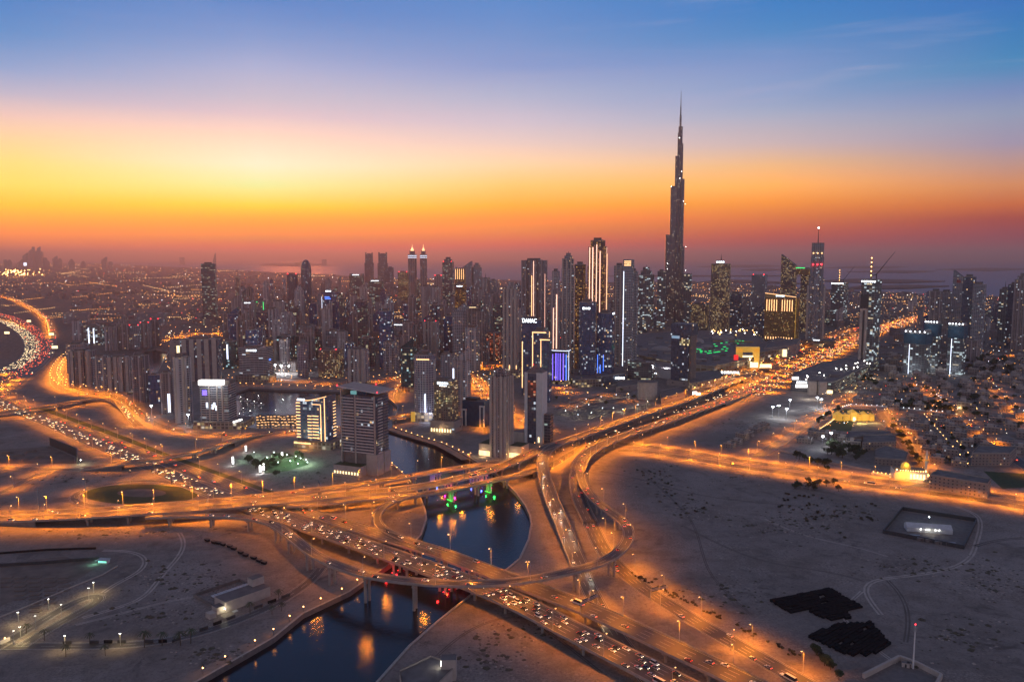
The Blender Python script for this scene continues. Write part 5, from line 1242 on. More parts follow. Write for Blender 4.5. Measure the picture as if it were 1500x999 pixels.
# long car park across the highway
def carpark():
    c, cc, Q = low_block('long multi-storey car park with lit decks and cars on its roof', [(1158,573),(1216,577),(1222,576),(1286,541),(1270,530),(1196,548),(1162,562)], 21, 'office', name='car_park', cat='car park')
    for px, py, w_, h0, h1 in ((1188, 578, 7, 0, 25), (1203, 578, 7, 0, 24)):
        x, y, z = on(cc, px, py); q = MB(); q.box(x - w_, x + w_, y - 6, y + 1, h0, h1, M['plaster']); q.build('stair_tower', c)
    x, y, z = on(cc, 1173, 575); q = MB(); q.box(x - 12, x + 10, y - 4, y - 3, 10, 16, M['screen']); q.build('screen', c)
    o = sign_mesh(20, 4, M['sign'], None, None, 6).build('sign', c); o.location = (x - 1, y - 4, 20)
    x2, y2, z = on(cc, 1162, 571); q = MB(); q.box(x2 - 6, x2 + 6, y2 - 8, y2 - 6, 4, 26, M['screen']); q.build('screen', c)
    x2, y2, z = on(cc, 1211, 577); q = MB(); q.box(x2 - 9, x2 + 9, y2 - 3, y2 - 2, 1, 7, M['signwarm']); q.build('lit_doorway', c)
    rr = random.Random(5)
    for i in range(16):
        t = rr.random(); px = 1180 + 95 * t; py = 566 - 24 * t + rr.uniform(-8, 0)
        x, y, z = on(cc, px, py - 6, 21); q = MB(); q.octa((x, y, 25), 1.1, M['lampw']); q.build('roof_lamp', c)
    for i, (px, py) in enumerate(((1190, 560), (1222, 552), (1246, 540))):
        x, y, z = on(cc, px, py, 21); q = MB(); q.box(x - 9, x + 9, y - 6, y + 6, 21, 26, M['concrete_dark']); q.build('stair_head', c)
    for t in (.2, .5, .8):
        x, y, z = on(cc, 1222 + 60 * t, 579 - 32 * t); point_light(c, (x + 8, y - 8, 5), 9000, (1, .85, .5), .8)
    point_light(c, (on(cc, 1185, 585)[0], on(cc, 1185, 585)[1], 14), 16000, (1, .9, .75), 1)
carpark()
# palace lit gold
def palace():
    c = G(1252, 616); root = empty('palace', c, 0, 'gold floodlit palace with scalloped gables among dark lawns', 'palace'); s = dep(c) / F
    W_ = 56 * s; x0 = -W_ / 2
    b = MB(); b.box(x0, W_ / 2, 0, 14, 0, 10, M['goldglow'], M['roof']); b.build('wall', root)
    for u, w_, h_ in ((.08, .13, 14), (.45, .16, 17), (.74, .14, 14), (.92, .12, 11), (.26, .1, 11), (.6, .1, 11)):
        q = MB(); x = x0 + W_ * u; hw = W_ * w_ / 2; q.box(x - hw, x + hw, -3, 11, 0, h_ - 4, M['goldglow'], M['roof'])
        q.prism([(x - hw, -3), (x + hw, -3), (x + hw, 11), (x - hw, 11)], h_ - 4, h_, M['goldglow'], None, top=[(x - .5, 3), (x + .5, 3), (x + .5, 5), (x - .5, 5)]); q.build('gable', root)
    q = MB(); q.box(x0 + W_ * .42, x0 + W_ * .48, -3.4, -3.1, 0, 6, M['signwarm']); q.build('lit_doorway', root)
    q = MB()
    for i in range(14): q.box(x0 + W_ * (i + .3) / 14, x0 + W_ * (i + .3) / 14 + 1.2, -.3, -.05, 2, 6.5, M['concrete_dark'])
    q.build('window', root)
    point_light(root, (0, -22, 6), 16000, (1, .68, .2), 1); point_light(root, (W_ * .35, -20, 5), 8000, (1, .7, .25), 1)
palace()
# far landmarks in the haze
def sail():
    c = G(312, 397); root = empty('sail_hotel', c, 0, 'pale sail-shaped tower far off behind the dark office slab', 'tower'); H = hz(c, 371); b = MB(); n = 8
    for i in range(n):
        z0, z1 = H * i / n, H * (i + 1) / n; f = lambda z: 70 * (1 - (z / H) ** 1.7) + 3
        b.prism([(55 - f(z0), -20), (55, -20), (55, 20), (55 - f(z0), 20)], z0, z1, FA['grey'], M['roof'], top=[(55 - f(z1), -20), (55, -20), (55, 20), (55 - f(z1), 20)])
    b.build('sail', root); q = MB(); q.tube((52, 0, H * .5), (58, 0, H * 1.12), 4, 1, M['white'], 5); q.build('mast', root)
sail()
T('far rounded block on the lit island at the horizon', 471, 478, 389.5, 380, 'grey', 'box', .5, 0, crown=None)
T('far single block on the left horizon', 263, 270, 388, 377, 'grey', 'box', .5, 0, crown=None)
def arch():
    c = G(443, 389); root = empty('arch_hotel', c, 0, 'far lit hotel with a central arch above the bullet tower', 'hotel'); H = hz(c, 383); b = MB()
    for x in (-1, 1): b.box(x * 160 - 90, x * 160 + 90, -40, 40, 0, H * .7, FA['hotel'], M['roof'])
    b.build('wing', root); q = MB(); q.box(-70, 70, -40, 40, H * .5, H, FA['hotel'], M['roof']); q.build('bridge_block', root)
arch()
rr = random.Random(11)
for i, (x, w_, top) in enumerate(((8, 5, 381), (14, 6, 383), (36, 5, 375), (41, 4, 371), (45.5, 5, 368), (50, 4, 362), (54, 4, 369), (58, 5, 364), (62, 4, 370), (66, 6, 378), (81, 7, 379), (88, 6, 381), (33, 5, 381), (70, 5, 384), (105, 9, 384), (153, 8, 381), (162, 6, 384), (28, 6, 386), (122, 8, 386))):
    T('hazy far tower of the marina cluster on the left horizon' if x < 75 else 'hazy lone block on the left horizon', x - w_ / 2, x + w_ / 2, 394 + rr.uniform(-2, 2), top, 'grey', 'box', .8, rr.uniform(-20, 20), crown=rr.choice(['steps', 'plant', 'slope']), group='far marina towers' if x < 75 else 'far lone blocks')
T('white-lit far slab left of the marina cluster', 34.5, 40, 402, 384, 'office', 'box', .6, 0, crown=None, strips=[('front', .5, .7, .95, 40, 'wstrip')])
def fire():
    c = G(23, 404); root = empty('festival_site', c, 0, 'patch of blazing amber lights in the far left haze', 'lights')
    q = MB(); rr = random.Random(2)
    for i in range(60): q.octa((rr.gauss(0, 90), rr.gauss(0, 240), rr.uniform(5, 90)), rr.uniform(5, 11), M['lamp'])
    q.build('floodlight', root)
fire()
# ---------------------------------------------------------------- street lamps
def lamp_proto(double=False, h=12.0, white=False):
    r = empty('street_lamp', (0, 0, 0)); hm = M['lampw'] if white else M['lamp']
    p = MB(); p.tube((0, 0, 0), (0, 0, h), .22, .12, M['metal'], 6)
    for s in ((-1, 1) if double else (1,)): p.tube((0, 0, h - .2), (s * 2.2, 0, h + .25), .10, .08, M['metal'], 5)
    p.build('pole', r)
    for s in ((-1, 1) if double else (1,)):
        l = MB(); l.box(s * 2.2 - .7, s * 2.2 + .7, -.35, .35, h + .12, h + .38, M['metal']); lo_ = l.build('luminaire', r)
        l = MB(); l.octa((s * 2.2, 0, h - .02), .62, hm, .28); l.build('lamp_glass', lo_)
    return r
LP = {(d, w): lamp_proto(d, 14 if not w else 9, w) for d in (False, True) for w in (False, True)}
LK = {k: children(v) for k, v in LP.items()}
for v in LP.values(): v.location = (0, -3000, -50)
USED = set(); NL = [0]
LCOL = {}
def bulb(e, white):
    k = (round(e), white)
    if k not in LCOL:
        d = bpy.data.lights.new('bulb_light', 'SPOT'); d.energy = e * (.8 if white else 4.4); d.color = (1, .70, .28) if white else (1, .275, .008); d.shadow_soft_size = .5; d.spot_size = R(156); d.spot_blend = .6; LCOL[k] = d
    return LCOL[k]
LREQ = []
def lamp(p, rz, label, group, power=9000, double=False, white=False):
    LREQ.append((dep(Vector(p)), len(LREQ), tuple(p), rz, label, group, power, double, white))
def lamp_light(par, p, rz, power, double, white):
    l = bpy.data.objects.new('bulb_light', bulb(power, white)); COL.objects.link(l)
    h = (9 if white else 14) - .75; r = 0 if double else 2.2
    if par is not None: l.parent = par; l.location = (r, 0, h)
    return l, (r * math.cos(rz), r * math.sin(rz), h)
def build_lamps(limit):
    """the nearest lamps are objects of their own; those past the limit, which show as dots, are one mesh"""
    far = MB(); rows = sorted(LREQ); lights = []
    for i, (dd, _, p, rz, label, group, power, double, white) in enumerate(rows):
        if i < limit:
            k = (double, white); pr = LP[k]
            if k not in USED: o = pr; USED.add(k)
            else: o = copy_tree(pr, None, LK[k])
            o.location = p; o.rotation_euler = (0, 0, rz); tag(o, label, 'street lamp', group)
            if power: lamp_light(o, p, rz, power, double, white)
        else:
            c, s = math.cos(rz), math.sin(rz)
            far.tube(p, (p[0], p[1], p[2] + 14), .22, .14, M['metal'], 4); far.tube((p[0], p[1], p[2] + 14), (p[0] + 2.2 * c, p[1] + 2.2 * s, p[2] + 14.2), .1, .1, M['metal'], 4)
            far.octa((p[0] + 2.2 * c, p[1] + 2.2 * s, p[2] + 13.9), .8, M['lampw'] if white else M['lamp'], .45)
            if power: l, off = lamp_light(None, p, rz, power, double, white); lights.append((l, (p[0] + off[0], p[1] + off[1], p[2] + off[2])))
    o = far.build('distant_street_lamps'); o['kind'] = 'stuff'
    for l, q in lights: l.parent = o; l.location = q
    for k, v in LP.items():
        if k not in USED:
            for ch in LK[k]:
                for g2 in children(ch): bpy.data.objects.remove(g2)
                bpy.data.objects.remove(ch)
            bpy.data.objects.remove(v)
def under_deck(p, key):
    for k, (C, NR, w, zb) in ROADS.items():
        if k == key: continue
        for c in C[::2]:
            if p.z + 2.5 < c.z < p.z + 17 and (c.x - p.x) ** 2 + (c.y - p.y) ** 2 < (w * .5 + 5) ** 2: return True
            if c.z < p.z + 2.5 and abs(c.z - p.z) < 2.5 and (c.x - p.x) ** 2 + (c.y - p.y) ** 2 < (w * .5 - .5) ** 2: return True
    return False
def lamps_on(key, spacing, off, label, group, power=9000, start=0.0, end=1.0, double=False, phase=.5, skip=None):
    """row of lamps along a road; off = offset from the centre line in metres (positive is right of travel)"""
    C, NR, w, zb = ROADS[key]; L = [0]
    for i in range(1, len(C)): L.append(L[-1] + (C[i] - C[i - 1]).length)
    s = L[-1] * start + spacing * phase
    i = 0
    while s < L[-1] * end:
        while i < len(L) - 1 and L[i] < s: i += 1
        p = C[i] + NR[i] * off
        n = NR[i] * (-1 if off > 0 else 1)
        q = proj(p)
        if -40 < q[0] < 1540 and q[1] < 1030 and not under_deck(p, key):
            lamp((p.x, p.y, max(0, p.z + (1.0 if p.z > 2 else 0))), math.atan2(n.y, n.x), label, group, power, double)
        s += spacing
def proj(P):
    v = Vector((P[0], P[1], P[2] - CH)); d = v.y * CP - v.z * SP
    return 749.5 + F * v.x / d, 499.5 - F * (v.y * SP + v.z * CP) / d
PW = 13000
lamps_on('A1g', 48, 14, 'street lamp at the outer kerb of the jammed highway, left part', 'lamps along the jammed highway', PW * .7)
lamps_on('A2g', 48, -13.5, 'street lamp beside the planted verge of the outbound highway', 'lamps along the planted verge', PW * .7)
lamps_on('A1', 46, 10.2, 'street lamp on the outer parapet of the jammed bridge', 'lamps on the jammed bridge', PW * .5, .16)
lamps_on('A2', 44, -8.7, 'street lamp on the right parapet of the red-tail-light bridge', 'lamps on the outbound bridge', PW * .55, .1)
lamps_on('B1', 34, -7.2, 'street lamp on the far parapet of the wide viaduct', 'lamps on the wide viaduct', PW * 1.15, 0, .95)
lamps_on('B2', 34, 8.2, 'street lamp on the near parapet of the wide viaduct', 'lamps on the near side of the viaduct', PW * 1.15, 0, .55)
lamps_on('B2', 36, -8.4, 'street lamp on the city-bound part of the viaduct', 'lamps on the city-bound viaduct', PW * 1.2, .55, 1)
lamps_on('B3', 46, 5.6, 'street lamp on the lowest canal deck', 'lamps on the lowest canal deck', PW * .8, .15)
lamps_on('Br', 36, 9, 'street lamp along the walled right-hand flyover', 'lamps on the right-hand flyover', PW * 1.1)
lamps_on('Bj', 36, -8.8, 'street lamp beside the slow lane between the two flyovers', 'lamps between the two flyovers', PW * 1.2)
lamps_on('mid', 34, 7, 'street lamp in the bright underpass area below the flyovers', 'lamps under the flyovers', PW * 1.2)
lamps_on('C', 62, 4.9, 'street lamp on the outer edge of the high curved ramp', 'lamps on the curved ramp', PW * .45, .1)
lamps_on('D', 40, 6.8, 'street lamp on the left edge of the straight ramp with white headlights', 'lamps on the straight ramp', PW * .42, .15)
lamps_on('D0', 42, 7, 'street lamp beside the ground road passing below the bridges', 'lamps on the road below the bridges', PW * .9)
lamps_on('E2', 46, -9.5, 'street lamp on the sandy right verge of the outbound slip road', 'lamps on the sandy verge', PW * .6)
lamps_on('E2', 70, 9.5, 'street lamp on the inner verge of the outbound slip road', 'lamps on the inner verge', PW * .4, .25)
lamps_on('E1', 44, -7.6, 'street lamp on the ramp dropping from the right flyover', 'lamps on the dropping ramp', PW * .8)
lamps_on('F', 52, 4.4, 'street lamp round the tight loop ramp', 'lamps on the tight loop', PW * .5)
lamps_on('G1', 36, -9.2, 'street lamp along the straight orange road across the sand, far side', 'lamps on the far side of the sand road', PW * 1.2)
lamps_on('G2', 38, 9.2, 'street lamp along the straight orange road across the sand, near side', 'lamps on the near side of the sand road', PW * 1.2)
lamps_on('H', 54, -6.6, 'street lamp on the curved overpass left of the lit park', 'lamps on the curved overpass', PW)
lamps_on('Hg', 54, -7.6, 'street lamp on the straight road below the construction pit', 'lamps below the construction pit', PW)
lamps_on('H2', 60, 5.4, 'street lamp on the side road at the left frame edge', 'lamps on the left side road', PW * .7)
lamps_on('I', 52, 5.2, 'street lamp round the oval green island', 'lamps round the green island', PW * .55)
lamps_on('J', 44, 6.2, 'street lamp on the small overpass at the far left', 'lamps on the far left overpass', PW * 1.1)
lamps_on('K', 40, 8.4, 'street lamp along the curving road past the brown flats', 'lamps past the brown flats', PW * 1.1)
lamps_on('K', 40, -8.4, 'street lamp on the inner kerb of the curving road by the brown flats', 'lamps on the inner kerb by the brown flats', PW * .8, 0, .6)
lamps_on('K2', 42, 5.6, 'street lamp on the narrow inner curve left of the brown flats', 'lamps on the narrow inner curve', PW)
lamps_on('W', 44, -8, 'street lamp on the low bridge between balcony tower and grid tower', 'lamps on the low canal bridge', PW * 1.1)
lamps_on('mar', 44, 8, 'street lamp on the lake road left of the gold-edged hotel', 'lamps on the lake road', PW * .9)
lamps_on('L1', 88, -21, 'street lamp on the inside of the far left highway bend', 'lamps inside the far bend', PW * 2.6)
lamps_on('L3', 62, 11, 'street lamp on the outside of the far left highway bend', 'lamps outside the far bend', PW * 2.6)
lamps_on('Z', 80, -30, 'street lamp on the left side of the glowing city highway', 'lamps on the glowing highway, left side', PW * 2.4)
lamps_on('Z', 80, 30, 'street lamp on the right side of the glowing city highway', 'lamps on the glowing highway, right side', PW * 2.4)
lamps_on('Z', 80, 0, 'street lamp in the middle of the glowing city highway', 'lamps on the glowing highway, middle', PW * 2.0, 0, 1, True)
lamps_on('Z2', 70, -14, 'street lamp on the service road in front of the mall', 'lamps on the mall service road', PW * 1.2)
lamps_on('X', 56, -6.4, 'street lamp on the flyover beside the car park', 'lamps beside the car park', PW)
lamps_on('S1', 52, -8.6, 'street lamp on the villa street leading to the floodlit yard', 'lamps on the yard street', PW * .75)
lamps_on('S2', 44, -9.6, 'street lamp on the wide street between palace and villas', 'lamps on the palace street', PW * .8)
lamps_on('S3', 62, 9, 'street lamp on the diagonal street through the villas', 'lamps on the diagonal street', PW * .8)
lamps_on('S4', 60, 5.8, 'street lamp on the cross street behind the palace', 'lamps behind the palace', PW * .5)
lamps_on('S9', 90, 10.5, 'street lamp on the straight avenue below the right-hand towers', 'lamps on the right avenue', PW * 1.0)
lamps_on('S5', 75, 8.5, 'street lamp on the street at the right frame edge', 'lamps at the right edge', PW * .8)
lamps_on('S8', 90, 8.5, 'street lamp on the dark road below the netted frames', 'lamps below the netted frames', PW * .7)
lamps_on('P1', 70, 12, 'street lamp on the orange-lit junction behind the navy slab', 'lamps behind the navy slab', PW * 2.2)
lamps_on('P1', 70, -12, 'street lamp on the far kerb behind the navy slab', 'lamps on the far kerb behind the navy slab', PW * 2.2)
lamps_on('P2', 56, 7.5, 'street lamp on the road along the far lake shore', 'lamps along the far lake road', PW * 1.1)
lamps_on('P3', 44, 11, 'street lamp on the orange road right of the white apartment slab', 'lamps right of the white slab', PW * 1.2)
lamps_on('P3', 44, -11, 'street lamp on the left kerb of the orange road by the white slab', 'lamps on the left kerb by the white slab', PW * 1.2)
lamps_on('P4', 60, 9, 'street lamp on the dusty road at the foot of the beige pier tower', 'lamps by the beige pier tower', PW * 1.2)
lamps_on('P5', 40, 6, 'street lamp on the lane behind the brown hotel', 'lamps behind the brown hotel', PW * .9)
lamps_on('P6', 44, 6, 'street lamp on the curved lane left of the teal tower', 'lamps left of the teal tower', PW * .9)
lamps_on('P7', 70, 7, 'street lamp on the dim lane below the showroom', 'lamps below the showroom', PW * .5)
for px, py in ((137, 868), (71, 893), (27, 913), (95, 948), (176, 945), (30, 935)):
    lamp(tuple(G(px, py)), R(-60), 'white-lit street lamp of the lower left cul-de-sac', 'lamps of the cul-de-sac', 4200, False, True)
for px, py in ((130, 880), (90, 905), (52, 922), (20, 945)):
    lamp(tuple(G(px, py)), R(120), 'white-lit street lamp on the inner side of the cul-de-sac', 'lamps inside the cul-de-sac', 3800, False, True)
build_lamps(292)
# floodlight masts over work yards
def flood_proto():
    r = empty('floodlight_mast', (0, -3000, -50)); p = MB(); p.tube((0, 0, 0), (0, 0, 18), .35, .2, M['metal'], 6); p.build('pole', r)
    l = MB(); l.box(-2, 2, -.4, .2, 17, 18.4, M['steel']); l.build('bracket', r)
    g_ = MB(); g_.box(-1.9, 1.9, -.62, -.42, 17.1, 18.3, M['worklight']); g_.octa((0, -1.1, 17.6), 1.3, M['worklight'], 1.3); g_.build('lamp_head', r)
    return r
FP = flood_proto(); FK = children(FP); nf = 0
for px, py, lab, grp, pw in [(1131,612,'floodlight mast in the white-lit yard beyond the sand','yard floodlights',15000),(1140,610,'floodlight mast in the white-lit yard beyond the sand','yard floodlights',15000),(1151,615,'floodlight mast in the white-lit yard beyond the sand','yard floodlights',15000),(1156,601,'floodlight mast in the white-lit yard beyond the sand','yard floodlights',15000),
    (1196,597,'floodlight mast near the palace end of the yard','palace end floodlights',17000),(1202,600,'floodlight mast near the palace end of the yard','palace end floodlights',17000),
    (1204,658,'floodlight mast over the dark garden trees','garden floodlights',9000),(1216,653,'floodlight mast over the dark garden trees','garden floodlights',9000),
    (222,610,'white floodlight by the ramp below the brown slab tower','ramp floodlight',9000),(276,624,'white floodlight at the foot of the pink-grey tower','tower foot floodlight',9000),(240,566,'white floodlight beside the slim brown tower','slim tower floodlight',7000),(403,546,'tall floodlight on the far lake shore, left of three','lake floodlight left',60000),(412,547,'tall floodlight on the far lake shore, middle of three','lake floodlight middle',60000),(423,548,'tall floodlight on the far lake shore, right of three','lake floodlight right',60000)]:
    o = FP if nf == 0 else copy_tree(FP, None, FK); nf += 1
    o.location = G(px, py); tag(o, lab, 'floodlight', grp)
    d = bpy.data.lights.new('bulb_light', 'POINT'); d.energy = pw; d.color = (.85, .92, 1); d.shadow_soft_size = .8
    l = bpy.data.objects.new('bulb_light', d); COL.objects.link(l); l.parent = o; l.location = (0, -2.2, 17)
# promenade bollard lamps
def boll_proto():
    r = empty('promenade_lamp', (0, -3000, -50)); p = MB(); p.tube((0, 0, 0), (0, 0, 4.2), .14, .1, M['steel'], 5); p.build('pole', r)
    l = MB(); l.ball((0, 0, 4.4), .42, M['lamp'], 6, 4); l.build('lantern', r); return r
BP_ = boll_proto(); BK = children(BP_); nb = 0
def promenade(px, n, lab, grp, power):
    global nb
    C = catmull([Vector((p.x, p.y, 0)) for p in GP(px)], 4)
    for i in range(n):
        p = C[int((i + .5) / n * (len(C) - 1))]
        o = BP_ if nb == 0 else copy_tree(BP_, None, BK); nb += 1
        o.location = (p.x, p.y, .06); tag(o, lab, 'promenade lamp', grp)
        if power:
            l = bpy.data.objects.new('bulb_light', bulb(power, False)); COL.objects.link(l); l.parent = o; l.location = (0, 0, 5.1)
promenade([(284,995),(394,935),(438,900),(505,868),(535,848)], 9, 'low lantern on the left canal promenade', 'left promenade lanterns', 90)
promenade([(578,630),(593,635),(618,644),(652,654),(688,672)], 14, 'low lantern on the hotel promenade across the canal', 'hotel promenade lanterns', 200)
promenade([(348,564),(420,567),(480,569),(530,572),(552,576)], 18, 'low lantern on the far lake shore', 'lake shore lanterns', 600)
promenade([(563,668),(575,684),(592,699)], 5, 'low lantern beside the balcony tower', 'balcony tower lanterns', 200)
# ---------------------------------------------------------------- traffic
PAINTS = {}
for nm, c, mt in (('white_car_paint', (.62, .62, .60), 0), ('silver_car_paint', (.34, .35, .36), .5), ('black_car_paint', (.02, .02, .022), .2), ('red_car_paint', (.25, .02, .02), .1), ('blue_car_paint', (.03, .06, .16), .3), ('sand_car_paint', (.35, .28, .2), .3)):
    m_, t_, b_ = new_mat(nm); b_.inputs['Base Color'].default_value = (*c, 1); b_.inputs['Metallic'].default_value = mt; b_.inputs['Roughness'].default_value = .32; PAINTS[nm] = m_
def car_body(L, W_, h0, h1, paint, van=False):
    b = MB(); x, y = W_ / 2, L / 2
    prof = [(-y, .35), (-y, h0 * .8), (-y * .82, h0), (y * .62, h0), (y * .97, h0 * .82), (y, .35)]
    for i in range(len(prof) - 1):
        (y0, z0), (y1, z1) = prof[i], prof[i + 1]
        b.face([(-x, y0, z0), (x, y0, z0), (x, y1, z1), (-x, y1, z1)][::-1], paint)
    for s in (-1, 1):
        b.face([(s * x, p[0], p[1]) for p in (prof if s < 0 else prof[::-1])], paint)
    for yy in (-y * .6, y * .62):
        for s in (-1, 1): b.tube((s * (x - .12), yy, .34), (s * (x + .03), yy, .34), .34, .34, M['black'], 8)
    c = MB(); a0, a1 = (-y * .94, y * .55) if van else (-y * .72, y * .42); r0, r1 = (-y * .9, y * .35) if van else (-y * .48, y * .10)
    lo = [(-x * .95, a0), (x * .95, a0), (x * .95, a1), (-x * .95, a1)]; hi = [(-x * .76, r0), (x * .76, r0), (x * .76, r1), (-x * .76, r1)]
    c.prism(lo, h0 - .02, h1, M['glass'], paint, top=hi)
    return b, c
def car_proto(paint, kind):
    r = empty('car', (0, -3000, -50)); L, W_, h0, h1, van = {'saloon': (4.6, 1.85, .95, 1.45, 0), 'suv': (4.9, 1.95, 1.15, 1.85, 0), 'van': (5.6, 2.05, 1.2, 2.5, 1), 'bus': (11.5, 2.5, 1.3, 3.1, 1)}[kind]
    b, c = car_body(L, W_, h0, h1, PAINTS[paint], van); b.build('body', r); c.build('cabin', r)
    for s in (-1, 1):
        q = MB(); q.ball((s * W_ * .34, L / 2 - .02, h0 * .68), .15, M['headlight'], 6, 4); q.build('headlight', r)
        q = MB(); q.box(s * W_ * .36 - .22, s * W_ * .36 + .22, -L / 2 - .06, -L / 2 + .02, h0 * .6, h0 * .85, M['taillight']); q.build('taillight', r)
    return r
PROTO = [(car_proto(p, k), p.split('_')[0], k, n) for p, k, n in (('white_car_paint', 'saloon', 5), ('white_car_paint', 'suv', 5), ('silver_car_paint', 'saloon', 4), ('silver_car_paint', 'suv', 2), ('black_car_paint', 'suv', 3), ('black_car_paint', 'saloon', 2), ('red_car_paint', 'saloon', 1), ('blue_car_paint', 'saloon', 1), ('sand_car_paint', 'saloon', 2), ('white_car_paint', 'van', 2), ('white_car_paint', 'bus', 1))]
PK = {id(p[0]): children(p[0]) for p in PROTO}; PUSED = set(); BAG = [p for p in PROTO for _ in range(p[3])]
# far cars show no parts: one mesh
def far_car(paint):
    b = MB(); b.box(-.95, .95, -2.3, 2.3, .35, 1.0, PAINTS[paint]); b.prism([(-.9, -1.6), (.9, -1.6), (.9, 1.0), (-.9, 1.0)], .98, 1.5, M['glass'], PAINTS[paint], top=[(-.75, -1.1), (.75, -1.1), (.75, .3), (-.75, .3)])
    for s in (-1, 1):
        b.box(s * .62 - .24, s * .62 + .24, 2.28, 2.42, .5, .9, M['headlight']); b.box(s * .65 - .25, s * .65 + .25, -2.42, -2.28, .55, .85, M['taillight'])
    return b.mesh('far_car')
FARM = [far_car(p) for p in ('white_car_paint', 'silver_car_paint', 'black_car_paint', 'sand_car_paint')]
NC = [0]; crr = random.Random(21)
def put_car(p, ang, where, group, far=False):
    if NC[0] >= 300: return None
    NC[0] += 1
    if far:
        o = bpy.data.objects.new('car', crr.choice(FARM)); COL.objects.link(o); lab = 'small far car ' + where
    else:
        pr, colr, kd, n = crr.choice(BAG)
        if id(pr) in PUSED: o = copy_tree(pr, None, PK[id(pr)])
        else: o = pr; PUSED.add(id(pr))
        kd2 = {'saloon': 'saloon car', 'suv': 'tall off-road car', 'van': 'van', 'bus': 'bus'}[kd]; lab = '%s %s %s' % (colr, kd2, where); group = group + ', ' + colr + ' ' + kd2
    o.location = p; o.rotation_euler = (0, 0, ang); tag(o, lab, 'bus' if 'bus' in lab else 'van' if ' van' in lab else 'car', group); return o
def traffic(key, n, lanes, forward, where, group, start=0.0, end=1.0, far=False, seed=0, side=(-1, 1)):
    """n vehicles on a road, kept apart lane by lane; forward False = they drive toward the start of the line"""
    C, NR, w, zb = ROADS[key]; rr = random.Random(hash(key) % 100 if False else len(key) * 13 + seed + int(w * 10)); L = [0]
    for i in range(1, len(C)): L.append(L[-1] + (C[i] - C[i - 1]).length)
    used = [[] for _ in range(lanes)]; k = 0; tries = 0
    while k < n and tries < n * 20:
        tries += 1; s = L[-1] * rr.uniform(start, end); ln = rr.randrange(lanes)
        if any(abs(s - u) < 9.5 for u in used[ln]): continue
        i = max(1, next((j for j in range(len(L)) if L[j] >= s), len(L) - 1)); t = (s - L[i - 1]) / max(1e-6, L[i] - L[i - 1])
        p = C[i - 1].lerp(C[i], t); nr = NR[i]
        off = -w / 2 + 1.2 + (w - 2.4) * (ln + .5) / lanes
        off = off * .5 * (side[1] - side[0]) + w / 4 * (side[0] + side[1])
        q = p + nr * (off + rr.uniform(-.3, .3)); pr = proj((q.x, q.y, q.z))
        if not (-5 < pr[0] < 1505 and pr[1] < 1005): continue
        used[ln].append(s); d = (C[i] - C[i - 1]).normalized() * (1 if forward else -1)
        z = q.z + zb + .015
        put_car((q.x, q.y, z), math.atan2(-d.x, d.y), where, group, far); k += 1
traffic('A1', 118, 5, True, 'in the jam on the lower canal bridge, headlights on', 'cars jammed on the lower bridge', .05, 1)
traffic('C', 24, 2, True, 'on the high curved ramp', 'cars on the curved ramp', .05, .95)
traffic('D', 13, 3, True, 'driving down the straight ramp with white headlights', 'cars on the straight ramp', .1, 1)
traffic('D0', 5, 3, True, 'on the ground road below the curved ramp', 'cars below the curved ramp')
traffic('A2', 17, 4, False, 'driving away on the outbound lower bridge', 'cars on the outbound bridge', .1, 1)
traffic('E2', 9, 4, False, 'on the outbound slip road at the right', 'cars on the slip road')
traffic('E1', 5, 3, False, 'on the ramp dropping from the right flyover', 'cars on the dropping ramp')
traffic('F', 5, 1, True, 'on the tight loop ramp', 'cars on the tight loop')
traffic('B2', 17, 4, True, 'on the near carriageway of the wide viaduct', 'cars on the near viaduct', 0, .6)
traffic('B2', 20, 4, False, 'on the viaduct climbing to the city', 'cars on the city viaduct', .6, 1)
traffic('B1', 9, 4, True, 'on the far carriageway of the wide viaduct', 'cars on the far viaduct')
traffic('B3', 4, 3, True, 'on the lowest canal deck', 'cars on the lowest deck', .2, 1)
traffic('I', 3, 2, True, 'beside the oval green island', 'cars by the green island')
traffic('H', 3, 2, True, 'on the curved overpass by the park', 'cars on the overpass')
traffic('G2', 5, 4, False, 'on the orange road across the sand', 'cars on the sand road', 0, .95)
traffic('mid', 5, 3, True, 'in the underpass area below the flyovers', 'cars under the flyovers')
traffic('Br', 8, 4, True, 'on the right-hand flyover', 'cars on the right flyover', 0, .5)
traffic('Bj', 24, 4, False, 'in the slow queue between the flyovers', 'far cars between the flyovers', 0, 1, True)
traffic('A1g', 16, 5, True, 'in the left part of the highway jam', 'far cars in the left jam', .42, 1, True)
for o in [o for o in bpy.data.objects if o.get('label') and ('down the straight ramp' in o['label'] or 'below the curved ramp' in o['label'])]:
    d = bpy.data.lights.get('beam_light') or bpy.data.lights.new('beam_light', 'SPOT'); d.energy = 2600; d.color = (1, .9, .72); d.spot_size = R(46); d.spot_blend = .8; d.shadow_soft_size = .3
    l = bpy.data.objects.new('beam_light', d); COL.objects.link(l); l.parent = o; l.location = (0, 2.6, .9); l.rotation_euler = (R(80), 0, 0)
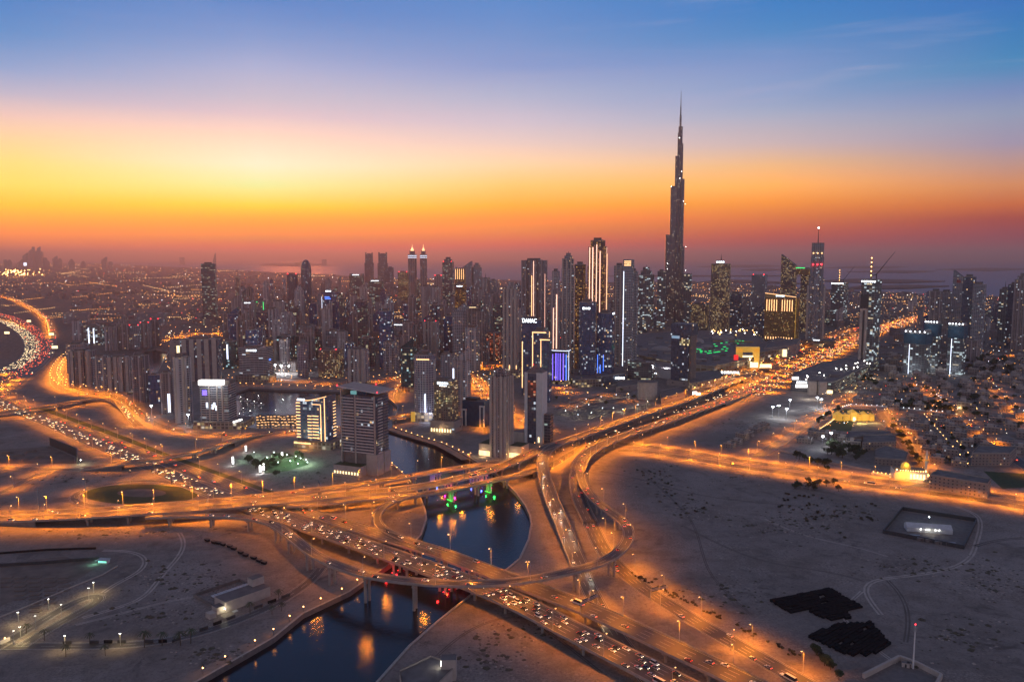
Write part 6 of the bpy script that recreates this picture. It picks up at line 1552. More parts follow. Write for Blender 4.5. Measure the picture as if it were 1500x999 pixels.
# the rest of the traffic, beyond the three hundred that show largest
st = MB(); srr = random.Random(33)
def stuff_traffic(key, n, head, spread=1.0, start=0.0, end=1.0, size=1.0):
    C, NR, w, zb = ROADS[key]
    for _ in range(n):
        t = srr.uniform(start, end) * (len(C) - 1.01); i = int(t); p = C[i].lerp(C[i + 1], t - i) + NR[i] * srr.uniform(-.46, .46) * w * spread
        d = (C[i + 1] - C[i]).normalized(); nr = NR[i]; z = p.z + zb
        y0 = d * 2.2; x0 = nr * .9; q = [p - x0 - y0, p + x0 - y0, p + x0 + y0, p - x0 + y0]
        st.prism(ccw([(v.x, v.y) for v in q]), z + .3, z + 1.35, PAINTS['white_car_paint'] if srr.random() < .6 else PAINTS['black_car_paint'], M['glass'])
        m_ = M['farhead'] if head(srr) else M['fartail']
        r_ = .42 * size * (1.4 if m_ is M['fartail'] else 1)
        toward = -d if d.y > 0 else d       # whichever end faces the drone
        e = p + toward * 2.5
        for s in (-.6, .6): v = e + nr * s; st.octa((v.x, v.y, z + .8), r_, m_, r_ * .8)
stuff_traffic('A1g', 210, lambda r: True, .9, 0, .97, .9)
stuff_traffic('A2g', 40, lambda r: False, .9)
stuff_traffic('L1', 900, lambda r: r.random() < .97, 1, .05, .98, .95)
stuff_traffic('L2', 560, lambda r: r.random() < .05, 1, .05, .98, .95)
stuff_traffic('L3', 60, lambda r: r.random() < .3, 1, 0, 1, 1.6)
stuff_traffic('J', 14, lambda r: True, .6, .6, 1)
stuff_traffic('K', 26, lambda r: r.random() < .4, .8)
stuff_traffic('Z', 620, lambda r: r.random() < .55, .95, 0, 1, 1.05)
stuff_traffic('P3', 34, lambda r: r.random() < .5)
stuff_traffic('P4', 16, lambda r: r.random() < .5)
stuff_traffic('P2', 12, lambda r: r.random() < .5)
stuff_traffic('Z2', 60, lambda r: r.random() < .5, .9, 0, 1, 1.4)
stuff_traffic('Br', 24, lambda r: r.random() < .1, .8, .4, 1)
stuff_traffic('mar', 14, lambda r: r.random() < .5)
stuff_traffic('W', 12, lambda r: r.random() < .5)
stuff_traffic('S3', 10, lambda r: r.random() < .5)
stuff_traffic('S9', 26, lambda r: r.random() < .5)
o = st.build('distant_traffic'); o['kind'] = 'stuff'
# parked cars and the red ones at the lower left gate
for px, py, a in ((38, 950, 80), (46, 951, 80), (72, 951, 85), (80, 912, 30), (64, 930, 20), (62, 924, 20), (753, 900, 85), (1390, 748, 70), (2, 931, 60)):
    p = G(px, py); put_car((p.x, p.y, .07), R(a), 'parked alone on open ground', 'cars parked on open ground')
# ---------------------------------------------------------------- coloured floodlights on the canal piers
GLW = {'red': ((1, .02, .02), glow('red_flood', (1, .02, .02), 3)), 'green': ((.02, 1, .08), glow('green_flood', (.02, 1, .08), 3)), 'blue': ((.06, .1, 1), glow('blue_flood', (.06, .1, 1), 3)), 'magenta': ((1, .02, .3), glow('magenta_flood', (1, .02, .3), 3))}
for key, px, py, z, cn, w_ in (('A1', 588, 822, 0, 'red', 9), ('A1', 668, 852, 0, 'red', 9), ('A2', 614, 806, 0, 'red', 8), ('A2', 690, 833, 0, 'red', 8), ('B1', 637, 698, 0, 'blue', 7), ('B2', 692, 702, 0, 'blue', 8), ('B2', 650, 711, 0, 'magenta', 7), ('B3', 656, 722, 0, 'green', 6), ('B3', 718, 710, 0, 'green', 6), ('B2', 708, 698, 0, 'magenta', 7)):
    C, NR, w, zb = ROADS[key]; t0 = G(px, py, 4)
    i = min(range(len(C)), key=lambda j: (C[j].x - t0.x) ** 2 + (C[j].y - t0.y) ** 2); p = C[i]; nr = NR[i]; nr = nr if nr.y < 0 else -nr
    col, gm = GLW[cn]; lab = '%s-lit bridge pier standing in the canal under the %s' % (cn, {'A1': 'jammed bridge', 'A2': 'outbound bridge', 'B1': 'far viaduct deck', 'B2': 'middle viaduct deck', 'B3': 'lowest canal deck'}[key])
    r = empty('lit_pier', (p.x, p.y, 0), math.atan2(nr.y, nr.x) + R(90), lab, 'pier', 'coloured piers in the canal, %s %s' % (cn, key))
    b = MB()
    for k in (-1, 0, 1): b.tube((k * .1, k * w * .3, -5), (k * .1, k * w * .3, p.z - 1.9), .95, .95, M['plaster'], 10)
    b.build('column', r)
    b = MB(); b.box(-1.2, 1.2, -w * .42, w * .42, p.z - 3.0, p.z - 1.75, M['plaster']); b.build('crossbeam', r)
    for k in (-1, 0, 1):
        q = MB(); q.box(-2.4, -1.7, k * w * .3 - .5, k * w * .3 + .5, -2.4, -2.0, gm); q.build('floodlight', r)
    point_light(r, (0, -w * .5 - 4, 0), 2400, col, .6); point_light(r, (-4, 0, 0), 1500, col, .6)
# ---------------------------------------------------------------- trees
def leaf_clump(b, c, r, n, rr, m, flat=.8):
    for _ in range(n):
        d = Vector((rr.gauss(0, 1), rr.gauss(0, 1), rr.gauss(0, 1))).normalized() * r * rr.random() ** .4; d.z *= flat
        p = Vector(c) + d; a = Vector((rr.gauss(0, 1), rr.gauss(0, 1), rr.gauss(0, .6))).normalized(); e = a.orthogonal().normalized(); s = rr.uniform(.35, .75)
        b.face([p - a * s, p + e * s * .7, p + a * s, p - e * s * .7], m)
def tree_proto(kind, seed):
    rr = random.Random(seed); r = empty({'palm': 'palm_tree', 'shrub': 'shrub'}.get(kind, 'tree'), (0, -3000, -50)); t_ = MB(); c = MB()
    if kind == 'palm':
        t_.tube((0, 0, 0), (.3, .1, 7.5), .28, .2, M['trunk'], 6)
        for i in range(16):
            a = 2 * math.pi * i / 16 + rr.uniform(-.15, .15); p = Vector((.3, .1, 7.5)); up = rr.uniform(.3, 1.0); side = Vector((-math.sin(a), math.cos(a), 0)) * .32
            for k in range(5):
                q = p + Vector((math.cos(a) * .75, math.sin(a) * .75, up * .5)); up -= .52
                c.face([p - side, q - side * .8, q + side * .8, p + side], M['palm']); p = q
    elif kind == 'shrub':
        for _ in range(5): x, y = rr.gauss(0, .7), rr.gauss(0, .7); t_.tube((x * .3, y * .3, 0), (x, y, .9), .06, .03, M['trunk'], 4); leaf_clump(c, (x, y, .9), .8, 26, rr, M['scrub'])
    else:
        h = rr.uniform(2.2, 3.2); t_.tube((0, 0, 0), (.1, 0, h), .3, .2, M['trunk'], 6)
        for i in range(8):
            a = 2 * math.pi * i / 8 + rr.uniform(-.4, .4); d = rr.uniform(1.2, 2.9); z = h + rr.uniform(.4, 3.4)
            t_.tube((.1, 0, h - .2), (math.cos(a) * d, math.sin(a) * d, z), .13, .05, M['trunk'], 4); leaf_clump(c, (math.cos(a) * d, math.sin(a) * d, z), rr.uniform(1.1, 1.8), 34, rr, M['leaf'])
        leaf_clump(c, (0, 0, h + 3.2), 1.7, 50, rr, M['leaf'])
    t_.build('trunk' if kind != 'shrub' else 'stem', r); c.build('crown', r); return r
TP = {'tree': [tree_proto('tree', s) for s in (1, 2, 3)], 'palm': [tree_proto('palm', 4)], 'shrub': [tree_proto('shrub', 5), tree_proto('shrub', 6)]}
TK = {id(o): children(o) for L in TP.values() for o in L}; TU = set(); trr = random.Random(8)
def plant(kind, p, lab, grp, s=1.0):
    pr = trr.choice(TP[kind])
    if id(pr) in TU: o = copy_tree(pr, None, TK[id(pr)])
    else: o = pr; TU.add(id(pr))
    o.location = p; o.rotation_euler = (0, 0, trr.uniform(0, 6.28)); k = s * trr.uniform(.8, 1.25); o.scale = (k, k, k * trr.uniform(.85, 1.15)); tag(o, lab, {'palm': 'palm', 'shrub': 'shrub'}.get(kind, 'tree'), grp); return o
def scatter(kind, box, n, lab, grp, s=1.0):
    (x0, y0), (x1, y1), (x2, y2), (x3, y3) = box
    for _ in range(n):
        u, v = trr.random(), trr.random(); px = (x0 * (1 - u) + x1 * u) * (1 - v) + (x3 * (1 - u) + x2 * u) * v; py = (y0 * (1 - u) + y1 * u) * (1 - v) + (y3 * (1 - u) + y2 * u) * v
        plant(kind, G(px, py), lab, grp, s)
scatter('tree', [(1203,668),(1262,676),(1266,660),(1215,650)], 26, 'dark garden tree in the walled grove below the palace', 'grove trees', 1.35)
scatter('tree', [(1290,598),(1392,606),(1394,598),(1300,590)], 26, 'dark tree in the long belt behind the palace', 'trees of the long belt', 1.4)
scatter('tree', [(1300,618),(1306,616),(1356,690),(1350,692)], 20, 'street tree along the palace street', 'palace street trees', 1.1)
scatter('tree', [(1232,600),(1236,596),(1196,618),(1190,626)], 12, 'tree along the street left of the palace', 'yard street trees', 1.0)
scatter('tree', [(1160,672),(1212,690),(1214,684),(1166,666)], 12, 'dark tree on the sand beside the walled grove', 'roadside grove trees', 1.1)
scatter('tree', [(1155,716),(1235,722),(1232,708),(1160,706)], 15, 'dusty tree in the clump below the orange road', 'clump trees', 1.0)
scatter('tree', [(1396,540),(1500,560),(1500,528),(1400,524)], 24, 'dark park tree below the right-hand towers', 'park trees', 1.9)
scatter('tree', [(1250,560),(1330,580),(1340,566),(1262,552)], 14, 'dark tree among villas near the car park', 'villa trees near the car park', 1.4)
scatter('tree', [(1400,600),(1500,650),(1500,600),(1420,580)], 18, 'dark tree among villas at the right edge', 'villa trees at the right edge', 1.3)
scatter('tree', [(360,682),(404,698),(396,688),(364,672)], 12, 'green-lit tree on the dark side of the park', 'park side trees', 1.2)
scatter('tree', [(372,690),(452,676),(446,668),(380,672)], 16, 'green-lit tree in the floodlit park', 'floodlit park trees', .9)
scatter('tree', [(1180,940),(1206,968),(1232,996),(1224,998)], 14, 'hedge bush on the verge at the lower right', 'verge bushes', .75)
scatter('shrub', [(912,836),(1160,962),(1172,960),(926,838)], 60, 'small desert shrub on the lamp-lit sandy verge', 'verge shrubs', .7)
scatter('shrub', [(1140,742),(1250,800),(1290,740),(1150,720)], 46, 'small desert shrub on the sand below the orange road', 'sand shrubs', .9)
scatter('shrub', [(930,690),(1010,770),(1040,740),(960,680)], 30, 'small desert shrub on the sand right of the loop', 'loop shrubs', .8)
scatter('shrub', [(905,646),(1000,600),(1002,596),(908,640)], 18, 'shrub along the wall of the right flyover', 'flyover shrubs', 1.4)
for px, py in ((38, 928), (65, 938), (96, 962), (154, 960), (131, 943), (237, 945), (264, 945), (366, 898), (398, 900), (408, 880), (412, 895), (211, 948), (279, 942)):
    plant('palm', G(px, py), 'palm tree beside the lower left shore road', 'shore road palms', 1.0)
scatter('tree', [(440,650),(500,668),(498,660),(446,645)], 8, 'clipped tree in front of the gold-edged hotel', 'hotel trees', .8)
scatter('tree', [(1310,524),(1510,524),(1510,600),(1300,600)], 44, 'dark garden tree among the low villas below the netted frames', 'villa garden trees', 1.2)
scatter('tree', [(1330,612),(1400,612),(1450,680),(1380,690)], 28, 'garden tree inside the walled villa estate', 'estate garden trees', .9)
scatter('tree', [(800,560),(930,548),(930,590),(820,600)], 14, 'small tree on the dim lots below the striped tower', 'lot trees', .9)
# park lights
for px, py, h_, lab in ((341, 681, 9, 'left'), (412, 694, 0, 'x'), (386, 690, 8, 'front'), (381, 693, 8, 'rear'), (413, 672, 7, 'right'), (360, 662, 7, 'portal')):
    if not h_: continue
    c = G(px, py); r = empty('light_box', c, 0, {'left': 'tall white light box at the left corner of the park', 'front': 'white light box at the front of the park, right of a pair', 'rear': 'white light box at the front of the park, left of a pair', 'right': 'white light box on the far side of the park', 'portal': 'white lit gateway behind the park'}[lab], 'light box')
    q = MB(); q.box(-1.1, 1.1, -.5, .5, 1.2, 1.2 + h_, M['screen']); q.build('screen', r); q = MB(); q.box(-1.4, 1.4, -.6, .6, 0, 1.2, M['steel']); q.box(-1.4, -1.12, -.55, .55, 1.2, h_ + 1.5, M['steel']); q.box(1.12, 1.4, -.55, .55, 1.2, h_ + 1.5, M['steel']); q.build('frame', r)
    point_light(r, (0, -4, 5), 3200, (.9, .95, 1), .6)
def park_proto():
    r = empty('park_lamp', (0, -3000, -50)); p = MB(); p.tube((0, 0, 0), (0, 0, 5), .12, .08, M['steel'], 5); p.build('pole', r); l = MB(); l.ball((0, 0, 5.2), .5, M['worklight'], 6, 4); l.build('globe', r); return r
pp = park_proto(); pk = children(pp)
for i, (px, py) in enumerate(((372, 668), (401, 668), (420, 672), (433, 674), (440, 677), (448, 679), (407, 683), (450, 683), (391, 676), (425, 681), (362, 676), (436, 685))):
    o = pp if i == 0 else copy_tree(pp, None, pk); o.location = G(px, py); tag(o, 'white-green globe lamp standing in the floodlit park', 'park lamp', 'park lamps')
    d = bpy.data.objects.new('bulb_light', bpy.data.lights.get('park_bulb') or bpy.data.lights.new('park_bulb', 'POINT')); d.data.energy = 5200; d.data.color = (.55, 1, .62); d.data.shadow_soft_size = .4
    COL.objects.link(d); d.parent = o; d.location = (0, 0, 6.4)
lot = MB()
for L in ([(822,604),(858,594),(905,600),(880,612),(840,616)], [(850,590),(915,578),(930,584),(868,595)], [(700,548),(732,543),(745,556),(716,563)], [(905,606),(950,590),(962,594),(925,610)]):
    flat_poly(lot, ccw([(p.x, p.y) for p in GP(L)]), .055, M['asphalt'])
structure(lot, 'parking_lot')
for k, (px, py) in enumerate(((828, 606), (845, 600), (862, 597), (882, 602), (898, 602), (866, 609), (846, 612), (858, 589), (880, 585), (902, 582), (920, 581), (912, 604), (934, 597), (948, 592), (708, 552), (724, 547), (736, 552), (716, 559))):
    o = copy_tree(pp, None, pk); o.location = G(px, py); tag(o, 'small pale globe lamp on the dim parking lots', 'lot lamp', 'parking lot lamps')
    d = bpy.data.objects.new('bulb_light', bpy.data.lights.get('lot_bulb') or bpy.data.lights.new('lot_bulb', 'POINT')); d.data.energy = 2600; d.data.color = (1, .82, .5); d.data.shadow_soft_size = .4
    COL.objects.link(d); d.parent = o; d.location = (0, 0, 6.6)
# ---------------------------------------------------------------- villas
def villa_proto(seed):
    rr = random.Random(seed); r = empty('villa', (0, -3000, -50)); w, d = rr.uniform(15, 21), rr.uniform(13, 18); h = rr.choice([7.2, 7.4, 10.4])
    b = MB(); b.box(-w / 2, w / 2, -d / 2, d / 2, 0, h, FA['villa'], M['roof']); b.build('wall', r)
    b = MB(); P = foot('box', w, d); b.prism(P, h, h + 1.1, M['plaster'], None); b.prism(list(reversed(scaled(P, .96))), h, h + 1.1, M['plaster'], None); b.build('parapet', r)
    b = MB(); x = rr.uniform(-w * .3, w * .2); b.box(x, x + 5, -d * .1, d * .3, h, h + 3.2, M['plaster']); b.build('stair_tower', r)
    b = MB(); b.box(-w * .35, w * .1, -d / 2 - 3, -d / 2 - .02, 0, 3.6, M['plaster']); b.build('porch', r)
    b = MB()
    for _ in range(4): tx, ty = rr.uniform(-w * .42, w * .35), rr.uniform(-d * .42, d * .35); b.box(tx, tx + 1.6, ty, ty + 1.2, h + .02, h + 1.3, M['metal'])
    b.build('roof_plant', r); return r
VP = [villa_proto(s) for s in (1, 2, 3, 4, 5)]; VK = {id(v): children(v) for v in VP}; VU = set(); vrr = random.Random(14)
VXY = []
def villa(px, py, a, lab, grp, s=1.0):
    VXY.append((G(px, py).x, G(px, py).y))
    v = vrr.choice(VP)
    if id(v) in VU: o = copy_tree(v, None, VK[id(v)])
    else: o = v; VU.add(id(v))
    o.location = G(px, py); o.rotation_euler = (0, 0, R(a + vrr.choice([0, 90, 180]))); o.scale = (s, s, s); tag(o, lab, 'villa', grp); return o
for i, (px, py) in enumerate(((1068, 655), (1087, 643), (1104, 633), (1118, 626), (1078, 650), (1096, 638), (1112, 630))):
    villa(px, py, -40, 'half-finished villa in the row left of the lamp-lit street', 'half-finished villas', .8)
for t in range(6):
    for col, (xa, ya, xb, yb) in enumerate(((1322, 622, 1386, 690), (1336, 616, 1404, 682), (1374, 614, 1426, 662), (1390, 612, 1446, 656))):
        if (t, col) in ((5, 0), (5, 2)): continue
        f = t / 5; villa(xa + (xb - xa) * f, ya + (yb - ya) * f, -32, 'two-storey villa in the walled estate right of the palace street', 'estate villas', 1.0)
for px, py in ((1262, 566), (1282, 572), (1300, 566), (1320, 572), (1340, 575), (1316, 556), (1350, 566), (1300, 581), (1332, 584), (1360, 592)):
    villa(px, py, -30, 'flat-roofed villa in the dark district beyond the palace', 'villas beyond the palace', 1.0)
for px, py in ((1420, 600), (1440, 608), (1460, 618), (1480, 628), (1498, 640), (1440, 590), (1472, 600), (1496, 612), (1420, 572), (1446, 565), (1474, 560), (1496, 575), (1452, 632), (1470, 655), (1492, 662), (1390, 570)):
    villa(px, py, -30, 'flat-roofed villa in the right-hand district', 'right-hand villas', 1.1)
for px, py, s, lab in ((1388, 600, 1.2, 'villa lit amber at its door, near the diagonal street'), (1412, 600, 1.3, 'villa with a lit colonnade beside the diagonal street')):
    o = villa(px, py, -30, lab, None, s); point_light(o, (0, -14, 4), 3000, (1, .66, .25), .6)
for _ in range(300):
    px, py = vrr.uniform(1296, 1510), vrr.uniform(519, 600); P = G(px, py)
    if any(abs(C[j].x - P.x) < w + 8 and abs(C[j].y - P.y) < w + 8 for k in ('S3', 'S8', 'S9', 'S5', 'S6', 'S4') for C, NR, w, zb in (ROADS[k],) for j in range(0, len(C), 2)) or any((a - P.x) ** 2 + (b_ - P.y) ** 2 < 27 ** 2 for a, b_ in VXY): continue
    VXY.append((P.x, P.y)); villa(px, py, -30, 'flat-roofed villa in the low district below the netted frames', 'villas below the netted frames', vrr.uniform(.9, 1.3))
low_block('long beige block of flats behind the villa estate, left end', [(1360,715),(1445,730),(1450,722),(1372,708)], 15, 'villa', name='apartment_block', cat='flats')
low_block('long beige block of flats at the right villa street', [(1422,682),(1478,682),(1488,672),(1432,670)], 15, 'villa', name='apartment_block', cat='flats')
low_block('pale school block with a row of dark windows beside the palace street', [(1262,660),(1312,658),(1310,648),(1264,648)], 10, 'villa', name='school', cat='school')
low_block('pale long wall-like building below the palace lawn', [(1240,650),(1306,644),(1304,640),(1242,640)], 8, 'blank')
low_block('rounded low villa hall left of the mosque', [(1280,680),(1326,684),(1330,672),(1296,662),(1280,668)], 8, 'villa')
for i, (px, py) in enumerate(((1205, 642), (1222, 640), (1236, 646), (1192, 640), (1178, 648), (1250, 652), (1270, 590), (1262, 584), (1256, 590))):
    villa(px, py, -30, 'small villa between the yard street and the palace lawn', 'villas by the palace lawn', .9)
def mosque():
    c = G(1332, 700); root = empty('mosque', c, R(-14), 'amber-lit mosque with a glowing dome at the corner of the orange road', 'mosque')
    b = MB(); b.box(-18, 16, -10, 12, 0, 10, M['white'], M['roof']); b.build('wall', root)
    d = MB(); d.tube((-4, 4, 10), (-4, 4, 12.5), 5.2, 5.2, M['goldglow'], 14); d.ball((-4, 4, 12.5), 5.0, M['goldglow'], 12, 5, 1.0, True); d.build('dome', root)
    t_ = MB(); t_.tube((20, 14, 0), (20, 14, 26), 1.5, 1.2, M['white'], 8); t_.tube((20, 14, 18), (20, 14, 19.4), 2.2, 2.2, M['goldglow'], 8); t_.tube((20, 14, 26), (20, 14, 31), 1.2, .1, M['white'], 8); t_.build('minaret', root)
    for i in range(5): q = MB(); q.box(-2 + i * 3.4, -.2 + i * 3.4, -10.3, -10.05, 2, 7, M['signwarm']); q.build('window', root)
    q = MB()
    for i in range(11): q.octa((-12 + i * 2.6, -9.8, 10.8), .5, M['lamp'])
    q.build('lamp_row', root)
    for x in (-16, 14): q = MB(); q.octa((x, -10, 11.5), .9, M['lamp']); q.build('corner_lamp', root)
    point_light(root, (-4, -2, 16), 5000, (1, .55, .12), .8); point_light(root, (4, -18, 5), 3000, WARM, .8)
mosque()
# garden walls and their rows of little lights
def wall_line(px, h, m, name, lab, cat='wall', lights=0, thick=.4, lm='lamp'):
    P = GP(px); c = P[0]; r = empty(name, (c.x, c.y, 0), 0, lab, cat); b = MB()
    for i in range(len(P) - 1):
        a, e = P[i] - c, P[i + 1] - c; d = (e - a).normalized(); n = Vector((d.y, -d.x, 0)) * thick
        b.prism(ccw([((a - n).x, (a - n).y), ((e - n).x, (e - n).y), ((e + n).x, (e + n).y), ((a + n).x, (a + n).y)]), 0, h + .002 * i, M[m], M[m])
    b.build('panel', r)
    if lights:
        tot = sum((P[i + 1] - P[i]).length for i in range(len(P) - 1))
        for k in range(lights):
            s = tot * (k + .5) / lights
            for i in range(len(P) - 1):
                L = (P[i + 1] - P[i]).length
                if s <= L: p = P[i].lerp(P[i + 1], s / L) - c; break
                s -= L
            q = MB(); q.octa((p.x, p.y, h + .6), .5, M[lm]); q.build('wall_light', r)
    return r
wall_line([(1276,694),(1330,702),(1352,706),(1360,700),(1350,688)], 2.4, 'white', 'boundary_wall', 'white mosque boundary wall topped by a string of amber lamps', 'wall', 26)
wall_line([(1196,633),(1226,612)], 1.5, 'white', 'boundary_wall', 'lit garden wall left of the palace lawn', 'wall', 14)
wall_line([(1226,600),(1246,594),(1290,596),(1384,605)], 2, 'white', 'boundary_wall', 'long wall with white lamps behind the palace', 'wall', 24, .4, 'worklight')
wall_line([(1140,660),(1200,676),(1275,690)], 2.2, 'plaster', 'boundary_wall', 'bare beige wall below the dark grove', 'wall')
wall_line([(1352,606),(1420,684)], 1.2, 'plaster', 'boundary_wall', 'left lane wall of the villa estate dotted with yellow lamps', 'wall', 15)
wall_line([(1362,606),(1432,680)], 1.2, 'plaster', 'boundary_wall', 'right lane wall of the villa estate dotted with yellow lamps', 'wall', 15)
wall_line([(1370,578),(1400,600)], 1.4, 'white', 'boundary_wall', 'short white-lit wall on the diagonal street', 'wall', 9, .4, 'worklight')
# ---------------------------------------------------------------- sand plots: compounds, stacks, mast, canal-side plant
def compound():
    fence = wall_line([(1293,781),(1321,747),(1430,764),(1411,804),(1293,781)], 3.6, 'steel', 'compound_fence', 'dark hoarding fence round the lone compound on the sand', 'fence')
    pad = MB(); flat_poly(pad, ccw([(p.x, p.y) for p in GP([(1296,780),(1322,749),(1427,765),(1410,802)])]), .05, M['concrete_dark']); structure(pad, 'yard')
    a, b2 = G(1328, 778), G(1395, 783); c = (a + b2) / 2; L = (b2 - a).length; ang = math.atan2((b2 - a).y, (b2 - a).x)
    r = empty('long_shed', c, ang, 'long white ridged shed inside the fenced compound', 'shed'); q = MB()
    q.box(-L / 2, L / 2, 0, 12, 0, 4, M['canvas']); q.build('wall', r); q = MB()
    q.prism([(-L / 2, -.4), (L / 2, -.4), (L / 2, 12.4), (-L / 2, 12.4)], 4.0, 7, M['canvas'], M['canvas'], top=[(-L / 2, 5.8), (L / 2, 5.8), (L / 2, 6.2), (-L / 2, 6.2)]); q.build('roof', r)
    for i in (-.2, -.08, -.05, -.02, .12, .2): q = MB(); q.octa((L * i, -.6, 3.2), .4, M['lampw']); q.build('wall_lamp', r)
    point_light(r, (0, -4, 4.5), 500, (1, .95, .7), .4)
    p = G(1360, 768); r = empty('yard_lamp', p, 0, 'greenish work lamp behind the white shed', 'lamp'); q = MB(); q.tube((0, 0, 0), (0, 0, 7), .15, .1, M['steel'], 5); q.build('pole', r); q = MB(); q.octa((0, 0, 7.2), .7, M['worklight']); q.build('lamp_head', r); point_light(r, (0, -1, 8), 1800, (.7, 1, .85), .5)
    for i, (px, py) in enumerate(((1350, 792), (1362, 794), (1376, 797), (1340, 788), (1392, 799))):
        p = G(px, py); r = empty('site_cabin', p, R(-12), 'site cabin along the near fence of the compound', 'cabin', 'compound cabins'); q = MB(); q.box(-4, 4, -1.4, 1.4, .2, 2.9, M['concrete_dark'], M['metal']); q.build('body', r); q = MB(); q.box(-1, 0, -1.46, -1.41, .3, 2.4, M['steel']); q.build('door', r)
compound()
def stack(px, lab, seed):
    """rows of dark bundled pipes laid side by side over a ragged plot"""
    P = GP(px); rr = random.Random(seed); c = sum(P, Vector()) / len(P); d = (P[1] - P[0]).normalized(); n = Vector((-d.y, d.x, 0)); b = MB()
    us = [(p - P[0]).dot(n) for p in P]; u = min(us) + 1
    while u < max(us):
        o = P[0] + n * u; xs = []                       # clip the row line against the plot
        for i in range(len(P)):
            a, e = P[i], P[(i + 1) % len(P)]; ua, ue = (a - P[0]).dot(n) - u, (e - P[0]).dot(n) - u
            if (ua > 0) != (ue > 0): t = ua / (ua - ue); xs.append((a.lerp(e, t) - o).dot(d))
        xs.sort()
        if len(xs) >= 2:
            s = xs[0] + rr.uniform(0, 2)
            while s < xs[-1] - 2:
                L = min(rr.uniform(5.5, 6.2), xs[-1] - s); h = rr.choice([1.4, 1.6, 1.9, 1.9])
                if rr.random() > .04:
                    q = [o + d * s - n * .95 - c, o + d * (s + L) - n * .95 - c, o + d * (s + L) + n * .95 - c, o + d * s + n * .95 - c]
                    b.prism(ccw([(v.x, v.y) for v in q]), 0, h, M['black'], M['black'])
                s += L + .35
        u += 2.5
    r = empty('material_stack', c, 0, lab, 'stack'); b.build('bundle', r)
stack([(1126,881),(1217,862),(1233,872),(1262,889),(1240,896),(1246,906),(1214,909),(1178,896),(1156,898)], 'larger upper field of stacked black pipe bundles on the sand', 3)
stack([(1184,935),(1214,918),(1230,914),(1276,912),(1304,944),(1286,956),(1254,965),(1230,956)], 'lower ragged field of stacked black pipe bundles on the sand', 4)
def mast_compound():
    wall_line([(1264,993),(1317,966),(1342,975),(1378,993),(1368,1012)], 3, 'plaster', 'compound_wall', 'pale block wall of the small compound at the lower right corner', 'wall', 0, .8)
    pad = MB(); flat_poly(pad, ccw([(p.x, p.y) for p in GP([(1268,994),(1317,969),(1373,994),(1360,1020),(1280,1020)])]), .05, M['concrete_dark']); structure(pad, 'yard')
    c = G(1337, 979); H = hz(c, 915); r = empty('radio_mast', c, 0, 'tall slim radio mast with a red light, lower right corner', 'mast'); b = MB()
    b.tube((0, 0, 0), (0, 0, H), .55, .35, M['white'], 8); b.build('pole', r)
    q = MB()
    for i in range(6):
        a = 2 * math.pi * i / 6; q.tube((math.cos(a) * .9, math.sin(a) * .9, H - 4), (math.cos(a) * .9, math.sin(a) * .9, H - 1), .16, .16, M['metal'], 5)
        q.tube((0, 0, H - 2.5), (math.cos(a) * .9, math.sin(a) * .9, H - 2.5), .05, .05, M['steel'], 4)
    q.build('antenna', r); q = MB(); q.octa((0, 0, H + .4), .55, M['beacon']); q.build('beacon', r)
    for px, w_ in ((1326, 2.2), (1332, 1.4), (1349, 1.6)):
        p = G(px, 976); k = empty('equipment_cabin', p, R(-25), 'small pale equipment cabin at the foot of the radio mast', 'cabin', 'mast cabins'); b = MB(); b.box(-w_, w_, -1.4, 1.4, 0, 2.8, M['plaster'], M['roof']); b.build('body', k); q = MB(); q.box(-.5, .5, -1.46, -1.41, .1, 2.2, M['steel']); q.build('door', k)
mast_compound()
def canal_plant():
    """pump station between the sand and the shore road: long hall, tower, tank yard under ribbed covers"""
    a, b2 = G(330, 897), G(396, 873); L = (b2 - a).length; ang = math.atan2((b2 - a).y, (b2 - a).x); c = (a + b2) / 2
    r = empty('pump_station', c, ang, 'long pale pump station with ribbed tank covers beside the shore road', 'building'); b = MB()
    b.box(-L / 2, L / 2, 0, 15, 0, 7.5, M['plaster'], M['roof']); b.build('wall', r)
    q = MB(); q.prism(foot('box', L, 15), 0, .01, M['plaster'], None); 
    q = MB(); q.box(L / 2 - 9, L / 2 + .6, 9, 16.2, 0, 13, M['plaster'], M['roof']); q.build('stair_tower', r)
    q = MB(); q.box(-L / 2 - 6, -L / 2 - .02, 1, 8, 0, 5, M['plaster'], M['roof']); q.build('annexe', r)
    q = MB(); q.box(-L / 2 - 13, -L / 2 - 8, -2, 4, 0, 3.6, M['plaster']); q.build('annexe', r)
    q = MB()
    for i in range(14): q.box(-L * .34 + i * 2.3, -L * .34 + i * 2.3 + 1.7, 19, 31, 1.2, 1.9 + .1 * (i % 2), M['canvas'])
    q.build('tank_cover', r)
    q = MB(); q.box(-L * .42, L * .36, 16.6, 18.2, 0, 2.2, M['concrete'])
    for x0, x1, y0, y1 in ((-L * .55, -L * .55 + .6, 16, 42), (-L * .55, L * .5, 42, 42.6), (L * .5 - .6, L * .5, 16, 42)): q.box(x0, x1, y0, y1, 0, 2.4, M['concrete_dark'])
    q.build('yard_wall', r)
    q = MB(); q.octa((-L / 2 - 1, -.7, 3.4), .45, M['lampw']); q.build('wall_lamp', r); point_light(r, (-L / 2 - 2, -2, 4), 900, (1, .9, .55), .4)
    q = MB(); q.box(-L * .40, -L * .30, -4.5, -2, 0, .5, M['canvas']); q.build('hatch', r)
canal_plant()
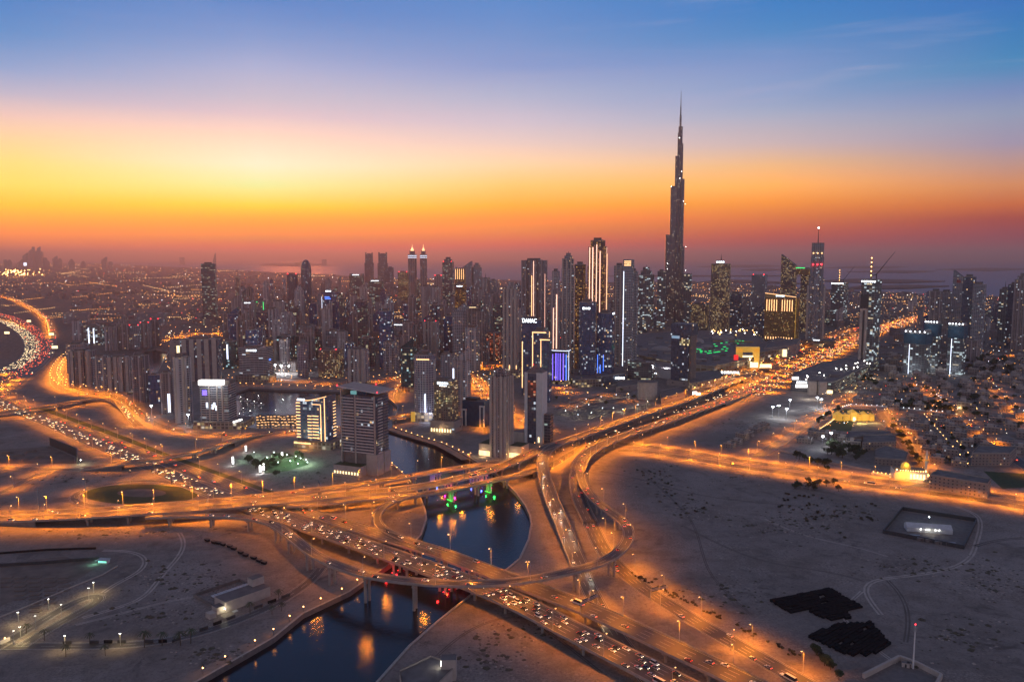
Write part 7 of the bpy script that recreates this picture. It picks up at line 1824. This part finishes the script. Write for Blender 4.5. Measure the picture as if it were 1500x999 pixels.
for i, (px, py) in enumerate(((303, 793), (313, 796), (319, 797), (326, 799), (336, 802), (342, 805), (352, 811), (359, 815), (371, 819), (379, 823), (386, 826))):
    p = G(px, py); r = empty('container', p, R(-38 + 5 * (i % 3)), 'dark skip in the curved row on the sand above the pump station', 'skip', 'row of skips'); q = MB(); q.prism(foot('box', 4.6, 2.2), .2, 2.3, M['black'], M['earth'], top=foot('box', 5.4, 2.6)); q.build('body', r); q = MB(); q.prism(foot('box', 5.6, 2.8), 2.28, 2.5, M['steel'], None); q.build('rim', r)
wall_line([(0,944),(14,938)], 2.6, 'white', 'gate_wall', 'bright little gatehouse wall at the lower left gate', 'wall', 1)
for i in range(17):
    t = i / 16; px = 92 + 320 * t; py = 943 - 2 * math.sin(t * 3) - (0 if t < .5 else (t - .5) * 2 * 66)
    p = G(px, py)
    if i % 4 != 1: wall_line([(px, py), (px + 12, py - (0 if t < .5 else 4.2))], 2.2, 'black' if i % 2 else 'steel', 'hoarding_panel', 'dark hoarding panel in the broken fence along the shore road', 'fence')['group'] = 'hoarding panels'
wall_line([(-10,908),(60,880),(110,858),(150,842),(172,829)], .9, 'plaster', 'low_wall', 'low pale wall crossing the plantation at the left', 'wall')
wall_line([(-10,830),(60,826),(110,822),(145,820)], 2.6, 'steel', 'mesh_fence', 'long mesh fence in front of the lit green hut', 'fence')
wall_line([(-10,812),(70,806),(140,804)], 1.6, 'black', 'netting_fence', 'dark netting fence on the sand at the left', 'fence')
def hut():
    p = G(152, 824); r = empty('guard_hut', p, R(-10), 'small hut glowing green-white at the end of the mesh fence', 'hut'); b = MB(); b.box(-4, 4, -2, 2, 0, 2.8, M['white'], M['roof']); b.build('wall', r); q = MB(); q.box(-3.6, 3.6, -2.2, -2.02, 1, 2.4, glow('green_white_room', (.25, 1, .7), 1.5)); q.build('window', r); q = MB(); q.box(-5, 5, -4, 2.6, 3.0, 3.2, M['metal']); q.build('canopy', r); point_light(r, (-6, -5, 3), 900, (.3, 1, .75), .5)
hut()
for k in range(9):
    y = 846 + k * 6.2
    for x0 in (2, 22, 44, 66, 86):
        if x0 + (y - 846) * -1.2 + 18 < 0 or x0 > 118 - (y - 846) * 1.35: continue
        wall_line([(x0, y), (x0 + 15, y - .6)], .5, 'earth', 'planting_bed', 'dark planting bed in the left plantation rows', 'planting bed', 0, 2.2)['group'] = 'plantation beds'
# corner building, construction pit, pole
def corner_building():
    c, cc, Q = low_block('flat-roofed building with a lit stair block at the bottom edge', [(585,1000),(631,978),(668,992),(640,1020),(590,1030)], 7, 'plaster', name='flat_roofed_building')
    x, y, z = on(cc, 656, 993); q = MB(); q.box(x - 4, x + 5, y - 3, y + 4, 0, 13, M['plaster'], M['roof']); q.build('stair_block', c); q = MB(); q.box(x - 4.3, x - 4.02, y - 1, y - .2, 8, 11, M['lampw']); q.build('wall_lamp', c); point_light(c, (x - 6, y - 1, 10), 160, (1, .95, .6), .3)
corner_building()
def pit():
    r = wall_line([(73,652),(113,669),(113,680)], 11, 'steel', 'site_hoarding', 'tall dark hoarding wall at the corner of the construction plot', 'wall', 0, .5)
    pd = MB(); flat_poly(pd, ccw([(p.x, p.y) for p in GP([(-20,660),(72,654),(108,670),(108,679),(-20,679)])]), .05, M['earth']); structure(pd, 'excavated_plot')
    for i, (px, py) in enumerate(((10, 664), (26, 668), (44, 662), (58, 670), (34, 674), (16, 674))):
        p = G(px, py); k = empty('material_heap', p, R(20 * i), 'low heap of building material in the construction plot', 'heap', 'plot heaps'); q = MB(); q.prism(foot('cham', 16, 9), 0, 2.2, M['earth'], M['earth'], top=foot('cham', 10, 4)); q.build('heap', k)
    p = G(118, 681); k = empty('site_lamp', p, 0, 'yellow-white site lamp washing the hoarding corner', 'lamp'); q = MB(); q.tube((0, 0, 0), (0, 0, 6), .12, .1, M['steel'], 5); q.build('pole', k); q = MB(); q.octa((0, 0, 6.2), .6, M['lampw']); q.build('lamp_head', k); point_light(k, (1, 1, 5.4), 5200, (1, .9, .5), .4)
pit()
p = G(57, 761); H = hz(p, 716); r = empty('tall_pole', p, 0, 'tall bare pole in the fork of the left side road', 'pole'); q = MB(); q.tube((0, 0, 0), (0, 0, H), .5, .3, M['metal'], 8); q.build('pole', r); q = MB(); q.tube((-1.6, 0, H - 1), (1.6, 0, H - 1), .2, .2, M['steel'], 5); q.build('bracket', r)
for px, py, lab in ((10, 490, 'white billboard inside the far left highway bend, left of two'), (42, 472, 'pale lit billboard above the far left highway bend'), (75, 492, 'white billboard at the outside of the far left bend'), (80, 512, 'white and pink billboard below the one on the outside of the bend')):
    p = G(px, py + 3); r = empty('billboard', p, R(6), lab, 'billboard'); q = MB(); q.tube((0, .4, 0), (0, .4, 9), .8, .7, M['steel'], 6); q.build('post', r); q = MB(); q.box(-8, 8, 0, .8, 8, 16, M['steel']); q.build('frame', r); q = MB(); q.box(-7.6, 7.6, -.2, -.02, 8.4, 15.6, M['signwarm']); q.build('screen', r)
for px, py, lab in ((1022, 584, 'white billboard beside the jam, left of two'), (1017, 582, 'white billboard beside the jam, right of two')):
    p = G(px, py + 2); r = empty('billboard', p, R(6), lab, 'billboard'); q = MB(); q.tube((0, .4, 0), (0, .4, 7), .6, .6, M['steel'], 6); q.build('post', r); q = MB(); q.box(-4, 4, -.2, .5, 7, 13, M['screen']); q.build('screen', r)
for key, u, lab in (('B2', .155, 'sign gantry arm over the near viaduct carriageway at the left'), ('B1', .62, 'sign gantry over the far viaduct deck near the balcony tower'), ('A2', .78, 'sign gantry over the outbound lower bridge'), ('E2', .55, 'sign gantry over the sandy slip road'), ('G1', .5, 'sign gantry over the orange road across the sand')):
    C, NR, w, zb = ROADS[key]; i = int(u * (len(C) - 1)); p = C[i]; n = NR[i]
    r = empty('sign_gantry', (p.x, p.y, p.z), math.atan2(n.y, n.x), lab, 'gantry'); q = MB()
    for s_ in (-1, 1): q.tube((s_ * (w / 2 + .2), 0, 0), (s_ * (w / 2 + .2), 0, 7.4), .28, .24, M['metal'], 6)
    q.build('post', r); q = MB(); q.box(-w / 2 - .3, w / 2 + .3, -.25, .25, 7.0, 7.6, M['metal']); q.box(-w / 2 - .3, w / 2 + .3, -.25, .25, 8.2, 8.5, M['metal']); q.build('beam', r)
    for x in (-.24, .24): q = MB(); q.box(x * w - w * .17, x * w + w * .17, -.5, -.27, 6.3, 9.1, M['blueglass']); q.build('sign_panel', r)
# ---------------------------------------------------------------- floating village in the lake
def cabana():
    r = empty('floating_cabana', (0, -3000, -50)); b = MB(); b.prism(foot('cham', 7, 5), WZ - .3, WZ + .9, M['white'], M['trunk']); b.build('pontoon', r)
    q = MB(); q.box(-2, 2, -1.5, 1.5, WZ + .9, WZ + 3.2, M['plaster']); q.build('cabin', r); q = MB(); q.prism(foot('box', 5.4, 4.4), WZ + 3.1, WZ + 4.8, M['trunk'], None, top=foot('box', .4, .4)); q.build('roof', r)
    q = MB(); q.box(-1.6, 1.6, -1.75, -1.52, WZ + 1.5, WZ + 2.3, M['gstrip']); q.build('lit_window', r); return r
cb = cabana(); ck = children(cb); i = 0; rr = random.Random(6)
for row, y in enumerate((609, 613, 617, 621)):
    for x in range(13):
        px = 376 + x * 5.1 + rr.uniform(-1.5, 1.5) + row * .8; py = y + rr.uniform(-1, 1)
        if px > 440: continue
        o = cb if i == 0 else copy_tree(cb, None, ck); i += 1; p = G(px, py); o.location = (p.x, p.y, 0); o.rotation_euler = (0, 0, rr.uniform(-.4, .4)); tag(o, 'thatched floating cabana with a lit window in the lake', 'cabana', 'floating cabanas')
for k, (px, py) in enumerate(((352, 582), (362, 585), (372, 588), (382, 591), (356, 598), (366, 602), (350, 606), (378, 580))):
    p = G(px, py); r = empty('yacht', (p.x, p.y, WZ), R(20 + 13 * k), 'moored white motor yacht on the left side of the lake', 'yacht', 'moored yachts'); q = MB(); q.prism([(-6, -2), (3, -2), (7, 0), (3, 2), (-6, 2)], -.2, 1.6, M['white'], M['white']); q.build('hull', r); q = MB(); q.prism(foot('box', 6, 2.8), 1.6, 3.2, M['glass'], M['white'], top=foot('box', 4.6, 2.2)); q.build('cabin', r); q = MB(); q.octa((0, 0, 3.6), .4, M['lampw']); q.build('deck_light', r)
# ---------------------------------------------------------------- the far low-rise city and its lights
drr = random.Random(77); lo = MB()
def blocked(px, py):
    return 1080 < px < 1330 and py > 455 + 0 and abs((py - 560) + (px - 1095) * .37) < 26
def roads_near(x, y):
    for k in ('L1', 'L2', 'L3', 'Z', 'Z2', 'K'):
        C, NR, w, zb = ROADS[k]
        for j in range(0, len(C), 3):
            if abs(C[j].x - x) < w * .5 + 16 and abs(C[j].y - y) < w * .5 + 16: return True
    return False
coastf = lambda px: next((COAST[i][1] + (COAST[i + 1][1] - COAST[i][1]) * (px - COAST[i][0]) / (COAST[i + 1][0] - COAST[i][0]) for i in range(len(COAST) - 1) if COAST[i][0] <= px <= COAST[i + 1][0]), 400)
def far_block(px, py, s, hmax):
    P = G(px, py)
    if P.y > 14000 and drr.random() < .5: return
    w, d, h = drr.uniform(12, 34) * s, drr.uniform(12, 30) * s, drr.uniform(6, hmax)
    a = R(drr.choice([12, 12, -25, 40])); ca, sa = math.cos(a), math.sin(a)
    Q = [(P.x + x * ca - y * sa, P.y + x * sa + y * ca) for x, y in foot('box', w, d)]
    lo.prism(Q, 0, h, FA['far'], M['roof'])
FA['far'] = facade('far_blocks', (.26, .22, .2), (.05, .05, .06), 5, 4, .2, .25, .8, .07, mixw=.7, power=1.6)
for _ in range(2600):
    px = drr.uniform(-60, 1560); c0 = coastf(px) + 1.5; py = c0 + (drr.random() ** 1.35) * (478 - c0)
    if px < 105 and py > 440: continue
    P = G(px, py)
    if roads_near(P.x, P.y): continue
    far_block(px, py, 1.0 if py > 430 else 1.5, 14 if drr.random() < .85 else 34)
for _ in range(420):                  # denser, taller belt round the towers
    px = drr.uniform(330, 980); py = drr.uniform(416, 545)
    P = G(px, py)
    if inside(P, CANAL) or roads_near(P.x, P.y): continue
    far_block(px, py, 1.1, 46 if py < 500 else 22)
for _ in range(160):
    px = drr.uniform(1180, 1520); py = drr.uniform(440, 545); P = G(px, py)
    if roads_near(P.x, P.y): continue
    far_block(px, py, 1.1, 26 if py < 500 else 9)
o = lo.build('low_rise_city'); o['kind'] = 'stuff'
cl = MB()
GLO = [glow('far_amber_light', (1, .38, .07), 6), glow('far_orange_light', (1, .55, .2), 6.5), glow('far_white_light', (1, .9, .75), 7), glow('far_cool_light', (.75, .86, 1), 9), glow('far_red_light', (1, .06, .04), 7)]
def far_light(px, py, k, m=None, h=8):
    P = G(px, py); r = dep(P) / F * k
    m = m or drr.choices(GLO, (58, 26, 9, 4, 4))[0]
    cl.octa((P.x, P.y, h + r), r, m)
for _ in range(2600):
    px = drr.uniform(-20, 1520); c0 = coastf(px) + .8; py = c0 + (drr.random() ** 1.25) * (476 - c0)
    if px < 105 and py > 438: continue
    far_light(px, py, drr.uniform(.2, .48) * (1.25 if drr.random() < .12 else 1))
for _ in range(170):                   # lit streets: short strings of lamps
    px = drr.uniform(-20, 1500); c0 = coastf(px) + 3; py = c0 + drr.random() * (470 - c0); n = drr.randint(6, 22); dx = drr.uniform(2.0, 5) * drr.choice([-1, 1]); dy = drr.uniform(-.5, .5); m_ = drr.choice(GLO[:2])
    for i in range(n): far_light(px + dx * i, max(c0, py + dy * i), drr.uniform(.28, .42), m_)
for _ in range(1000):                  # between the towers
    px = drr.uniform(230, 1000); py = drr.uniform(430, 560)
    if inside(G(px, py), CANAL): continue
    far_light(px, py, drr.uniform(.3, .6), None, 5)
for _ in range(620):
    px = drr.uniform(1200, 1520); py = drr.uniform(440, 640)
    far_light(px, py, drr.uniform(.28, .5), None, 4)
o = cl.build('distant_city_lights'); o['kind'] = 'stuff'
# mid-rise blocks filling the belt between the named towers
mr = random.Random(41); n_mid = 0; MID = []
taken = [(t[1], max(t[2], t[3])) for t in TOWERS.values()]
for _ in range(7000):
    if n_mid >= 270: break
    z = mr.random()
    if z < .62: px, py = mr.uniform(340, 760), mr.uniform(432, 545)
    elif z < .85: px, py = mr.uniform(760, 980), mr.uniform(440, 500)
    else: px, py = mr.uniform(1180, 1500), mr.uniform(440, 500)
    P = G(px, py); wd = mr.uniform(22, 38)
    if inside(P, CANAL) or inside(P, POND2) or roads_near(P.x, P.y) or any((c.x - P.x) ** 2 + (c.y - P.y) ** 2 < (s * .52 + wd * .72) ** 2 for c, s in taken): continue
    h = mr.uniform(45, 135) if z < .62 else mr.uniform(30, 75) ; yt = proj((P.x, P.y + wd / 2, h))[1]; hw = wd / dep(P) * F / 2
    fc, nm = mr.choice([('beige', 'beige'), ('brown', 'brown'), ('grey', 'grey'), ('pale', 'pale'), ('office', 'banded office'), ('glass', 'dark glass'), ('blue', 'blue glass')])
    where = 'in the dense belt behind the lake towers' if z < .62 else 'behind the business district towers' if z < .85 else 'in the district right of the highway'
    r, c, w, d, H = T('%s mid-rise block %s' % (nm, where), px - hw, px + hw, py, yt, fc, mr.choice(['box', 'notch', 'cham']), .8, mr.uniform(-28, -6), crown=mr.choice(['plant', 'plant', 'steps', 'slope']), group='%s mid-rises %s' % (nm, where), name='mid_rise_block', cat='building')
    taken.append((c, max(w, d))); n_mid += 1
